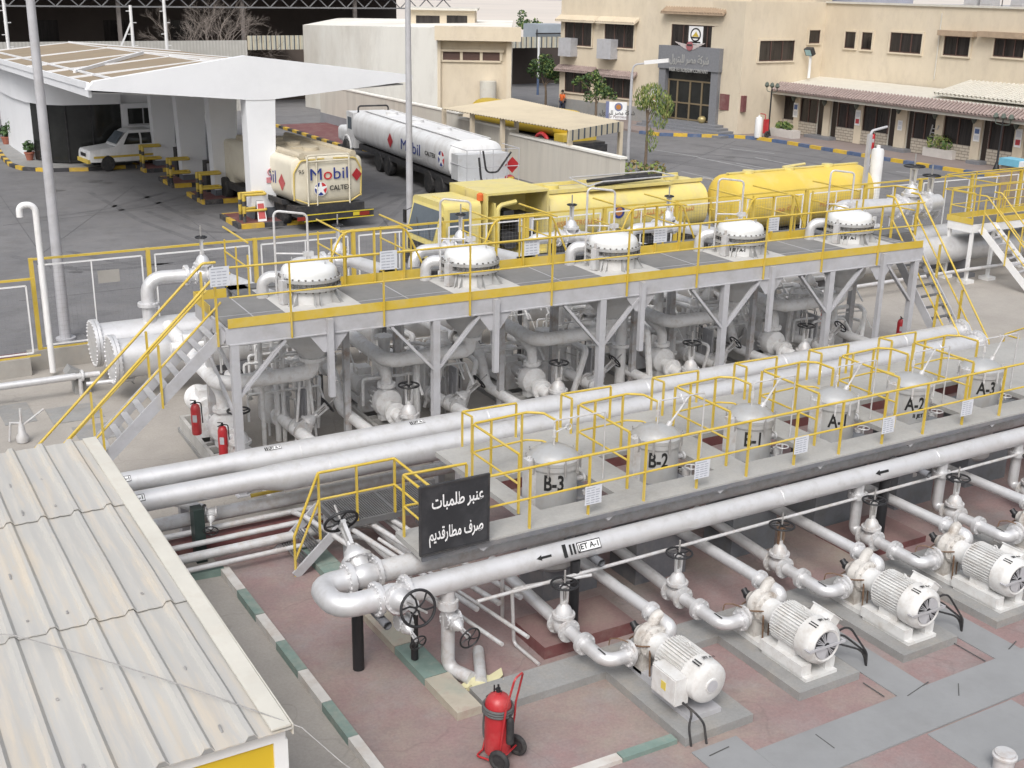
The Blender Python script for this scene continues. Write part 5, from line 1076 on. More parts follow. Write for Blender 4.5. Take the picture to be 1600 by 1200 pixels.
# ---- cream tanker at the filling station, tail towards us (local: tail at y=0, body to +y)
ct = thing('tank_truck', 'cream fuel tanker with blue and red lettering parked under the white canopy', 'tanker', (17.85, 44.9, 0), radians(3))
CW = 3.05
m = MB(); sect(m, rrect(CW, .98, 2.86, .62, 6, .32), .1, 6.6, dome=.22); m.build('tank', M_cream, ct)
m = MB(); m.box(-CW/2+.25, CW/2-.25, .3, 6.5, 2.86, 2.92)
for s in (-1, 1): m.tube([(s*(CW/2-.42), -.02, 2.92), (s*(CW/2-.42), 6.7, 2.92)], .13, 10)
for y in (1.6, 3.4, 5.2): m.cyl((0, y, 2.9), (0, y, 3.05), .32, n=16); m.box(-.55, .55, y+.5, y+.75, 2.9, 3.0)
m.build('top_walkway', mat('cream_shade', (.50, .44, .33), .5, 0, .06, 1.5, ((.36, .31, .24), .5, 1.0)), ct)
m = MB(); m.tube(fil([(-.95, -.16, .75), (-.95, -.16, 2.95), (.85, -.16, 2.95), (.85, -.16, .75)], .08), .035, 8); m.tube([(-.95, -.16, 2.72), (.85, -.16, 2.72)], .03, 8); m.tube([(-.55, -.14, .75), (-.55, -.14, 2.9)], .03, 8); m.build('rear_ladder', M_cream, ct)
m = MB(); m.box(-CW/2+.1, CW/2-.1, .0, 9.2, .62, .90); m.box(-CW/2+.05, CW/2-.05, -.2, .35, .55, .98); m.build('chassis', M_chassis, ct)
bp = MB().box(-CW/2+.25, CW/2+.25, -.42, -.26, .42, .70).build('bumper', M_chassis, ct)
m = MB(); m.box(-CW/2+.25, CW/2+.25, -.43, -.421, .66, .70); m.box(-CW/2+.25, CW/2+.25, -.43, -.421, .41, .45); m.box(.85, 1.15, -.436, -.43, .50, .64); m.build('yellow_stripes', mat('reflective_yellow', (.62, .50, .04), .4), bp)
for s in (-1, 1): MB().box(s*1.35-.22, s*1.35+.22, -.44, -.43, .48, .63).build('tail_light', mat('tail_lamp', (.25, .03, .02), .3), ct)
for s in (-1, 1):
    for y in (1.5, 2.9, 8.0): wheel(ct, s*(CW/2-.22), y, .52, .34)
    m = MB(); sect(m, [(s*(CW/2-.05)-.2, .95), (s*(CW/2-.05), .95), (s*(CW/2-.05), 1.10), (s*(CW/2-.05)-.2, 1.15)], .8, 3.6); m.build('mudguard', M_chassis, ct)
m = MB(); sect(m, rrect(2.5, .7, 2.7, .15), 7.1, 9.2); m.build('cab', M_cream, ct)
Mr = Matrix.Translation((0, -.135, 0)) @ Matrix.Rotation(pi/2, 4, 'X')
text('Mobil', .66, M_ltr_b, ct, Mr @ Matrix.Translation((-.02, 2.18, .015)), .003, 0, name='rear_lettering', fit=1.62, accent=(1, M_ltr_r))
text('CALTEX', .27, M_ltr_k, ct, Mr @ Matrix.Translation((.45, 1.62, .015)), .003, .004, name='rear_lettering', sx=.95)
caltex(ct, Mr @ Matrix.Translation((-.40, 1.62, .012)), .28)
text('95', .24, M_ltr_k, ct, Mr @ Matrix.Translation((-1.18, 2.32, -.04)) @ Matrix.Rotation(radians(-9), 4, 'Y'), .002, .0, name='fleet_number')
diamond(MB(), Mr @ Matrix.Translation((1.22, 2.08, -.05)) @ Matrix.Rotation(radians(14), 4, 'Y'), .26).build('hazard_diamond', M_red, ct)
Ms = Matrix.Translation((-CW/2-.008, 0, 0)) @ Matrix.Rotation(-pi/2, 4, 'Z') @ Matrix.Rotation(pi/2, 4, 'X')
text('Mobil', .74, M_ltr_b, ct, Ms @ Matrix.Translation((-2.75, 1.90, .004)), .002, 0, name='side_lettering', fit=2.2, accent=(1, M_ltr_r))
diamond(MB(), Ms @ Matrix.Translation((-1.05, 1.80, .006)), .34).build('hazard_diamond', M_red, ct)
m = MB()
for s in (-1, 1): m.tube(fil([(s*1.45, .06, 1.2), (s*1.46, .0, 2.3), (s*1.18, -.06, 2.76), (s*.2, -.10, 2.8)], .2), .035, 6)
m.tube(fil([(-1.4, .0, 1.25), (-.9, -.12, 1.05), (.9, -.12, 1.05), (1.4, 0, 1.25)], .3), .03, 6); m.build('yellow_edging', mat('cream_yellow_edge', (.62, .48, .16), .5), ct)

# ---- white tanker trailer by the boundary wall (local: tail at y=0)
a = G(676, 297, 0); wt = thing('tank_truck', 'white fuel tanker with lettering and a star roundel beside the long boundary wall', 'tanker', (26.0, 46.0, 0), radians(-5)); wt.scale = (.96, 1, .94)
WW = 2.75
m = MB(); prof = ellip(WW, 1.05, 2.95, 3.4); sect(m, prof, 1.9, 15.6, dome=.25); m.build('tank', M_twhite, wt)
m = MB(); m.box(-.75, .75, 2.0, 15.2, 2.93, 2.96)
for y in (5.6, 9.2, 13): m.cyl((0, y, 2.95), (0, y, 3.08), .33, n=16); m.cyl((0, y, 3.08), (0, y, 3.12), .36, n=16)
for s in (-1, 1): m.tube([(s*.8, 2, 2.98), (s*.8, 15.3, 2.98)], .025, 6)
m.build('tank_top', M_white, wt)
m = MB(); m.box(-1.3, 1.3, 1.0, 1.75, 1.2, 2.4); m.box(-1.3, 1.3, .0, 1.0, 1.14, 1.22); m.build('rear_cabinet', mat('greyed_white_paint', (.50, .51, .52), .5, 0, .1, 2.0, ((.3, .29, .27), .5, 2.0)), wt)
m = MB()
for x in (-1.3, -.65, 0, .7, 1.3): m.tube([(x, -.02, 1.15), (x, -.02, 2.75)], .02, 6)
for z in (1.95, 2.75): m.tube(fil([(-1.32, 1.8, z), (-1.32, -.02, z), (1.32, -.02, z), (1.32, 1.8, z)], .05), .02, 6)
for x in (-.95, -.35, .2): m.tube([(x, -.12, .35), (x, -.12, 1.5)], .025, 6)
for z in (.45, .75, 1.05, 1.35): m.box(-.95, .2, -.14, -.10, z, z+.03)
m.build('rear_rail', M_grey, wt)
m = MB(); m.tube(fil([(-.5, .0, 2.7), (-.35, -.05, 1.7), (.2, -.05, 1.7), (.9, -.02, 2.6)], .25), .045, 8); m.tube(fil([(-.7, 0, 2.4), (-.6, -.05, 1.3), (.5, -.08, 1.2), (.8, 0, .7)], .2), .05, 8); m.build('hose', M_rubber, wt)
m = MB(); m.cyl((-.1, .3, .72), (1.35, .3, .72), .36, n=20); m.build('rear_cylinder', M_twhite, wt)
m = MB(); m.box(-1.3, -.2, .2, 1.7, .45, 1.1); m.box(-1.25, 1.25, .1, 15, .85, 1.12); m.build('chassis', M_chassis, wt)
m = MB()
for k in range(12): x = random.uniform(-1.3, -.3); y = random.uniform(0, 1.7); z = random.uniform(.4, 1.1); m.tube(fil([(x, y, z), (x+.3, y, z), (x+.3, y-.1, z-.3)], .08), .04, 6)
m.build('pipework', M_grey, wt)
for s in (-1, 1):
    for y in (3.3, 4.7, 10.4, 11.8, 17.4): wheel(wt, s*1.1, y, .56, .36)
m = MB(); m.box(-1.15, 1.15, 16.2, 17.4, .7, 2.75); m.build('cab', M_twhite, wt)
m = MB(); sect(m, rrect(2.3, .8, 1.75, .25), 17.4, 19.0); m.build('hood', M_twhite, wt)
for s in (-1, 1): m = MB(); m.torus((s*1.12, 17.4, .62), X_, .68, .09, 16, 8, pi, Y_); m.build('mudguard', M_twhite, wt)
for s in (-1, 1): MB().box(s*1.151-.005, s*1.151+.005, 16.5, 17.2, 1.75, 2.45).build('side_window', M_windsh, wt)
m = MB(); m.tube(fil([(-.9, 16.0, 1.2), (-.9, 16.0, 3.15), (.9, 16.0, 3.15), (.9, 16, 1.2)], .15), .05, 8); m.build('headboard_rail', M_chassis, wt)
Ms = Matrix.Translation((-WW/2-.012, 0, 0)) @ Matrix.Rotation(-pi/2, 4, 'Z') @ Matrix.Rotation(pi/2, 4, 'X')
text('Mobil', .80, M_ltr_b, wt, Ms @ Matrix.Translation((-6.75, 2.0, .0)), .004, 0, name='side_lettering', fit=2.6, accent=(1, M_ltr_r))
text('CALTEX', .30, M_ltr_k, wt, Ms @ Matrix.Translation((-4.15, 2.0, .0)), .004, .002, name='side_lettering', sx=1.2)
caltex(wt, Ms @ Matrix.Translation((-2.75, 2.0, .004)), .40)
diamond(MB(), Ms @ Matrix.Translation((-9.6, 2.0, .006)), .40).build('hazard_diamond', M_red, wt)
diamond(MB(), Matrix.Translation((1.02, .085, 1.98)) @ Matrix.Rotation(pi/2, 4, 'X'), .38).build('hazard_diamond', M_red, wt)
m = MB(); m.lathe([(.24, 0), (.22, .18), (.05, .26)], (1.0, .3, 1.23), n=14); m.build('red_cap', M_red, wt)
MB().box(.75, 1.0, -.12, -.05, 1.15, 1.45).build('yellow_box', M_yel, wt)

# ---- yellow tanker behind the fence (local: front at x=0, body to +x)
yt = thing('tank_truck', 'pale yellow fuel tanker with boxy pump compartment, parked behind the fence', 'tanker', (16.7, 34.0, 0), radians(1))
YW = 2.45
def boxy(mb, x0, x1, y0, y1, z0, z1, r=.12):
    m2 = MB(); sect(m2, rrect(y1-y0, z0, z1, r, 4), x0, x1)
    mb.add([(p[1], -(p[0])+(y0+y1)/2, p[2]) for p in m2.v], m2.f)
m = MB(); boxy(m, .35, 1.95, .1, YW-.1, .75, 2.72, .22); m.add([(.35, .18, .75), (.0, .2, .8), (0, .2, 1.45), (.35, .18, 2.55), (.35, YW-.18, .75), (0, YW-.2, .8), (0, YW-.2, 1.45), (.35, YW-.18, 2.55)], [(0, 1, 2, 3), (4, 7, 6, 5), (1, 5, 6, 2), (0, 4, 5, 1), (3, 2, 6, 7)])
m.v = [(x*.86+.5, y, z) for x, y, z in m.v]; cb = m.build('cab', M_yelp, yt)
m = MB(); m.add([(-.012, .3, 1.5), (-.012, YW-.3, 1.5), (.31, YW-.28, 2.45), (.31, .28, 2.45)], [(0, 1, 2, 3)]); m.v = [(x*.86+.5, y, z) for x, y, z in m.v]; m.build('windscreen', M_windsh, cb)
m = MB(); m.box(1.0, 1.70, .07, .105, 1.70, 2.42); m.build('side_window', M_windsh, cb)
m = MB(); m.box(.93, 1.80, .085, .10, .85, 2.52); m.build('door', M_yelp, cb)
MB().box(1.14, 1.75, .7, 1.6, 2.72, 2.75).build('roof_hatch', M_yelp, cb)
for y_ in (-.22, YW+.12): m = MB(); m.box(.62, .68, y_, y_+.16, 1.7, 2.15); m.tube([(.66, y_+.1, 2.1), (.8, .2 if y_ < 0 else YW-.2, 2.3)], .015, 6); m.build('mirror', M_black, cb)
m = MB(); m.bar((.48, .5, 1.53), (.62, .9, 2.05), .02, .02); m.bar((.48, 1.3, 1.53), (.62, 1.7, 2.05), .02, .02); m.build('wiper', M_black, cb)
m = MB(); m.box(.485, .50, .35, YW-.35, .95, 1.30); m.build('grille', M_chassis, cb)
m = MB(); m.lathe([(.11, 0), (.11, .2), (.05, .25)], (2.24, .30, 2.70), n=12); m.build('beacon', M_orange, yt)
m = MB(); x0, x1 = 2.32, 4.75; m.box(x0, x1, .0, YW+.1, 2.88, 2.96); m.box(x0, x0+.06, .0, YW+.1, .8, 2.88); m.box(x1-.06, x1, 0, YW+.1, .8, 2.88); m.box(x0, x1, YW+.04, YW+.1, .8, 2.88); m.box(x0, x1, 1.4, 1.46, .8, 2.88); m.box(x0, x1, 0, YW, .78, .84); m.build('pump_compartment', M_yelp, yt)
m = MB(); m.box(x0+.35, x0+.42, .1, 1.2, .84, 2.6); m.tube(fil([(x0+.5, .12, .9), (x0+.5, .12, 2.5), (x0+1.2, .12, 2.6)], .2), .08, 8); m.cyl((x0+.2, .6, 2.1), (x0+.2, .9, 2.1), .3, n=16); m.build('pump_gear', M_yelp, yt)
m = MB(); m.box(x0+.75, x0+1.15, .15, 1.2, 1.9, 2.3); m.box(x0+1.3, x0+2.0, .2, 1.2, 1.3, 2.1); m.cyl((x0+1.0, .1, 1.3), (x0+1.0, .6, 1.3), .3, n=16); m.torus((x0+1.7, .3, 1.5), Y_, .28, .07, 18, 8); m.build('meter_panel', M_chassis, yt)
m = MB(); m.box(x0+1.35, x0+1.95, .15, .2, 1.55, 2.15); m.build('grey_panel', M_grey, yt)
m = MB(); m2 = MB(); sect(m2, ellip(YW, .95, 2.72, 2.8), 4.85, 11.75, dome=.18); m.add([(p[1], -p[0]+YW/2, p[2]) for p in m2.v], m2.f); m.build('tank', M_yelp, yt)
m = MB(); m.bar((4.8, .52, 2.74), (11.8, .52, 2.74), .10, .12); m.bar((4.8, 1.95, 2.74), (11.8, 1.95, 2.74), .10, .12)
for x in (5.6, 8.2, 10.9): m.cyl((x, 1.2, 2.7), (x, 1.2, 2.86), .28, n=14)
m.box(6.6, 10.2, .25, .5, 2.70, 2.80); m.build('top_trough', M_yelp, yt)
m = MB(); m.tube(fil([(7.0, .5, 2.86), (10.0, .7, 2.92)], .1), .07, 8); m.tube([(7.6, .9, 2.9), (10.2, .9, 2.95)], .07, 8); m.tube([(7.2, 1.3, 2.86), (9.9, 1.35, 2.95)], .06, 8); m.build('hose', M_rubber, yt)
m = MB(); m.tube(fil([(6.6, .35, 2.86), (7.2, .35, 2.98), (10.4, .35, 2.98), (10.4, 1.6, 2.98), (6.6, 1.6, 2.98), (6.6, .35, 2.86)], .1), .03, 6); m.tube(fil([(12.0, .2, 1.0), (12.1, .2, 2.75), (11.6, .2, 2.85)], .15), .03, 6); m.build('top_rail', M_grey, yt)
m = MB(); m.box(.4, 12.0, .35, YW-.35, .55, .82); m.box(.37, .72, .2, YW-.2, .45, .8); m.build('chassis', M_chassis, yt)
for y in (.2, YW-.2):
    for x in (1.5, 8.6, 10.0): wheel(yt, x, y, .5, .32, Y_)
ems = MB().xf(frame((7.7, -.012, 1.95), X_, Z_)).mt(0); ems.cyl((0, 0, 0), (0, 0, .004), .24, n=24); ems.mt(1); ems.cyl((0, 0, .004), (0, 0, .007), .15, n=20); ems.build('round_emblem', [M_ltr_b, mat('emblem_orange', (.45, .18, .04), .5)], yt)
text('\uFEDD\uFEED\uFEAE\uFE98\uFE92\uFEE0\uFEDF \uFEAE\uFEBC\uFEE3 \uFE94\uFEDB\uFEAE\uFEB7', .38, mat('faded_red_lettering', (.55, .24, .08), .6), yt, frame((9.7, -.02, 1.86), X_, Z_), .002, .0, name='side_lettering')
text('MISR PETROLEUM', .26, mat('faded_red_lettering', (.55, .24, .08)), yt, frame((6.0, -.01, 1.70), X_, Z_), .002, .0, name='side_lettering')

# ---- second yellow tank trailer
y2 = thing('tank_trailer', 'second yellow tanker body standing behind the fence, right of the boxy one', 'tanker', (28.55, 33.6, 0), radians(1))
m = MB(); m2 = MB(); sect(m2, ellip(2.2, .95, 3.06, 2.15), .25, 6.7, dome=.24); m.add([(p[1], -p[0], p[2]) for p in m2.v], m2.f); m.build('tank', mat('strong_yellow_paint', (.68, .50, .09), .42, 0, .05, 1.0, ((.66, .55, .28), .5, .9)), y2)
m = MB(); m.bar((.2, 0, 3.09), (6.8, 0, 3.09), .12, .05)
for x in (1.2, 3.2, 5.2): m.cyl((x, 0, 3.0), (x, 0, 3.15), .22, n=14)
m.tube([(3.1, .2, 3.12), (4.2, .2, 3.18)], .05, 8); m.build('top_walkway', M_yelp, y2)
m = MB(); m.box(-.6, 7.6, -.45, .45, .62, .94); m.box(-.1, 7.0, -1.0, -.85, .55, .8); m.build('chassis', M_chassis, y2)
for y in (-.92, .92):
    for x in (1.2, 5.0, 6.3): wheel(y2, x, y, .5, .3, Y_)
text('\uFEAE\uFEBC\uFEE3 \uFE94\uFEDB\uFEAE\uFEB7', .32, mat('faded_red_lettering', (.55, .24, .08)), y2, frame((2.2, -1.10, 1.85), X_, Z_), .002, .0, name='side_lettering')
text('MISR PETROLEUM', .26, mat('faded_red_lettering', (.55, .24, .08)), y2, frame((4.9, -1.10, 1.85), X_, Z_), .002, .0, name='side_lettering')

# ---- white pickup (local: nose at -x)
pk = thing('pickup', 'white double cab pickup with a yellow stripe parked by the station office', 'pickup', G(165, 268)-Matrix.Rotation(radians(6), 3, 'Z') @ Vector((.75, -.8, 0)), radians(6)); pk.scale = (.96, .98, 1.10)
def body(mb, st):
    """stations (x, half width low, half width top, z low, z top)"""
    vs = []; fs = []
    for x, wl, wt_, z0, z1 in st: vs += [(x, -wl, z0), (x, -wl*1.0, z0+(z1-z0)*.55), (x, -wt_, z1), (x, wt_, z1), (x, wl, z0+(z1-z0)*.55), (x, wl, z0)]
    for i in range(len(st)-1):
        for j in range(6): a = i*6+j; b = i*6+(j+1) % 6; fs.append((a, a+6, b+6, b))
    fs.append(tuple(range(6))); fs.append(tuple((len(st)-1)*6+j for j in reversed(range(6)))); return mb.add(vs, fs)
m = MB(); body(m, [(-.05, .80, .72, .55, .88), (.05, .86, .80, .45, .98), (1.35, .90, .84, .42, 1.10), (1.5, .90, .84, .42, 1.12), (5.1, .90, .86, .42, 1.10), (5.15, .88, .85, .5, 1.05)]); m.build('body', M_twhite, pk)
m = MB(); body(m, [(1.45, .84, .80, 1.08, 1.13), (2.05, .83, .70, 1.08, 1.68), (2.3, .83, .68, 1.08, 1.80), (3.55, .83, .68, 1.08, 1.80), (3.85, .83, .72, 1.08, 1.62), (3.95, .83, .80, 1.08, 1.12)]); m.build('cab', M_twhite, pk)
m = MB().xf(Matrix.Translation((-.07, 0, .06))); m.add([(1.55, -.72, 1.16), (2.04, -.62, 1.66), (2.04, .62, 1.66), (1.55, .72, 1.16)], [(0, 3, 2, 1)]); m.build('windscreen', M_windsh, pk)
for s in (-1, 1):
    for (xa, xb, xc, xd) in ((1.85, 2.75, 2.75, 2.2), (2.85, 3.7, 3.6, 2.85)):
        xm = xa+(xd-xa)*.45; m = MB(); m.add([(xa, s*.85, 1.18), (xb, s*.85, 1.18), (xb, s*.85, 1.45), (xm, s*.85, 1.45), (xc, s*.745, 1.68), (xd, s*.745, 1.68)], [(0, 1, 2, 3), (3, 2, 4, 5)] if s < 0 else [(3, 2, 1, 0), (5, 4, 2, 3)]); m.build('side_window', M_glass2, pk)
    for x in (.95, 4.1): wheel(pk, x, s*.80, .37, .24, Y_)
    m = MB(); m.box(-.03, .03, s*.62-.14, s*.62+.14, .70, .84); m.build('headlight', M_glass2, pk)
    m = MB(); m.box(.2, 5.0, s*.905-.004, s*.905+.004, .62, .72); m.build('yellow_stripe', M_yel, pk)
MB().box(-.12, .02, -.84, .84, .40, .58).build('bumper', mat('yellow_bumper', (.60, .44, .08), .5), pk)
MB().box(-.06, -.04, -.42, .42, .68, .84).build('grille', M_black, pk)
# ================================================================== FILLING STATION
CX, CY0, CY1 = 16.0, 47.0, 82.0
cn = thing('canopy', 'big white filling station canopy with sloping gable face and tapered columns', 'canopy', (CX, CY0, 0))
fa = [(9.3-CX, 5.47), (15.61-CX, 4.92), (16.4-CX, 4.92), (22.6-CX, 5.50), (22.6-CX, 5.74), (15.4-CX, 6.62), (9.6-CX, 5.78)]
m = MB(); n = len(fa); m.add([(x, 0, z) for x, z in fa]+[(x, .35, z) for x, z in fa], [tuple(range(n)), tuple(range(2*n-1, n-1, -1))]+[(i, i+n, (i+1) % n+n, (i+1) % n) for i in range(n)])
m.build('fascia', M_canopy, cn)
LY = CY1-CY0; xl, xr = 9.45-CX, 22.45-CX
m = MB(); zr = 6.12; m.slab((xl+.1, .36, 5.45), (-.6, .36, zr), (-.6, LY, zr-.75), (xl+.1, LY, 4.75), .05); m.slab((-.6, .36, zr), (xr-.1, .36, 5.45), (xr-.1, LY, 4.8), (-.6, LY, zr-.75), .05); m.build('roof', M_tanroof, cn)
m = MB()
for (x0, z0, z1) in ((xl, 5.62, 4.95), (xl+1.4, 5.72, 5.0)): m.bar((x0, .36, z0-.02), (x0, LY, z1-.02), .10, .24 if x0 == xl else .08)
for y in (6.2, 11.2, 16.4, 24, 34.9): m.bar((xl, y, 5.52-.02*y+.02), (-.6, y, zr-.0214*y+.04), .10, .08); m.bar((-.6, y, zr-.0214*y+.10), (xr, y, 5.52-.02*y+.02), .10, .08)
m.bar((xl+1.2, 9.0, 5.5), (-1.0, 14.5, 5.95), .12, .14); m.bar((-.6, .4, zr+.04), (-.6, LY, zr-.71), .10, .10); m.build('beam', M_canopy, cn)
m = MB(); m.slab((xl+.1, .36, 5.32), (-.6, .36, 4.98), (-.6, LY, 4.55), (xl+.1, LY, 4.66), .04); m.slab((-.6, .36, 4.98), (xr-.1, .36, 5.32), (xr-.1, LY, 4.7), (-.6, LY, 4.55), .04); m.build('soffit', mat('pale_soffit', (.68, .68, .68), .8, 0, .05, .5), cn)
m = MB(); m.bar((xl+.05, .36, 5.38), (xl+.05, LY, 4.75), .10, .42); m.build('side_fascia', M_canopy, cn)
CYS = [47.35, 53.3, 58.2, 63.4]
for k, y in enumerate(CYS):
    t = thing('canopy_column', 'tapered white canopy column with grey base, %s from the near end' % NTH[k], 'column', (16.1, y, 0), 0, 'canopy columns'); h = 5.0-.02*(y-47)
    px_ = [(380, 426, 391, 428), (322, 367, 335, 368), (271, 318, 285, 319), (232, 271, 243, 272)][k]; xt0, xt1 = GY(px_[0], 158, y).x-16.1, GY(px_[1], 158, y).x-16.1; yb_ = [340, 306, 282, 262][k]; xb0, xb1 = GY(px_[2], yb_, y).x-16.1, GY(px_[3], yb_, y).x-16.1
    m = MB()
    m.add([(xb0, -.3, .0), (xb1, -.3, 0), (xb1, .35, 0), (xb0, .35, 0), (xt0, -.32, h), (xt1, -.32, h), (xt1, .35, h), (xt0, .35, h)], [(0, 3, 2, 1), (4, 5, 6, 7), (0, 1, 5, 4), (1, 2, 6, 5), (2, 3, 7, 6), (3, 0, 4, 7)]); m.build('shaft', M_canopy, t)
    m = MB(); m.box(xb0-.03, xb1+.03, -.34, .39, .15, .62 if k == 0 else .45); m.build('base', mat('blue_grey_base', (.13, .145, .165), .7, 0, .1, 3), t)
m = MB(); m.xf(Matrix.Translation((16.22, 47.01, 0)) @ Matrix.Rotation(pi/2, 4, 'X')).mt(0); m.box(-.2, .2, 1.62, 1.84, 0, .012); m.torus((0, 2.05, .01), (0, 0, 1), .13, .022, 22, 6); m.mt(1); m.bar((-.09, 2.14, .012), (.09, 1.96, .012), .03, .01); m.bar((-.06, 2.03, .012), (.07, 2.05, .012), .03, .01)
tag(m.build('no_smoking_sign', [mat('sign_pink', (.55, .22, .24), .6), M_chassis]), 'small round prohibition sign with red caption on the nearest canopy column', 'sign')
def guard(parent, x, y, s, lead=1.0):
    m = MB().mt(0)
    for yy in (-.0, .5): m.tube(fil([(x, y+yy, .15), (x, y+yy, .55)], .05), .075*s, 8)
    m.mt(1)
    for yy in (0, .5): m.tube([(x, y+yy, .45), (x, y+yy, .85)], .075*s, 8); m.tube([(x, y+yy, 1.05), (x, y+yy, 1.32)], .075*s, 8)
    m.mt(0)
    for yy in (0, .5): m.tube([(x, y+yy, .85), (x, y+yy, 1.05)], .075*s, 8)
    m.mt(1)
    for z in (.65, 1.28): m.tube(fil([(x, y, z), (x+.9, y-.05, z), (x+1.0, y+.55, z), (x, y+.5, z)], .08), .055*s, 8)
    return m
ilabels = ['nearest the viewer', 'second from the near end', 'third from the near end', 'fourth from the near end']
for k, y in enumerate(CYS):
    x0, x1 = (14.6, 17.4) if k == 0 else (14.9, 17.3); y0, y1 = y-1.2, y+1.3
    t = thing('pump_island', 'yellow and black kerbed station island %s' % ilabels[k], 'pump island', (x0, y0, 0), 0, 'filling station islands')
    MB().box(.06, x1-x0-.06, .06, y1-y0-.06, 0, .20).build('top', M_redd, t)
    kb = kerb('island_kerb', [(x0, y0), (x1, y0), (x1, y1), (x0, y1), (x0, y0)], .22, .19, .85, [M_kyel, M_kblk], phase=k % 2); del kb['kind']; kb.parent = t; kb.matrix_parent_inverse = Matrix.Translation((-x0, -y0, 0))
    for j, (gx, gy) in enumerate(((14.85, y-.9), (16.95, y+.1))):
        if k > 0 and j == 1: continue
        g = guard(None, gx, gy, 1.0).build('pipe_guard', [M_kblk, M_yel]); tag(g, '%s yellow pipe guard frame on the station island %s' % (['front', 'right'][j], ilabels[k]), 'guard frame', 'pipe guard frames')
    if k in (1, 2, 3):
        t2 = thing('fuel_dispenser', 'dark fuel pump behind the column of the island %s' % ilabels[k], 'fuel pump', (15.6, y+.75, .2), 0, 'fuel pumps')
        MB().box(0, .7, 0, .5, 0, 1.4).build('cabinet', M_chassis, t2); MB().box(.05, .65, -.01, 0, .9, 1.3).build('display', M_grey, t2)
        MB().tube(fil([(.7, .2, 1.2), (.9, .1, .9), (.8, 0, .4), (.7, .1, .7)], .1), .03, 6).build('hose', M_rubber, t2)
t = thing('caution_board', 'small folding red and white notice board leaning by the nearest canopy column', 'sign', (15.55, 46.35, .2)); m = MB().mt(0); m.slab((-.18, 0, 0), (.18, 0, 0), (.16, .2, .8), (-.16, .2, .8), .02); m.mt(1); m.slab((-.14, -.006, .1), (.14, -.006, .1), (.13, .15, .7), (-.13, .15, .7), -.004); m.build('front_board', [M_ltr_w, mat('board_red', (.5, .1, .1), .6)], t); MB().slab((.2, .5, 0), (-.16, .5, 0), (-.15, .22, .8), (.16, .22, .8), .02).build('back_board', M_chassis, t)
# plants helper -----------------------------------------------------------------
def leaves(name, blobs, n, size, mats, parent=None, seed=1, flat=.0, hang=0.0):
    rnd = random.Random(seed); mb = MB(); wsum = sum(b[3]**2 for b in blobs)
    for (bx, by, bz, br, *sq) in blobs:
        sz = sq[0] if sq else 1.0
        for i in range(int(n*br*br/wsum)):
            while True:
                v = Vector((rnd.uniform(-1, 1), rnd.uniform(-1, 1), rnd.uniform(-1, 1)))
                if .12 < v.length < 1: break
            v = v.normalized()*(v.length**.45)
            c = Vector((bx, by, bz))+Vector((v.x*br, v.y*br, v.z*br*sz)); nn = (v+Vector((rnd.gauss(0, .5), rnd.gauss(0, .5), rnd.gauss(.3, .5)))).normalized()
            u = nn.orthogonal().normalized(); u = Matrix.Rotation(rnd.uniform(0, 6.28), 3, nn) @ u; w_ = nn.cross(u); s = size*rnd.uniform(.6, 1.4)
            if hang: u = (Vector((u.x*.4, u.y*.4, -1))).normalized(); w_ = nn.cross(u).normalized()
            mb.mt(min(len(mats)-1, int(rnd.random()**1.2*len(mats))))
            k = 2.6 if hang else 1.5
            mb.add([c-u*s*k*.5, c+w_*s*.42, c+u*s*k*.5, c-w_*s*.42], [(0, 1, 2, 3)])
    return mb.build(name, mats, parent, ang=180)
def potted(label, loc, h, seed, mats=None, pot=M_terra):
    t = thing('potted_plant', label, 'plant', loc, 0, 'potted plants'); MB().lathe([(.16, 0), (.24, .35), (.27, .35), (.27, .42), (.2, .42)], n=14).build('pot', pot, t)
    leaves('foliage', [(0, 0, .42+h*.5, h*.45, 1.1), (.12, .1, .5+h*.3, h*.3)], 130, .16, mats or [M_leaf1, M_leaf2], t, seed); MB().cyl((0, 0, .4), (0, 0, .4+h*.4), .03, n=6).build('stem', M_trunk, t)
# ------------------------------------------------------------------ station office
of = thing('station_office', 'curved white filling station office with dark glass front under the canopy', 'building', (14.2, 70, 0))
cur = [(10.2, 78), (10.05, 74), (10.1, 70.5), (10.35, 67.9), (10.9, 66.3), (11.8, 65.6), (13.4, 65.45), (14.6, 65.45)]
def offs(P, d):
    out = []
    for i, p in enumerate(P):
        a = Vector(P[max(i-1, 0)]); b = Vector(P[min(i+1, len(P)-1)]); t_ = (b-a).normalized(); out.append((p[0]-t_.y*d, p[1]+t_.x*d))
    return out
loc = lambda P: [(p[0]-14.2, p[1]-70) for p in P]
m = MB(); m.prism(loc(cur+[(14.6, 66), (19, 66), (19, 79), (10.2, 79)]), 3.15, 4.55); m.build('parapet', M_canopy, of)
inn = offs(cur, .18)
m = MB(); m.prism(loc(inn[3:]+[(14.6, 67.5), (11.2, 69)]), .2, 3.149); m.build('glass_front', M_glass2, of)
m = MB(); m.prism(loc(inn[:4]+[(11.2, 69), (11.2, 78.9)]), .0, 3.149); m.box(14.62-14.2, 19-14.2, 65.5-70, 79-70, 0, 3.149); m.build('wall', M_canopy, of)
m = MB()
for p in (inn[4], inn[5], (inn[6][0]-.3, inn[6][1])): m.box(p[0]-14.2-.03, p[0]-14.2+.03, p[1]-70-.05, p[1]-70+.02, .2, 3.14)
m.build('mullion', M_chassis, of)
m = MB(); m.box(.75, 2.6, -4.52, -4.48, 2.1, 2.9); m.build('window', M_glass2, of); m = MB(); m.box(1.5, 1.56, -4.55, -4.50, 2.1, 2.9); m.box(.70, 2.65, -4.56, -4.5, 2.02, 2.1); m.build('window_frame', M_grey, of)
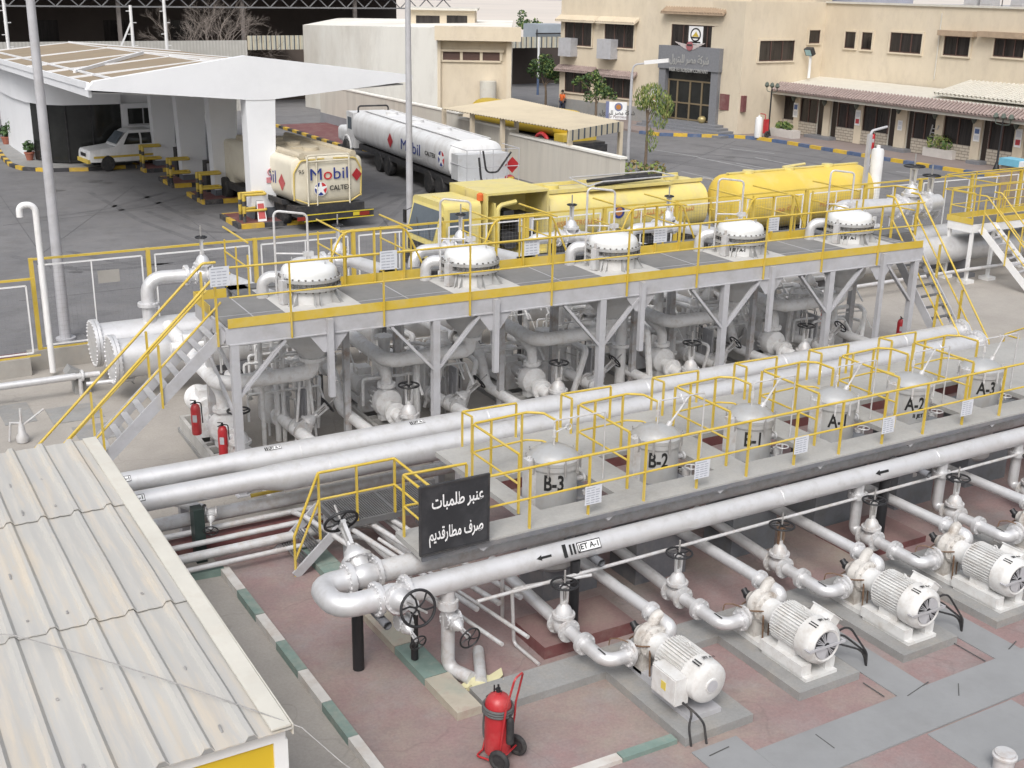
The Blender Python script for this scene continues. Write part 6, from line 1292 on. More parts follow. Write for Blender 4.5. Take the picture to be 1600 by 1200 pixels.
m = MB(); m.box(2.9, 4.4, -4.56, -4.5, .2, 2.4); m.build('door', mat('door_grey', (.35, .36, .37), .6), of)
struct(MB().prism(offs([(9.7, 76), (9.2, 70), (9.3, 66.2), (10.4, 64.6), (12.4, 64.1), (15.2, 64.3)], 0)+[(15.2, 66), (11, 67), (11, 76)], 0, .15).build('office_pavement', M_conc2))
kerb('kerb', [(9.7, 78), (9.2, 70), (9.15, 67), (9.5, 65.4), (10.6, 64.4), (12.4, 63.95), (15.2, 64.15)], .22, .17, .85, [M_kyel, M_kblk])
for k, (px, py, h, lb) in enumerate(((28, 228, 1.3, 'tall potted plant at the left corner of the station office'), (47, 250, .6, 'small potted plant on the striped kerb by the station office'), (10, 225, .7, 'low potted plant at the far left of the station office'), (178, 218, .8, 'potted plant in front of the office door behind the pickup'))):
    c = G(px, py, .15); potted(lb, c, h, 20+k)
# ================================================================== BOUNDARY WALL, WHITE BLOCK, SHED
bw = thing('boundary_wall', 'long streaky off white boundary wall with a stepped top', 'wall', (31.4, 44, 0))
m = MB(); m.box(0, .28, 0, 9.8, 0, 2.12); m.box(0, .28, 9.8, 15.5, 0, 2.35); m.box(0, .28, 15.5, 36, 0, 2.6); m.build('wall', mat('streaky_wall', (.56, .525, .46), .9, 0, .06, .5, [((.42, .39, .34), .6, .9), ((.58, .56, .50), .5, .4)], stretch=(1, 2.2, .25)), bw)
m = MB(); m.box(-.05, .33, -.05, 9.79, 2.12, 2.22); m.box(-.05, .33, 9.75, 15.45, 2.35, 2.45); m.box(-.05, .33, 15.45, 36, 2.6, 2.68); m.build('coping', M_offwhite, bw)
m = MB(); m.box(-.03, 0, 28, 36, 0, .75); m.build('dado', mat('grey_dado', (.25, .255, .27), .8, 0, .1, 1), bw)
sl = [(27.9, 79), (27.9, 68), (29.2, 62.5), (31.3, 61)]
struct(MB().prism([(31.35, 79)]+sl, 0, .14).build('wall_pavement', M_redd)); kerb('kerb', [(27.8, 80), (27.8, 68), (29.1, 62.4), (31.2, 60.9)], .22, .16, .85, [M_kyel, M_kblk], phase=1)
tag(MB().box(29.6, 30.4, 66.5, 67.4, .14, .75).build('yellow_box', M_kyel), 'yellow box standing on the pavement behind the white tanker', 'box')
# white block building: two walls seen at its near corner
c1 = GX(473, 39, 34.5); c2 = GX(683, 43, 36.6); c3 = GP(800, 46, (c2.x, c2.y), (.86, -.51))
blk = thing('store_building', 'plain off white store building with a shallow canopy and high strip window', 'building', (c2.x, c2.y, 0))
L_ = lambda p, z: (p[0]-c2.x, p[1]-c2.y, z)
back = Vector((10, 17, 0)); zt = [c1.z, c2.z, c3.z]
m = MB(); P = [c1, c2, c3, c3+back, c1+back]; m.prism([L_(p, 0)[:2] for p in P], 0, [c1.z, c2.z, c3.z, c3.z, c1.z]); m.build('wall', M_offwhite, blk)
d = (c3-c2); d.z = 0; LW = d.length; d.normalize(); nrm = Vector((d.y, -d.x, 0))
m = MB(); Q0 = Vector((0, 0, c2.z-.55))
def onw(a, z, o): return d*a+nrm*o+Vector((0, 0, z))
def wbox(mb, a0, a1, z0, z1, o0, o1):
    vs = [onw(a, z, o) for z in (z0, z1) for o in (o0, o1) for a in (a0, a1)]; mb.add(vs, [(0, 2, 3, 1), (4, 5, 7, 6), (0, 1, 5, 4), (2, 6, 7, 3), (0, 4, 6, 2), (1, 3, 7, 5)])
wbox(m, -.1, LW+.6, c2.z-.75, c2.z+.12, 0.01, 1.0); m.build('canopy_slab', M_beige, blk)
m = MB(); wbox(m, .03, LW-.02, 0, c2.z-.76, .01, .05); m.build('beige_wall', M_beige, blk)
w0 = GP(690, 80, (c2.x, c2.y), d); w1 = GP(783, 95, (c2.x, c2.y), d); a0, a1 = (w0-c2).dot(d), (w1-c2).dot(d)
m = MB(); wbox(m, a0, a1, w1.z, w0.z, .055, .07); m.build('strip_window', M_brown, blk)
m = MB()
for a in (a0, (a0*2+a1)/3, (a0+a1*2)/3, a1): wbox(m, a-.09, a+.09, w1.z, w0.z, .07, .16)
wbox(m, a0-.2, a1+.2, w0.z, w0.z+.15, .055, .25); wbox(m, a0, a1, w1.z-.12, w1.z, .055, .16); wbox(m, a0-.25, a0-.05, 0, c2.z-.8, .05, .3); wbox(m, a1+.3, a1+.55, 0, c2.z-.8, .05, .3); wbox(m, LW-.3, LW, 0, c2.z-.8, .05, .45); m.build('window_surround', M_beige, blk)
m = MB(); q = GP(763, 140, (c2.x, c2.y), d)-c2; m.cyl(onw(q.dot(d), 1.7, .6), onw(q.dot(d), 3.4, .6), .55, n=16); tk = m.build('water_tank', M_roofedge, blk)
# upper volume behind with two windows
e0 = G(640, 30, 6.6); m = MB(); v0_, v1_ = GP(640, 15, (c2.x+8, c2.y+9), d), GP(742, 18, (c2.x+8, c2.y+9), d)
up = thing('stair_block', 'small beige rooftop block with two dark windows behind the white store', 'building', (v0_.x, v0_.y, 0)); LU = (v1_-v0_).length
m = MB(); wbox(m, 0, LU, 0, v0_.z, -4, 0); m.build('wall', M_beige, up); m = MB(); wbox(m, -.2, LU+.2, v0_.z, v0_.z+.15, -4.2, .4); m.build('roof', M_roofedge, up)
for (xa, xb) in ((650, 687), (698, 730)):
    p, q = GP(xa, 24, (c2.x+8, c2.y+9), d), GP(xb, 39, (c2.x+8, c2.y+9), d); m = MB(); wbox(m, (p-v0_).dot(d), (q-v0_).dot(d), q.z, p.z, .005, .03); m.build('window', M_glass, up)
# corrugated shed roof over parked trucks
S1, S2, S3, S4 = G(690, 170, 2.95), G(888, 204, 2.95), G(968, 190, 3.0), G(800, 154, 3.4)
sh = thing('truck_shed', 'low shed with a sandy corrugated roof and striped fascia behind the boundary wall', 'shed', (S2.x, S2.y, 0)); o = Vector((S2.x, S2.y, 0))
m = MB(); N_ = 90; e = (S3-S2); f_ = (S1-S2); e4 = (S4-S1); vs = []
for j in range(2):
    for i in range(N_+1):
        b = S2+f_*(i/N_); t_ = S3+(S4-S3)*(i/N_); p = b if j == 0 else t_; vs.append(p-o+Vector((0, 0, .05*(i % 2))))
m.add(vs, [(i, i+1, N_+2+i, N_+1+i) for i in range(N_)]); m.add([Vector(v)-Vector((0, 0, .03)) for v in vs], [(i, N_+1+i, N_+2+i, i+1) for i in range(N_)]); m.build('roof', mat('sandy_sheet', (.52, .45, .33), .8, 0, .06, .6, ((.40, .34, .26), .5, .5)), sh, ang=20)
m = MB(); k = 9
for i in range(k*2):
    m.mt(0 if i % 2 else 1); a, b = S2+e*(i/(2*k)), S2+e*((i+(.45 if i % 2 else 1.0))/(2*k)); 
    if i % 2: a2 = S2+e*((i+.45)/(2*k)); b2 = S2+e*((i+1)/(2*k)); m.slab(a-o+Vector((0, 0, -.5)), b-o+Vector((0, 0, -.5)), b-o, a-o, .06); m.mt(1); m.slab(a2-o+Vector((0, 0, -.5)), b2-o+Vector((0, 0, -.5)), b2-o, a2-o, .05)
    else: m.slab(a-o+Vector((0, 0, -.5)), b-o+Vector((0, 0, -.5)), b-o, a-o, .05)
m.build('striped_fascia', [mat('stripe_blue_black', (.06, .075, .10), .7), mat('stripe_cream', (.50, .45, .34), .7, 0, .1, 1)], sh)
for p in (S1, S2, S3, S1+(S2-S1)*.5, S1+(S2-S1)*.25): q = p-o; MB().bar((q.x+.3, q.y+.3, 0), (q.x+.3, q.y+.3, p.z-.05), .2, .2, Y_).build('post', M_beige, sh)
m = MB(); wv = (S4-S1); m.bar(S4-o+Vector((.2, -.2, -3.3)), S4-o+Vector((.2, -.2, -.1)), .2, .2, Y_); m.build('back_post', M_beige, sh)
kt = thing('tank_truck', 'red and yellow tanker parked under the sandy shed roof', 'tanker', (0, 0, 0), 0); p0 = G(905, 222, .9)
kt.location = (p0.x, p0.y+.6, 0); kt.rotation_euler = (0, 0, math.atan2((S2-S1).y, (S2-S1).x)+pi/2)
m = MB(); sect(m, ellip(2.4, 1.0, 2.6, 2.3), .5, 9, dome=.3); m.build('tank', mat('deep_yellow', (.52, .36, .03), .5, 0, .1, 1), kt)
m = MB(); m.box(-1.2, 1.2, -1.4, 9, .55, .95); m.box(-1.3, 1.3, -1.5, -1.2, .4, .8); m.build('chassis', M_chassis, kt)
m = MB(); m.box(-1.2, 1.2, -.6, .3, .95, 1.35); m.build('yellow_tailboard', M_yel, kt)
for s in (-1, 1):
    m = MB(); m.torus((s*1.1, 1.6, .55), X_, .65, .12, 16, 8, pi, Y_); m.build('red_mudguard', M_red, kt)
    for y in (1.6, 7.5): wheel(kt, s*1.05, y, .52, .3)

# ================================================================== MAIN BUILDING
Q = Vector((53.5, 67.5, 0)); D1 = Vector((.2, -.98, 0)).normalized(); N1 = Vector((D1.y, -D1.x, 0))
N1 = N1 if N1.dot(CAM-Q) > 0 else -N1
class Facade:
    """helper to lay boxes on a vertical wall: a along, z up, o outwards"""
    def __init__(s, Q, D, N): s.Q, s.D, s.N = Vector((Q[0], Q[1], 0)), D, N
    def pt(s, a, z, o): return s.Q+s.D*a+s.N*o+Vector((0, 0, z))
    def px(s, x, y, o=0.0): p = GP(x, y, s.Q+s.N*o, s.D); return ((p-s.Q).dot(s.D), p.z)
    def box(s, mb, a0, a1, z0, z1, o0, o1):
        vs = [s.pt(a, z, o)-s.O for z in (z0, z1) for o in (o0, o1) for a in (a0, a1)]
        mb.add(vs, [(0, 2, 3, 1), (4, 5, 7, 6), (0, 1, 5, 4), (2, 6, 7, 3), (0, 4, 6, 2), (1, 3, 7, 5)]); return mb
    O = Vector((0, 0, 0))
    def window(s, par, x0, y0, x1, y1, n=3, name='window', sill=True, glass=None):
        a0, z0 = s.px(x0, y1); a1, z1 = s.px(x1, y0); g = glass or M_glass
        w_ = s.box(MB(), a0, a1, z0, z1, -.02, .012).build(name, g, par); m = MB()
        for k in range(n+1): a = a0+(a1-a0)*k/n; s.box(m, a-.03, a+.03, z0, z1, .012, .05)
        s.box(m, a0, a1, z1-.05, z1, .012, .045); s.box(m, a0, a1, z0, z0+.06, .012, .045)
        m.build('frame', M_brown, w_); m = MB(); s.box(m, a0-.12, a0, z0-.1, z1+.12, 0, .10); s.box(m, a1, a1+.12, z0-.1, z1+.12, 0, .10); s.box(m, a0, a1, z1, z1+.12, 0, .10); s.box(m, a0, a1, z0-.10, z0, 0, .10); m.build('surround', M_beige, par); return a0, a1, z0, z1
F = Facade(Q, D1, N1); mbd = thing('office_building', 'beige two storey office building with a grey granite entrance', 'building', Q); F.O = Q
aL = F.px(876, 60)[0]; aR = F.px(1171, 60)[0]
m = MB(); F.box(m, aL, aR, 0, 11.5, -9, 0); m.build('wall', M_beige, mbd)
for b in ((883, 36, 926, 70, 3), (945, 38, 992, 73, 3), (883, 114, 925, 143, 3), (943, 119, 990, 150, 3), (1049, 41, 1126, 74, 4)): F.window(mbd, *b)
def awning(xa, xb, y, tile, out=.55):
    a0, z = F.px(xa, y); a1, _ = F.px(xb, y); m = MB(); vs = [F.pt(a, zz, o_)-Q for (zz, o_) in ((z, out), (z+.30, .0), (z+.12, out), (z+.45, 0)) for a in (a0, a1)]
    m.add(vs, [(0, 2, 3, 1), (4, 5, 7, 6), (0, 1, 5, 4), (2, 6, 7, 3), (0, 4, 6, 2), (1, 3, 7, 5)])
    nn = int(abs(a1-a0)/.22)
    for i in range(nn): a = a0+(a1-a0)*(i+.5)/nn; m.tube([F.pt(a, z+.13, out+.02)-Q, F.pt(a, z+.46, 0)-Q], .07, 6)
    m.build('tiled_awning', tile, mbd)
awning(875, 936, 33, M_beige); awning(938, 999, 36, M_beige); awning(873, 932, 110, M_tile); awning(934, 996, 118, M_tile); awning(1040, 1138, 21, mat('brown_tile', (.36, .27, .19), .8, 0, .15, 3))
for (x0, y0, x1, y1) in ((877, 60, 897, 87), (937, 62, 960, 91)):
    a0, z0 = F.px(x0, y1, .4); a1, z1 = F.px(x1, y0, .4); m = MB(); F.box(m, a0, a1, z0, z1, .01, .75); m.build('air_conditioner', M_grey, mbd)
a0, z0 = F.px(1032, 188); a1, z1 = F.px(1134, 76); zb = .62; a2, zt2 = F.px(1133, 113); PWd = a1-a0
m = MB(); F.box(m, a0, a1, zt2, z1, .0, .6); F.box(m, a0+.05, a0+PWd*.12, zb, zt2, 0, .5); F.box(m, a1-PWd*.13, a1-.08, zb, zt2, 0, .5); po = m.build('granite_portal', M_granite, mbd)
m = MB(); F.box(m, a0+PWd*.12, a1-PWd*.13, zb, zt2, .01, .12); m.build('entrance_glass', M_glass2, mbd)
m = MB(); b0, b1 = a0+PWd*.12, a1-PWd*.13; bw_ = b1-b0
for f in (.02, .22, .50, .76, .98): F.box(m, b0+bw_*f-.06, b0+bw_*f+.06, zb, zb+(zt2-zb)*.78, .12, .18)
for z in (zb+.08, zb+(zt2-zb)*.34, zb+(zt2-zb)*.78): F.box(m, b0, b1, z-.05, z+.05, .121, .175)
m.build('entrance_frame', M_bronze, mbd)
for f in (.06, .88):
    c = F.pt(b0+bw_*f, zb, .55); MB().lathe([(.13, 0), (.25, .11), (.29, .26), (.24, .38), (.17, .42), (.18, .46)], n=18).build('urn', mat('brass_pot', (.42, .34, .16), .35, .3, .1, 3)).location = c; o_ = bpy.context.scene.collection.objects[-1] if False else None
for i_, o_ in enumerate([x for x in bpy.data.objects if x.name.split('.')[0] == 'urn']): tag(o_, ['brass coloured round pot at the left of the entrance doors', 'brass coloured round pot at the right of the entrance doors'][i_], 'pot', 'entrance pots')
m = MB()
for k in range(4): F.box(m, a0-.2-.15*k, a1+.5+.5*k, 0 if k == 3 else zb-(k+1)*.155+.002, zb-k*.155, -.0, 1.2+.38*k)
st_ = m.build('entrance_steps', M_granite, mbd)
Mx = frame(F.pt((a0+a1)/2+.1, zt2+(z1-zt2)*.38, .612)-Q, D1, Z_)
if Mx.to_3x3().col[2].dot(N1) < 0: pass
text('\uFEDD\uFEED\uFEAE\uFE98\uFE92\uFEE0\uFEDF \uFEAE\uFEBC\uFEE3 \uFE94\uFEDB\uFEAE\uFEB7', .74, mat('steel_letters', (.37, .37, .36), .5, .2), mbd, Mx @ Matrix.Translation((0, .10, 0)), .02, .012, name='arabic_lettering', fit=PWd*.64)
text('MISR PETROLEUM COMPANY', .36, mat('steel_letters', (.37, .37, .36)), mbd, Mx @ Matrix.Translation((0, -.62, 0)), .02, .004, name='latin_lettering', fit=PWd*.64)
m = MB().xf(Mx @ Matrix.Translation((-.0, 1.0, 0))).mt(0)
for s in (-1, 1):
    for j in range(4): m.add([(s*.25, .1-.09*j, .02), (s*(1.35-.22*j), .26-.10*j, .02), (s*(1.2-.22*j), .15-.10*j, .02), (s*.25, .03-.09*j, .02)], [(0, 1, 2, 3) if s < 0 else (3, 2, 1, 0)])
m.mt(1); m.cyl((0, 0, 0), (0, 0, .04), .30, n=20); m.mt(2); m.box(-.22, .22, .0, .12, .04, .05); m.build('winged_emblem', [mat('emblem_silver', (.5, .45, .44), .4), mat('emblem_red', (.34, .12, .13), .5), M_chassis], mbd)
a, z = F.px(1087, 55, .08); Mx = frame(F.pt(a, z, .06)-Q, D1, Z_); m = MB().xf(Mx).mt(0); m.box(-.62, .62, -.58, .58, 0, .02); m.mt(1); m.cyl((0, .02, .02), (0, .02, .03), .46, n=26); m.box(-.45, .45, -.52, -.42, .02, .03); m.mt(0); m.cyl((0, .02, .03), (0, .02, .035), .36, n=26); m.mt(2); m.prism([(-.30, -.1), (.30, -.1), (.12, .12), (.04, .26), (-.08, .10)], .035, .042); m.mt(1); m.box(-.34, .34, -.22, -.12, .035, .045)
m.build('round_emblem_sign', [M_ltr_w, M_ltr_k, mat('emblem_gold', (.55, .40, .06), .5)], mbd)
# low plinth / brick band at ground floor
m = MB(); F.box(m, aL, a0-.2, 0, 1.15, 0, .06); m.build('plinth', M_conc2, mbd)
# fire hose box, extinguisher, bins right of the entrance
a, z = F.px(1145, 160, .2); m = MB(); F.O = F.pt(a, 0, 0); F.box(m, a-1.0, a+1.0, z-.55, z+.5, .02, .35); g = m.build('hose_cabinet', M_redd); g.location = F.O; tag(g, 'dark red fire hose cabinet on the wall right of the entrance', 'hose cabinet'); F.O = Q
m = MB(); m.box(-.06, .06, -.02, 0, -.1, .12); 
# upper right wing
F2 = Facade((61.5, 60), Vector((.03, -1, 0)).normalized(), Vector((-1, -.03, 0)).normalized()); wg = thing('office_wing', 'beige upper wing with a row of small dark windows, right of the entrance', 'building', (61.5, 60, 0)); F2.O = Vector((61.5, 60, 0))
aL2 = F2.px(1168, 60)[0]; m = MB(); aL2 = F2.px(1287, 60)[0]; F2.box(m, aL2, 24, 0, F2.px(1300, 5)[1], -10, 0); m.build('wall', M_beige, wg)
m = MB(); zz = F2.px(1300, 5)[1]; F2.box(m, aL2, 24, zz, zz+.12, -.3, .12); m.build('parapet_coping', M_roofedge, wg)
for b in ((1320, 50, 1339, 75, 1), (1346, 51, 1365, 77, 1), (1390, 53, 1443, 81, 3), (1474, 58, 1518, 86, 2), (1552, 62, 1604, 88, 3)): F2.window(wg, *b)
for (xa, xb, y) in ((1472, 1528, 55), (1534, 1606, 57)):
    a0_, z_ = F2.px(xa, y); a1_, _ = F2.px(xb, y); m = MB(); F2.box(m, a0_, a1_, z_, z_+.32, 0, .5); m.build('window_hood', mat('brown_tile', (.36, .27, .19)), wg)
a_, z_ = F2.px(1467, 60, .08); m = MB(); m.tube(fil([F2.pt(a_, F2.px(1467, 20)[1], .06)-F2.O, F2.pt(a_, F2.px(1470, 125)[1], .06)-F2.O], .1), .04, 6); m.build('downpipe', M_roofedge, wg)
A_ = F.pt(aR, 0, 0); B_ = F2.pt(F2.px(1287, 60)[0], 0, 0); D4 = (B_-A_).normalized(); N4 = Vector((D4.y, -D4.x, 0)); N4 = N4 if N4.dot(CAM-A_) > 0 else -N4
F4 = Facade(A_, D4, N4); iw = thing('office_link', 'beige link wall with a wide and a small window beside the entrance block', 'building', A_); F4.O = A_; L4 = (B_-A_).length
m = MB(); F4.box(m, -.5, L4+.05, 0, F4.px(1240, 3)[1], -9, 0); m.build('wall', M_beige, iw)
for b in ((1184, 63, 1241, 96, 3), (1262, 47, 1281, 68, 1)): F4.window(iw, *b)
# things on the roof of the wing
zr = F2.px(1300, 5)[1]
bx = F2.px(1250, -8)[0]; m = MB(); F2.O = F2.pt(bx, zr, -3); F2.box(m, bx, bx+6.5, zr, zr+.9, -4, -2.5); g = m.build('roof_block', mat('blue_grey_cladding', (.30, .32, .40), .6, 0, .1, 1)); g.location = F2.O; tag(g, 'blue grey cladding block on the roof of the beige wing', 'roof block')
for k, px in enumerate((1490, 1515, 1563)):
    a_ = F2.px(px, 10)[0]; F2.O = F2.pt(a_, zr, 0); m = MB(); F2.box(m, a_, a_+.9, zr+.12, zr+.8, -1.6, -.9); F2.box(m, a_+.1, a_+.8, zr+.2, zr+.7, -.9, -.88); g = m.build('air_conditioner', M_grey); g.location = F2.O; tag(g, 'grey air conditioner on the roof of the beige wing, %s from the left' % NTH[k], 'air conditioner', 'roof air conditioners')
for k, px in enumerate((1545, 1585)):
    a_ = F2.px(px, 10)[0]; c = F2.pt(a_, zr, -1.2); tag(MB().cyl(c, c+Vector((0, 0, 2.5)), .03, n=6).build('antenna', M_chassis), 'thin dark aerial on the roof of the beige wing, %s from the left' % NTH[k], 'aerial', 'roof aerials')
F2.O = Vector((61.5, 60, 0))
# low shop wing in front
F3 = Facade((58.2, 66.3), Vector((.0, -1, 0)), Vector((-1, 0, 0))); sw = thing('shop_wing', 'low shop wing with a tiled red eave, brick sills and dark shop windows', 'building', (58.2, 66.3, 0)); F3.O = Vector((58.2, 66.3, 0)); LS = 30
m = MB(); F3.box(m, -.8, LS, 0, 3.0, -3.0, -.22); m.build('wall', mat('dark_interior', (.025, .023, .022), .8), sw)
m = MB(); m.slab((-.6, .3, 3.28), (-.6, -LS, 3.28), (3.3, -LS, 3.75), (3.3, .3, 3.75), -.12); m.build('flat_roof', M_roofedge, sw)
m = MB(); m.slab((-1.35, .9, 2.95), (-1.35, -LS, 2.95), (-.45, -LS, 3.42), (-.45, .9, 3.42), -.08)
for i in range(int((LS+.9)/.26)): y = .85-.26*i; m.tube([(-1.38, y, 2.99), (-.48, y, 3.47)], .075, 7, cap=False)
m.build('tiled_eave', M_tile, sw)
m = MB(); F3.box(m, -.9, LS, 2.72, 2.93, -.2, 1.2); m.build('eave_soffit', M_roofedge, sw)
# pillars, sills, windows and doors along the shop front, measured from the photograph
def brick_mat():
    if 'pale_brick' in MATS: return MATS['pale_brick']
    m = mat('pale_brick', (.46, .41, .34), .9, 0, .05, 1.0); t = m.node_tree; N = t.nodes; L = t.links; b = N['Principled BSDF']
    geo = N.new('ShaderNodeNewGeometry'); sep = N.new('ShaderNodeSeparateXYZ'); cmb = N.new('ShaderNodeCombineXYZ'); L.new(geo.outputs['Position'], sep.inputs[0]); L.new(sep.outputs['Y'], cmb.inputs['X']); L.new(sep.outputs['Z'], cmb.inputs['Y'])
    br = N.new('ShaderNodeTexBrick'); br.inputs['Color1'].default_value = (.50, .45, .37, 1); br.inputs['Color2'].default_value = (.42, .37, .30, 1); br.inputs['Mortar'].default_value = (.24, .21, .18, 1); br.inputs['Scale'].default_value = 1.0; br.inputs['Brick Width'].default_value = .42; br.inputs['Row Height'].default_value = .17; br.inputs['Mortar Size'].default_value = .022
    L.new(cmb.outputs[0], br.inputs['Vector']); L.new(br.outputs['Color'], b.inputs['Base Color']); return m
MBK = brick_mat()
pil = [(1187, 1194), (1241, 1249), (1287, 1297), (1337, 1348), (1401, 1418), (1464, 1476), (1523, 1537), (1590, 1606)]
for i, (xa, xb) in enumerate(pil):
    a0_ = F3.px(xa, 190)[0]; a1_ = F3.px(xb, 190)[0]; m = MB(); F3.box(m, a0_, a1_, .15, 2.72, -.22, .10); m.build('pillar', M_beige, sw)
sil = [(1194, 1241), (1249, 1275), (1308, 1337), (1348, 1388), (1428, 1464), (1476, 1523), (1549, 1590)]
for i, (xa, xb) in enumerate(sil):
    a0_ = F3.px(xa, 190)[0]; a1_ = F3.px(xb, 190)[0]; m = MB(); F3.box(m, a0_, a1_, .15, 1.02, -.22, .07); m.build('brick_sill', MBK, sw)
    w_ = MB(); F3.box(w_, a0_, a1_, 1.02, 2.55, -.12, -.06); w_ = w_.build('shop_window', M_glass, sw); m = MB()
    for f in (0, .5, 1): a = a0_+(a1_-a0_)*f; F3.box(m, a-.04, a+.04, 1.02, 2.55, -.06, -.01)
    F3.box(m, a0_, a1_, 2.5, 2.58, -.06, -.01); m.build('frame', M_brown, w_)
for (xa, xb) in ((1276, 1287), (1297, 1307), (1389, 1401), (1418, 1427), (1537, 1548)):
    a0_ = F3.px(xa, 190)[0]; a1_ = F3.px(xb, 190)[0]; m = MB(); F3.box(m, a0_, a1_, .15, 2.6, -.16, -.1); dd = m.build('shop_door', mat('dark_brown_door', (.035, .026, .022), .3), sw); m = MB(); F3.box(m, a0_-.03, a0_+.03, .15, 2.6, -.1, -.04); F3.box(m, a1_-.03, a1_+.03, .15, 2.6, -.1, -.04); m.build('door_frame', M_roofedge, dd)
for xa, xb in ((1270, 1310), (1385, 1430), (1530, 1552)): m = MB(); F3.box(m, F3.px(xa, 190)[0], F3.px(xb, 190)[0], .0, .32, -.2, .7); m.build('door_step', M_granite, sw)
m = MB(); F3.box(m, 0, .6, 1.2, 2.6, 0, .05); 
def small_sign(label, x, y, w_, h_, cols, base=F3, o=.13, name='wall_sign'):
    a_, z_ = base.px(x, y, o); c = base.pt(a_, z_, o); Mx = frame(c, base.D, Z_); m = MB().xf(Mx).mt(0); m.box(-w_/2, w_/2, -h_/2, h_/2, -.02, .0); m.mt(1); m.box(-w_*.36, w_*.36, h_*.05, h_*.38, 0, .006); m.mt(2); m.box(-w_*.36, w_*.36, -h_*.38, -h_*.08, 0, .006); g = m.build(name, [M_ltr_w]+cols); tag(g, label, 'sign', 'small wall signs'); return g
small_sign('white sign with a blue panel on the pillar left of the shop doors', 1243, 172, .42, .95, [mat('sign_blue', (.10, .16, .34), .6), M_paper])
small_sign('white and red sign on the shop pillar nearest the standing extinguisher', 1340, 184, .42, .95, [M_paper, mat('sign_red', (.45, .05, .06), .6)])
small_sign('white sign with blue symbol on the shop pillar right of the ladder', 1526, 210, .42, .8, [mat('sign_blue', (.10, .16, .34)), M_paper])
small_sign('white and red sign on the last visible shop pillar', 1591, 216, .42, 1.0, [M_paper, mat('sign_red', (.45, .05, .06))])
small_sign('pale box mounted on the shop pillar in the middle of the shop front', 1406, 196, .35, .6, [M_paper, M_paper])
small_sign('small white sign on the beige wall just left of the granite entrance', 1023, 148, .7, .95, [M_paper, mat('sign_red', (.45, .05, .06))], base=F)
for k, (px, py) in enumerate(((1185, 148), (1242, 153), (1290, 160), (1340, 165), (1406, 172), (1463, 180), (1524, 187), (1590, 196))):
    a_, z_ = F3.px(px, py, .25); c = F3.pt(a_, z_, .12); g = thing('wall_lantern', 'small dark lantern on the shop front, %s from the left' % NTH[k], 'lantern', c, 0, 'shop front lanterns'); m = MB(); m.lathe([(.05, -.22), (.14, -.05), (.17, .05), (.10, .2), (.02, .3)], (-.22, 0, 0), n=8); m.build('lamp', mat('lantern_glass', (.10, .12, .10), .3), g); m = MB(); m.tube(fil([(0, 0, .25), (-.22, 0, .38), (-.22, 0, .28)], .08), .025, 6); m.build('bracket', M_black, g)
# pavement in front and its blue-yellow kerb
kp = [(48.9, 66.4), (49.4, 64.9), (51.6, 63.2), (53.4, 62.0), (54.2, 60.6), (54.5, 58), (54.55, 54), (54.7, 49.5), (54.8, 45.8), (55.1, 43.2), (55.3, 38)]
struct(MB().prism([(p[0]+.1, p[1]) for p in kp]+[(58.3, 38), (58.3, 66), (56, 72), (52.3, 75), (48.9, 70)], 0, .14).build('pavement', mat('pavement_brown', (.24, .195, .18), .85, 0, .12, 1.0, ((.18, .16, .15), .5, 2.0))))
kerb('kerb', kp, .25, .20, 1.05, [M_kblue, M_kyel])
m = MB()
for (p, q) in (((1010, 232), (1090, 245)), ((1090, 246), (1200, 268)), ((1140, 232), (1210, 240)), ((1265, 258), (1345, 262)), ((1065, 268), (1120, 280)), ((1180, 246), (1270, 264)), ((1400, 268), (1470, 276)), ((1150, 255), (1240, 270))):
    m.bar(G(*p, .006), G(*q, .006), .14, .004)
struct(m.build('road_markings', mat('worn_white_marking', (.30, .30, .30), .9, 0, .2, 3)))
m = MB()
for (p, q) in (((0, 305), (80, 420)), ((5, 352), (300, 318)), ((100, 420), (330, 395)), ((300, 345), (370, 400)), ((130, 520), (210, 600)), ((210, 290), (60, 400)), ((590, 330), (640, 400)), ((1020, 250), (1560, 330)), ((1150, 220), (1010, 280)), ((1330, 240), (1240, 300)), ((30, 470), (300, 440))):
    m.bar(G(*p, .004), G(*q, .004), .035, .004)
struct(m.build('road_joints', mat('joint_tar', (.115, .114, .117), .9, 0, .3, 2.0)))
m = MB(); rt_ = random.Random(9)
for (pts) in ([(230, 330), (330, 370), (480, 350), (600, 300)], [(140, 300), (220, 345), (330, 385)], [(60, 340), (150, 330), (260, 300)], [(590, 360), (640, 310), (690, 290)], [(1000, 240), (1150, 250), (1350, 300)], [(1080, 225), (1250, 250), (1420, 290)], [(20, 400), (140, 430), (330, 400)]):
    for dx in (0, 1.9):
        P_ = fil([G(x, y, .005)+Vector((dx, 0, 0)) for x, y in pts], 6, 5)
        for a_, b_ in zip(P_, P_[1:]): m.bar(a_, b_, .26, .002)
struct(m.build('tyre_marks', mat('tyre_track', (.125, .124, .128), .9, 0, .2, .9, ((.165, .163, .168), .9, .8), grain=.14)))
m = MB()
for i in range(16):
    c_ = G(*rt_.choice(((430, 350), (620, 300), (300, 330), (150, 290), (1150, 240), (1300, 270), (520, 330), (90, 420))), .007)+Vector((rt_.uniform(-2, 2), rt_.uniform(-1.5, 1.5), 0)); r_ = rt_.uniform(.15, .5)
    m.add([(c_.x+cos(2*pi*k/11)*r_*rt_.uniform(.6, 1.3), c_.y+sin(2*pi*k/11)*r_*rt_.uniform(.6, 1.3), .0075+.0001*i) for k in range(11)], [tuple(range(11))])
struct(m.build('oil_stains', mat('oil_stain', (.115, .113, .114), .7, 0, .3, 2.0)))
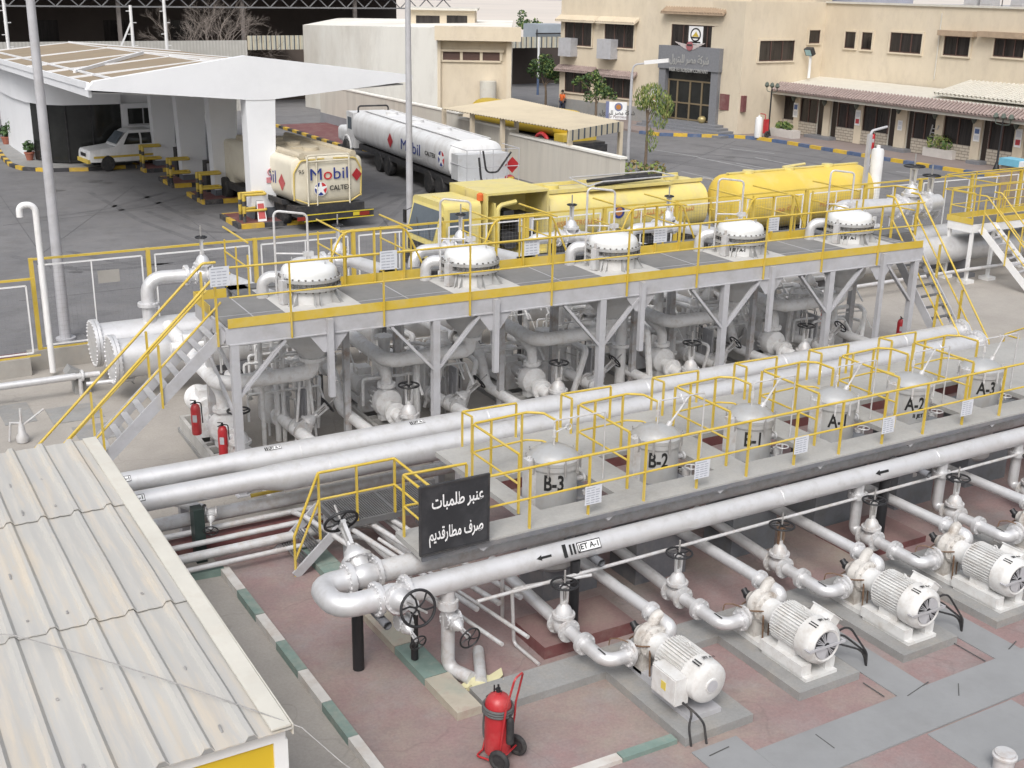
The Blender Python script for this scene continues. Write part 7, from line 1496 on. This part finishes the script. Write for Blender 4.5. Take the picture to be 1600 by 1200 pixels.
def planter(label, px, py, seed, mats, h=.8):
    c = G(px, py, .14); t = thing('planter', label, 'planter', c, 0, 'white planters'); m = MB(); m.box(-.1, .55, -1.1, 1.1, 0, .5); m.build('trough', mat('planter_white', (.52, .49, .46), .8, 0, .08, 2), t)
    leaves('foliage', [(.2, .5, .5+h*.4, h*.55), (.2, -.4, .5+h*.3, h*.45), (.25, 0, .6+h*.3, h*.5)], 320, .14, mats, t, seed)
planter('white planter with grey green plants near the left end of the shop front', 1222, 214, 31, [M_leaf2, M_leaf3], .5); planter('white planter with a bright green bush near the ladder', 1465, 246, 32, [M_leaf2, M_leaf3, M_leaf4], .9)
# ladder, standing extinguishers, lamp standards
c0_ = G(1449, 240, .15); c1_ = F3.pt(*F3.px(1462, 196, .15), .15); t = thing('ladder', 'grey ladder leaning against the brick sill of the shop front', 'ladder', c0_); m = MB(); dlt = c1_-c0_
for s in (-.22, .22): m.bar((0, s, 0), dlt+Vector((0, s, 0)), .05, .08)
m.build('rail', M_grey, t); m = MB()
for i in range(7): p = dlt*((i+.7)/7.6); m.cyl(p+Vector((0, -.22, 0)), p+Vector((0, .22, 0)), .03, n=6)
m.build('rung', M_grey, t)
t = thing('wheeled_extinguisher', 'white wheeled extinguisher with a red trolley on the blue and yellow kerb', 'fire extinguisher', G(1184, 215, .15)); MB().lathe([(.22, 0), (.25, .1), (.25, 1.15), (.2, 1.3), (.06, 1.36), (.06, 1.45)], n=18).build('cylinder', M_white, t); m = MB(); m.box(.15, .55, -.35, -.25, .3, 1.2); m.tube(fil([(.3, -.2, .3), (.35, -.2, 1.5), (.35, .3, 1.5)], .1), .03, 6); m.build('trolley', M_red, t); MB().torus((.45, -.35, .22), Y_, .17, .06, 16, 8).build('wheel', M_rubber, t)
extinguisher('red extinguisher standing on the pavement before the middle brick sill', G(1362, 232, .15), 1.5)
for k, (px, py, pt, lb) in enumerate(((1200, 212, 140, 'black lantern standard before the left end of the shop front'), (1556, 266, 190, 'black lantern standard near the rough stone wall'))):
    c = G(px, py, .15); t = thing('lantern_post', lb, 'lamp post', c, 0, 'black lantern standards'); hgt = GX(px+2, pt, c.x).z; MB().lathe([(.2, 0), (.12, .3), (.06, .5), (.05, hgt-.4), (.03, hgt)], n=10).build('pole', M_black, t); m = MB()
    for s in (-1, 0, 1): m.tube(fil([(0, 0, hgt-.3), (0, s*.45, hgt-.25), (0, s*.5, hgt)], .1), .025, 6); m.lathe([(.06, 0), (.16, .12), (.10, .3), (.02, .35)], (0, s*.5, hgt-.02), n=8)
    m.build('lantern', mat('lantern_glass', (.10, .12, .10)), t)
t = thing('floodlight', 'small floodlight on a white pole above the low shop wing', 'lamp', F3.pt(*F3.px(1264, 115, -1.5), -1.5)); MB().cyl((0, 0, -.3), (0, 0, 1.25), .10, n=10).build('pole', M_white, t); m = MB().mt(0); m.xf(Matrix.Translation((-.15, 0, 1.45)) @ Matrix.Rotation(-.5, 4, 'Y')); m.box(-.15, .15, -.38, .3, -.25, .25); m.mt(1); m.box(-.17, -.15, -.3, .22, -.2, .2); m.build('lamp_head', [M_chassis, mat('lamp_glass', (.35, .55, .60), .2)], t)
# rear corrugated canopy beside the shop wing
p = [F3.pt(*F3.px(*q, -1.0), -1.0) for q in ((1478, 137), (1600, 146))]; m = MB(); a_ = F3.px(1470, 140, -1)[0]; m.slab((-2.3, 0, 3.55), (-2.3, -14, 3.55), (2.5, -14, 4.55), (2.5, 0, 4.55), -.06)
for i in range(46): y = -.3*i; m.tube([(-2.3, y, 3.62), (2.5, y, 4.62)], .07, 6, cap=False)
g = m.build('corrugated_canopy', M_roofedge); g.location = (61.0, 66.3-a_, 0.1); tag(g, 'pale corrugated lean-to roof above the right end of the shop wing', 'roof')
# rough stone wall with a blue corner cap
c = G(1556, 318, 0); t = thing('stone_wall', 'rough brown stone wall with a white coping and blue corner cap', 'wall', (c.x, c.y, 0)); hz = GX(1557, 256, c.x).z
MB().box(0, .6, -9, 0, 0, hz).build('wall', M_stone, t); MB().box(-.08, .68, -9, -1.0, hz, hz+.28).build('coping', M_white, t); MB().box(-.1, .7, -1.0, .1, hz, hz+.32).build('corner_cap', M_cyan, t)
# ================================================================== TREES, PEOPLE, SIGN POST
def tree(label, c, ht, blobs, n, size, mats, seed, trunk_r=.09, limbs=5, hang=0, name='tree', grp=None):
    t = thing(name, label, 'tree', c, 0, grp); rnd = random.Random(seed); m = MB(); top = ht*.62; m.tube([(0, 0, 0), (.04, .03, top*.5), (0, .06, top)], trunk_r, 8, True, [trunk_r*1.3, trunk_r, trunk_r*.6])
    for i in range(limbs): b = rnd.choice(blobs); m.tube([(0, .03, top*rnd.uniform(.5, .9)), (b[0]*.5, b[1]*.5, (top+b[2])/2), (b[0], b[1], b[2])], .03, 5, True, [trunk_r*.5, trunk_r*.3, .012])
    m.build('trunk', M_trunk, t)
    if not hang:
        sub = []
        for (bx, by, bz, br, *q) in blobs:
            for i in range(7): v = Vector((rnd.gauss(0, 1), rnd.gauss(0, 1), rnd.gauss(0, 1))).normalized()*br*rnd.uniform(.35, .95); sub.append((bx+v.x, by+v.y, bz+v.z*.9, br*rnd.uniform(.25, .5)))
        blobs, n, size = sub, int(n*1.7), size*.62
    leaves('crown', blobs, n, size, mats, t, seed, hang=hang); return t
dg = [M_leaf1, M_leaf2, M_leaf1, M_leaf3]
c = G(852, 172, 0); tree('round dark green street tree left of the office windows', c, 3.6, [(0, 0, 3.0, 1.3, .85), (.7, -.6, 2.7, .8), (-.7, .6, 3.2, .8), (.2, .2, 3.8, .7)], 1100, .22, dg, 41, grp='trees by the office')
c = G(930, 195, 0); tree('round dark green street tree right of the small office window', c, 3.4, [(0, 0, 2.6, 1.05, .9), (-.8, .9, 3.0, .6), (.5, -.5, 2.4, .7), (-.1, .1, 3.3, .6)], 1000, .2, dg, 42, grp='trees by the office')
c = G(1008, 262, 0); tree('tall drooping willowy tree with yellowish green leaves beside the sign post', c, 5.0, [(.1, -.1, 3.9, .65, 1.1), (.5, -.4, 3.6, .6, 1.1), (-.2, .2, 3.7, .55, 1.2), (.45, -.45, 2.8, .5, 1.4), (.2, -.2, 1.5, .35, 1.8), (.75, -.6, 3.3, .45, 1.2)], 1500, .075, [M_leaf3, M_leaf4, M_leaf3, M_leaf2], 43, .07, 7, hang=1, name='willow_tree', grp='trees by the office')
c = G(1165, 205, .15); tree('small pale bushy tree between the hose cabinet and the shop wing', c, 2.6, [(0, 0, 2.1, .75, .9), (.2, -.4, 1.8, .5)], 420, .17, [M_leaf3, M_leaf4], 44, .05, 4, grp='trees by the office')
c = G(822, 50, 3.0); tree('far green tree poking above the striped fence', c-Vector((0, 0, 3)), 4.6, [(0, 0, 4.2, 1.6, .6), (1.5, -1, 4.0, 1.0, .6)], 350, .4, dg, 45, .1, 3, grp='trees by the office')
for k, (px, py) in enumerate(((1090, 268), (880, 232), (1012, 243))):
    pass
c = G(985, 282, 0); t = thing('shrub', 'dry brownish shrub at the foot of the willowy tree behind the tanker', 'shrub', c); leaves('foliage', [(0, 0, .5, .8, .7), (1, -.6, .5, .7, .7)], 350, .16, [M_leaf3, mat('dry_leaf', (.24, .18, .08), .8)], t, 46); MB().cyl((0, 0, 0), (0, 0, .5), .05, n=6).build('stem', M_trunk, t)
# street lamp with a sign board
c = G(981, 250, 0); sp = thing('sign_post', 'grey street lamp post carrying a white petrol company sign', 'lamp post', c); hp_ = GX(985, 108, c.x).z
m = MB(); m.cyl((0, 0, 0), (0, 0, hp_-.2), .11, .075, 12); m.tube(fil([(0, 0, hp_-.25), (.05, -.05, hp_+.25), (.5, -.5, hp_+.35)], .3), .05, 8); m.build('pole', M_grey, sp)
m = MB(); m.xf(frame((.55, -.55, hp_+.40), (.7, -.7, .12), (.7, .7, 0))); m.box(-.1, 1.25, -.17, .17, -.10, .10); m.build('lamp_head', M_white, sp)
Dv = Vector((RT.x, RT.y, 0)).normalized(); Dv = Vector((.80, -.60, 0)); pL = GP(947, 175, (c.x, c.y), Dv); pR = GP(979, 172, (c.x, c.y), Dv); sgw = (pR-pL).length; szt = GP(948, 159, (c.x, c.y), Dv).z; szb = GP(948, 186, (c.x, c.y), Dv).z
Mx = frame(Vector((pL.x-c.x, pL.y-c.y, szb)), Dv, Z_); m = MB().xf(Mx).mt(0); m.box(0, sgw, 0, szt-szb, -.05, .05); m.mt(1); m.box(-.02, .16, -.03, szt-szb+.03, -.07, .07); hs = szt-szb; m.cyl((sgw*.6, hs*.72, .05), (sgw*.6, hs*.72, .06), hs*.24, n=20); m.mt(2); m.cyl((sgw*.6, hs*.72, .06), (sgw*.6, hs*.72, .065), hs*.15, n=16); m.build('sign_board', [M_ltr_w, mat('sign_slate_blue', (.16, .18, .30), .6), mat('emblem_orange', (.45, .18, .04))], sp)
text('\uFEDD\uFEED\uFEAE\uFE98\uFE92\uFEE0\uFEDF \uFEAE\uFEBC\uFEE3 \uFE94\uFEDB\uFEAE\uFEB7', .34, M_ltr_k, sp, Mx @ Matrix.Translation((sgw*.55, hs*.38, .058)), .003, .004, name='arabic_lettering', sx=.8)
text('Misr Petroleum', .24, mat('sign_grey_letters', (.25, .2, .22), .6), sp, Mx @ Matrix.Translation((sgw*.55, hs*.15, .058)), .003, .002, name='latin_lettering', sx=.85)
# person in orange
c = G(878, 178, 0); pr = thing('person', 'person in an orange vest walking behind the shed roof', 'person', c, radians(100))
def skin_body(name, pts, edges, radii, m_, parent, sub=2):
    me = bpy.data.meshes.new(name); me.from_pydata(pts, edges, []); o = bpy.data.objects.new(name, me); COL.objects.link(o); mod = o.modifiers.new('s', 'SKIN')
    for i, r in enumerate(radii): me.skin_vertices[0].data[i].radius = (r, r)
    me.skin_vertices[0].data[0].use_root = True; s2 = o.modifiers.new('u', 'SUBSURF'); s2.levels = sub; s2.render_levels = sub; bpy.context.view_layer.update()
    m2 = bpy.data.meshes.new_from_object(o.evaluated_get(bpy.context.evaluated_depsgraph_get())); bpy.data.objects.remove(o); m2.materials.clear(); m2.materials.append(m_); m2.shade_smooth(); o = bpy.data.objects.new(name, m2); COL.objects.link(o); o.parent = parent; return o
pts = [(0, 0, .95), (0, 0, 1.15), (0, 0, 1.42), (0, 0, 1.53), (0, 0, 1.68), (.10, 0, .9), (.12, .10, .5), (.11, .02, .08), (.11, .14, .04), (-.10, 0, .9), (-.12, -.05, .5), (-.11, -.24, .1), (-.11, -.14, .04), (.20, 0, 1.42), (.26, -.04, 1.14), (.25, .08, .92), (-.20, 0, 1.42), (-.26, .04, 1.14), (-.25, .14, .94), (.25, .11, .84), (-.25, .18, .86)]
ed = [(0, 1), (1, 2), (2, 3), (3, 4), (0, 5), (5, 6), (6, 7), (7, 8), (0, 9), (9, 10), (10, 11), (11, 12), (2, 13), (13, 14), (14, 15), (2, 16), (16, 17), (17, 18), (15, 19), (18, 20)]
skin_body('body', pts, ed, [.15, .15, .15, .06, .10, .10, .075, .05, .04, .10, .075, .05, .04, .075, .05, .035, .075, .05, .035, .03, .03], M_skin, pr)
skin_body('vest', [(0, 0, .92), (0, 0, 1.15), (0, 0, 1.40), (.20, 0, 1.42), (.26, -.035, 1.18), (-.20, 0, 1.42), (-.26, .035, 1.18)], [(0, 1), (1, 2), (2, 3), (3, 4), (2, 5), (5, 6)], [.19, .18, .18, .10, .075, .10, .075], M_orange, pr)
skin_body('trousers', [(0, 0, .95), (.10, 0, .88), (.12, .10, .5), (.11, .02, .12), (-.10, 0, .88), (-.12, -.05, .5), (-.11, -.24, .14)], [(0, 1), (1, 2), (2, 3), (0, 4), (4, 5), (5, 6)], [.17, .12, .095, .075, .12, .095, .075], M_navy, pr)
MB().lathe([(.115, 1.66), (.118, 1.72), (.09, 1.79), (.03, 1.82)], (0, -.01, 0), n=14).build('hair', M_hair, pr)
# ================================================================== FAR BACKGROUND
HT = GY(300, -6, 106).z; HB = GY(300, 11, 106).z
hg = thing('hangar', 'long dark open hangar with a steel truss roof edge behind the filling station', 'hangar', (10, 112, 0))
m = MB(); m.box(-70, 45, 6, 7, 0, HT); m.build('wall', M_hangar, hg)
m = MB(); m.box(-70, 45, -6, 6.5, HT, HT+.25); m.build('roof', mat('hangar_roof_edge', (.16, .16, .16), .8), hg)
m = MB()
for z in (HB, HT-.06): m.bar((-70, -6.1, z), (45, -6.1, z), .14, .12)
for i in range(64): x = -70+1.8*i; m.bar((x, -6, HB), (x+.9, -6, HT-.05), .08, .08); m.bar((x+.9, -6, HT-.05), (x+1.8, -6, HB), .08, .08)
m.build('truss', mat('truss_grey', (.19, .19, .195), .6), hg)
for i in range(10): x = -60+10.6*i; MB().bar((x, -5.6, 0), (x, -5.6, HT), .30, .30, Y_).build('column', mat('hangar_column', (.17, .15, .14), .8), hg)
for i in range(9): m = MB(); x = -28+6.2*i; m.box(x, x+2.2, 5.95, 6.0, 3.5, 5.6); m.build('window', M_glass, hg)
m = MB(); m.box(-3, 5, 4.5, 5.9, 2.4, 4.6); m.build('lean_to', M_brick, hg)
for k, (px, yb, yt) in enumerate(((14, 80, -30), (261, 76, -30), (209, 80, 8))):
    c = GY(px, yb, 86.0); c.z = 0; zt_ = min(14, GY(px-2, yt, 86.0).z); t = thing('ladder_mast', 'slim white mast with climbing pegs behind the canopy, %s' % ['at the far left', 'right one near the bare tree', 'short one with a diagonal strut'][k], 'mast', c, 0, 'white masts'); MB().cyl((0, 0, 0), (0, 0, zt_), .13, .10, 10).build('pole', M_white, t); m = MB()
    for i in range(int(zt_/.75)): m.bar((-.32 if i % 2 else 0, 0, .5+.75*i), (0 if i % 2 else .32, 0, .5+.75*i), .05, .05)
    if k == 2: m.bar((-.9, 0, 4.8), (0, 0, 6.6), .10, .10)
    m.build('peg', M_white, t)
def panel_fence(label, p, q, h0, h1, mats, n, name='sheet_fence', thick=.1):
    p, q = Vector(p), Vector(q); m = MB(); dv = q-p
    for i in range(n): m.mt(i % len(mats)); a, b = p+dv*(i/n), p+dv*((i+1)/n); m.slab(a+Vector((0, 0, h0)), b+Vector((0, 0, h0)), b+Vector((0, 0, h1)), a+Vector((0, 0, h1)), thick+.02*(i % 2))
    return tag(m.build(name, mats), label, 'fence')
a, b = GY(-20, 74, 90), GY(385, 67, 90); panel_fence('grey corrugated sheet fence behind the canopy roof', (a.x, 90, 0), (b.x, 90, 0), 0, 5.1, [M_corr, mat('grey_corrugated_light', (.46, .45, .42), .7)], 150)
sb = [mat('stripe_cream', (.50, .45, .34)), mat('stripe_cream', (.50, .45, .34)), mat('stripe_pale', (.46, .46, .40), .7), mat('stripe_pale', (.46, .46, .40)), mat('stripe_blue_black', (.06, .075, .10))]
for (xa, xb, yt_, yb_, lb, Yv) in ((386, 474, 55, 78, 'cream and blue striped sheet awning left of the white store', 92), (798, 878, 57, 75, 'cream and blue striped sheet awning between the store and the office', 100)):
    a, b = GY(xa, yt_, Yv), GY(xb, yt_+1, Yv); zb_ = GY(xa, yb_, Yv).z; panel_fence(lb, (a.x, Yv, 0), (b.x, Yv, 0), zb_, (a.z+b.z)/2, sb, 60 if xa < 500 else 50, 'striped_awning')
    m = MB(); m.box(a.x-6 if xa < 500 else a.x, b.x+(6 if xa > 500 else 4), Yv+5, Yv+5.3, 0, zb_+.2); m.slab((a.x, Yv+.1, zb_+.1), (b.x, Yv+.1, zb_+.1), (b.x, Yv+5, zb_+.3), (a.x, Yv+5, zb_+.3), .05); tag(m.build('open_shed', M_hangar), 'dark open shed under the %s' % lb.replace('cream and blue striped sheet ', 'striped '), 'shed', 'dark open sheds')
c = GY(822, 155, 96); t = thing('striped_pole', 'white pole with a blue foot before the dark shed left of the office', 'pole', (c.x, 94, 0)); zt_ = GY(820, 58, 94).z; m = MB().mt(0); m.cyl((0, 0, 1.5), (0, 0, zt_), .10, n=10); m.mt(1); m.cyl((0, 0, 0), (0, 0, 1.5), .11, n=10); m.build('pole', [M_white, M_kblue], t)
# bare tree
c = GY(330, 60, 96); bt = thing('bare_tree', 'big leafless grey tree in front of the dark hangar', 'tree', (c.x, 96, 0)); rnd = random.Random(5); m = MB()
def branch(p, d, L, r, lv):
    q = p+d*L; mid = p+d*L*.5+Vector((rnd.gauss(0, .06), rnd.gauss(0, .06), rnd.gauss(0, .05)))*L; m.tube([p, mid, q], r, 5 if lv < 3 else 3, False, [r, r*.85, r*.68])
    if lv >= 7: return
    for i in range(3 if lv < 2 else rnd.choice((2, 3, 3))):
        ax = Vector((rnd.gauss(0, 1), rnd.gauss(0, 1), rnd.gauss(0, .5))).normalized(); d2 = (Matrix.Rotation(rnd.uniform(.3, .85), 3, ax) @ d); d2.z = d2.z*.85+.10; branch(q if i else mid.lerp(q, .6), d2.normalized(), L*rnd.uniform(.62, .84), r*.60, lv+1)
for s in range(3): branch(Vector((s*.3-.3, 0, 0)), Vector((s*.35-.35, rnd.uniform(-.2, .2), 1)).normalized(), 2.35, .15, 0)
m.build('branches', M_bare, bt)
# grey plant-like block and equipment far right of the store
t = thing('cooling_unit', 'bluish grey rooftop cooling unit beyond the striped awning', 'machine', GY(858, 55, 112)-Vector((0, 0, 2.2))); t.location.z = 0; zt_ = GY(858, 38, 112).z; MB().box(-1.4, 2.6, 0, 3, 0, zt_).build('cabinet', mat('bluish_grey', (.34, .38, .42), .7, 0, .1, 1), t); m = MB(); m.box(-1.8, 2.4, -.4, -.2, zt_-1.0, zt_-.85); m.bar((-1.7, -.3, 0), (-1.7, -.3, zt_-.5), .1, .1, Y_); m.build('frame', M_chassis, t)
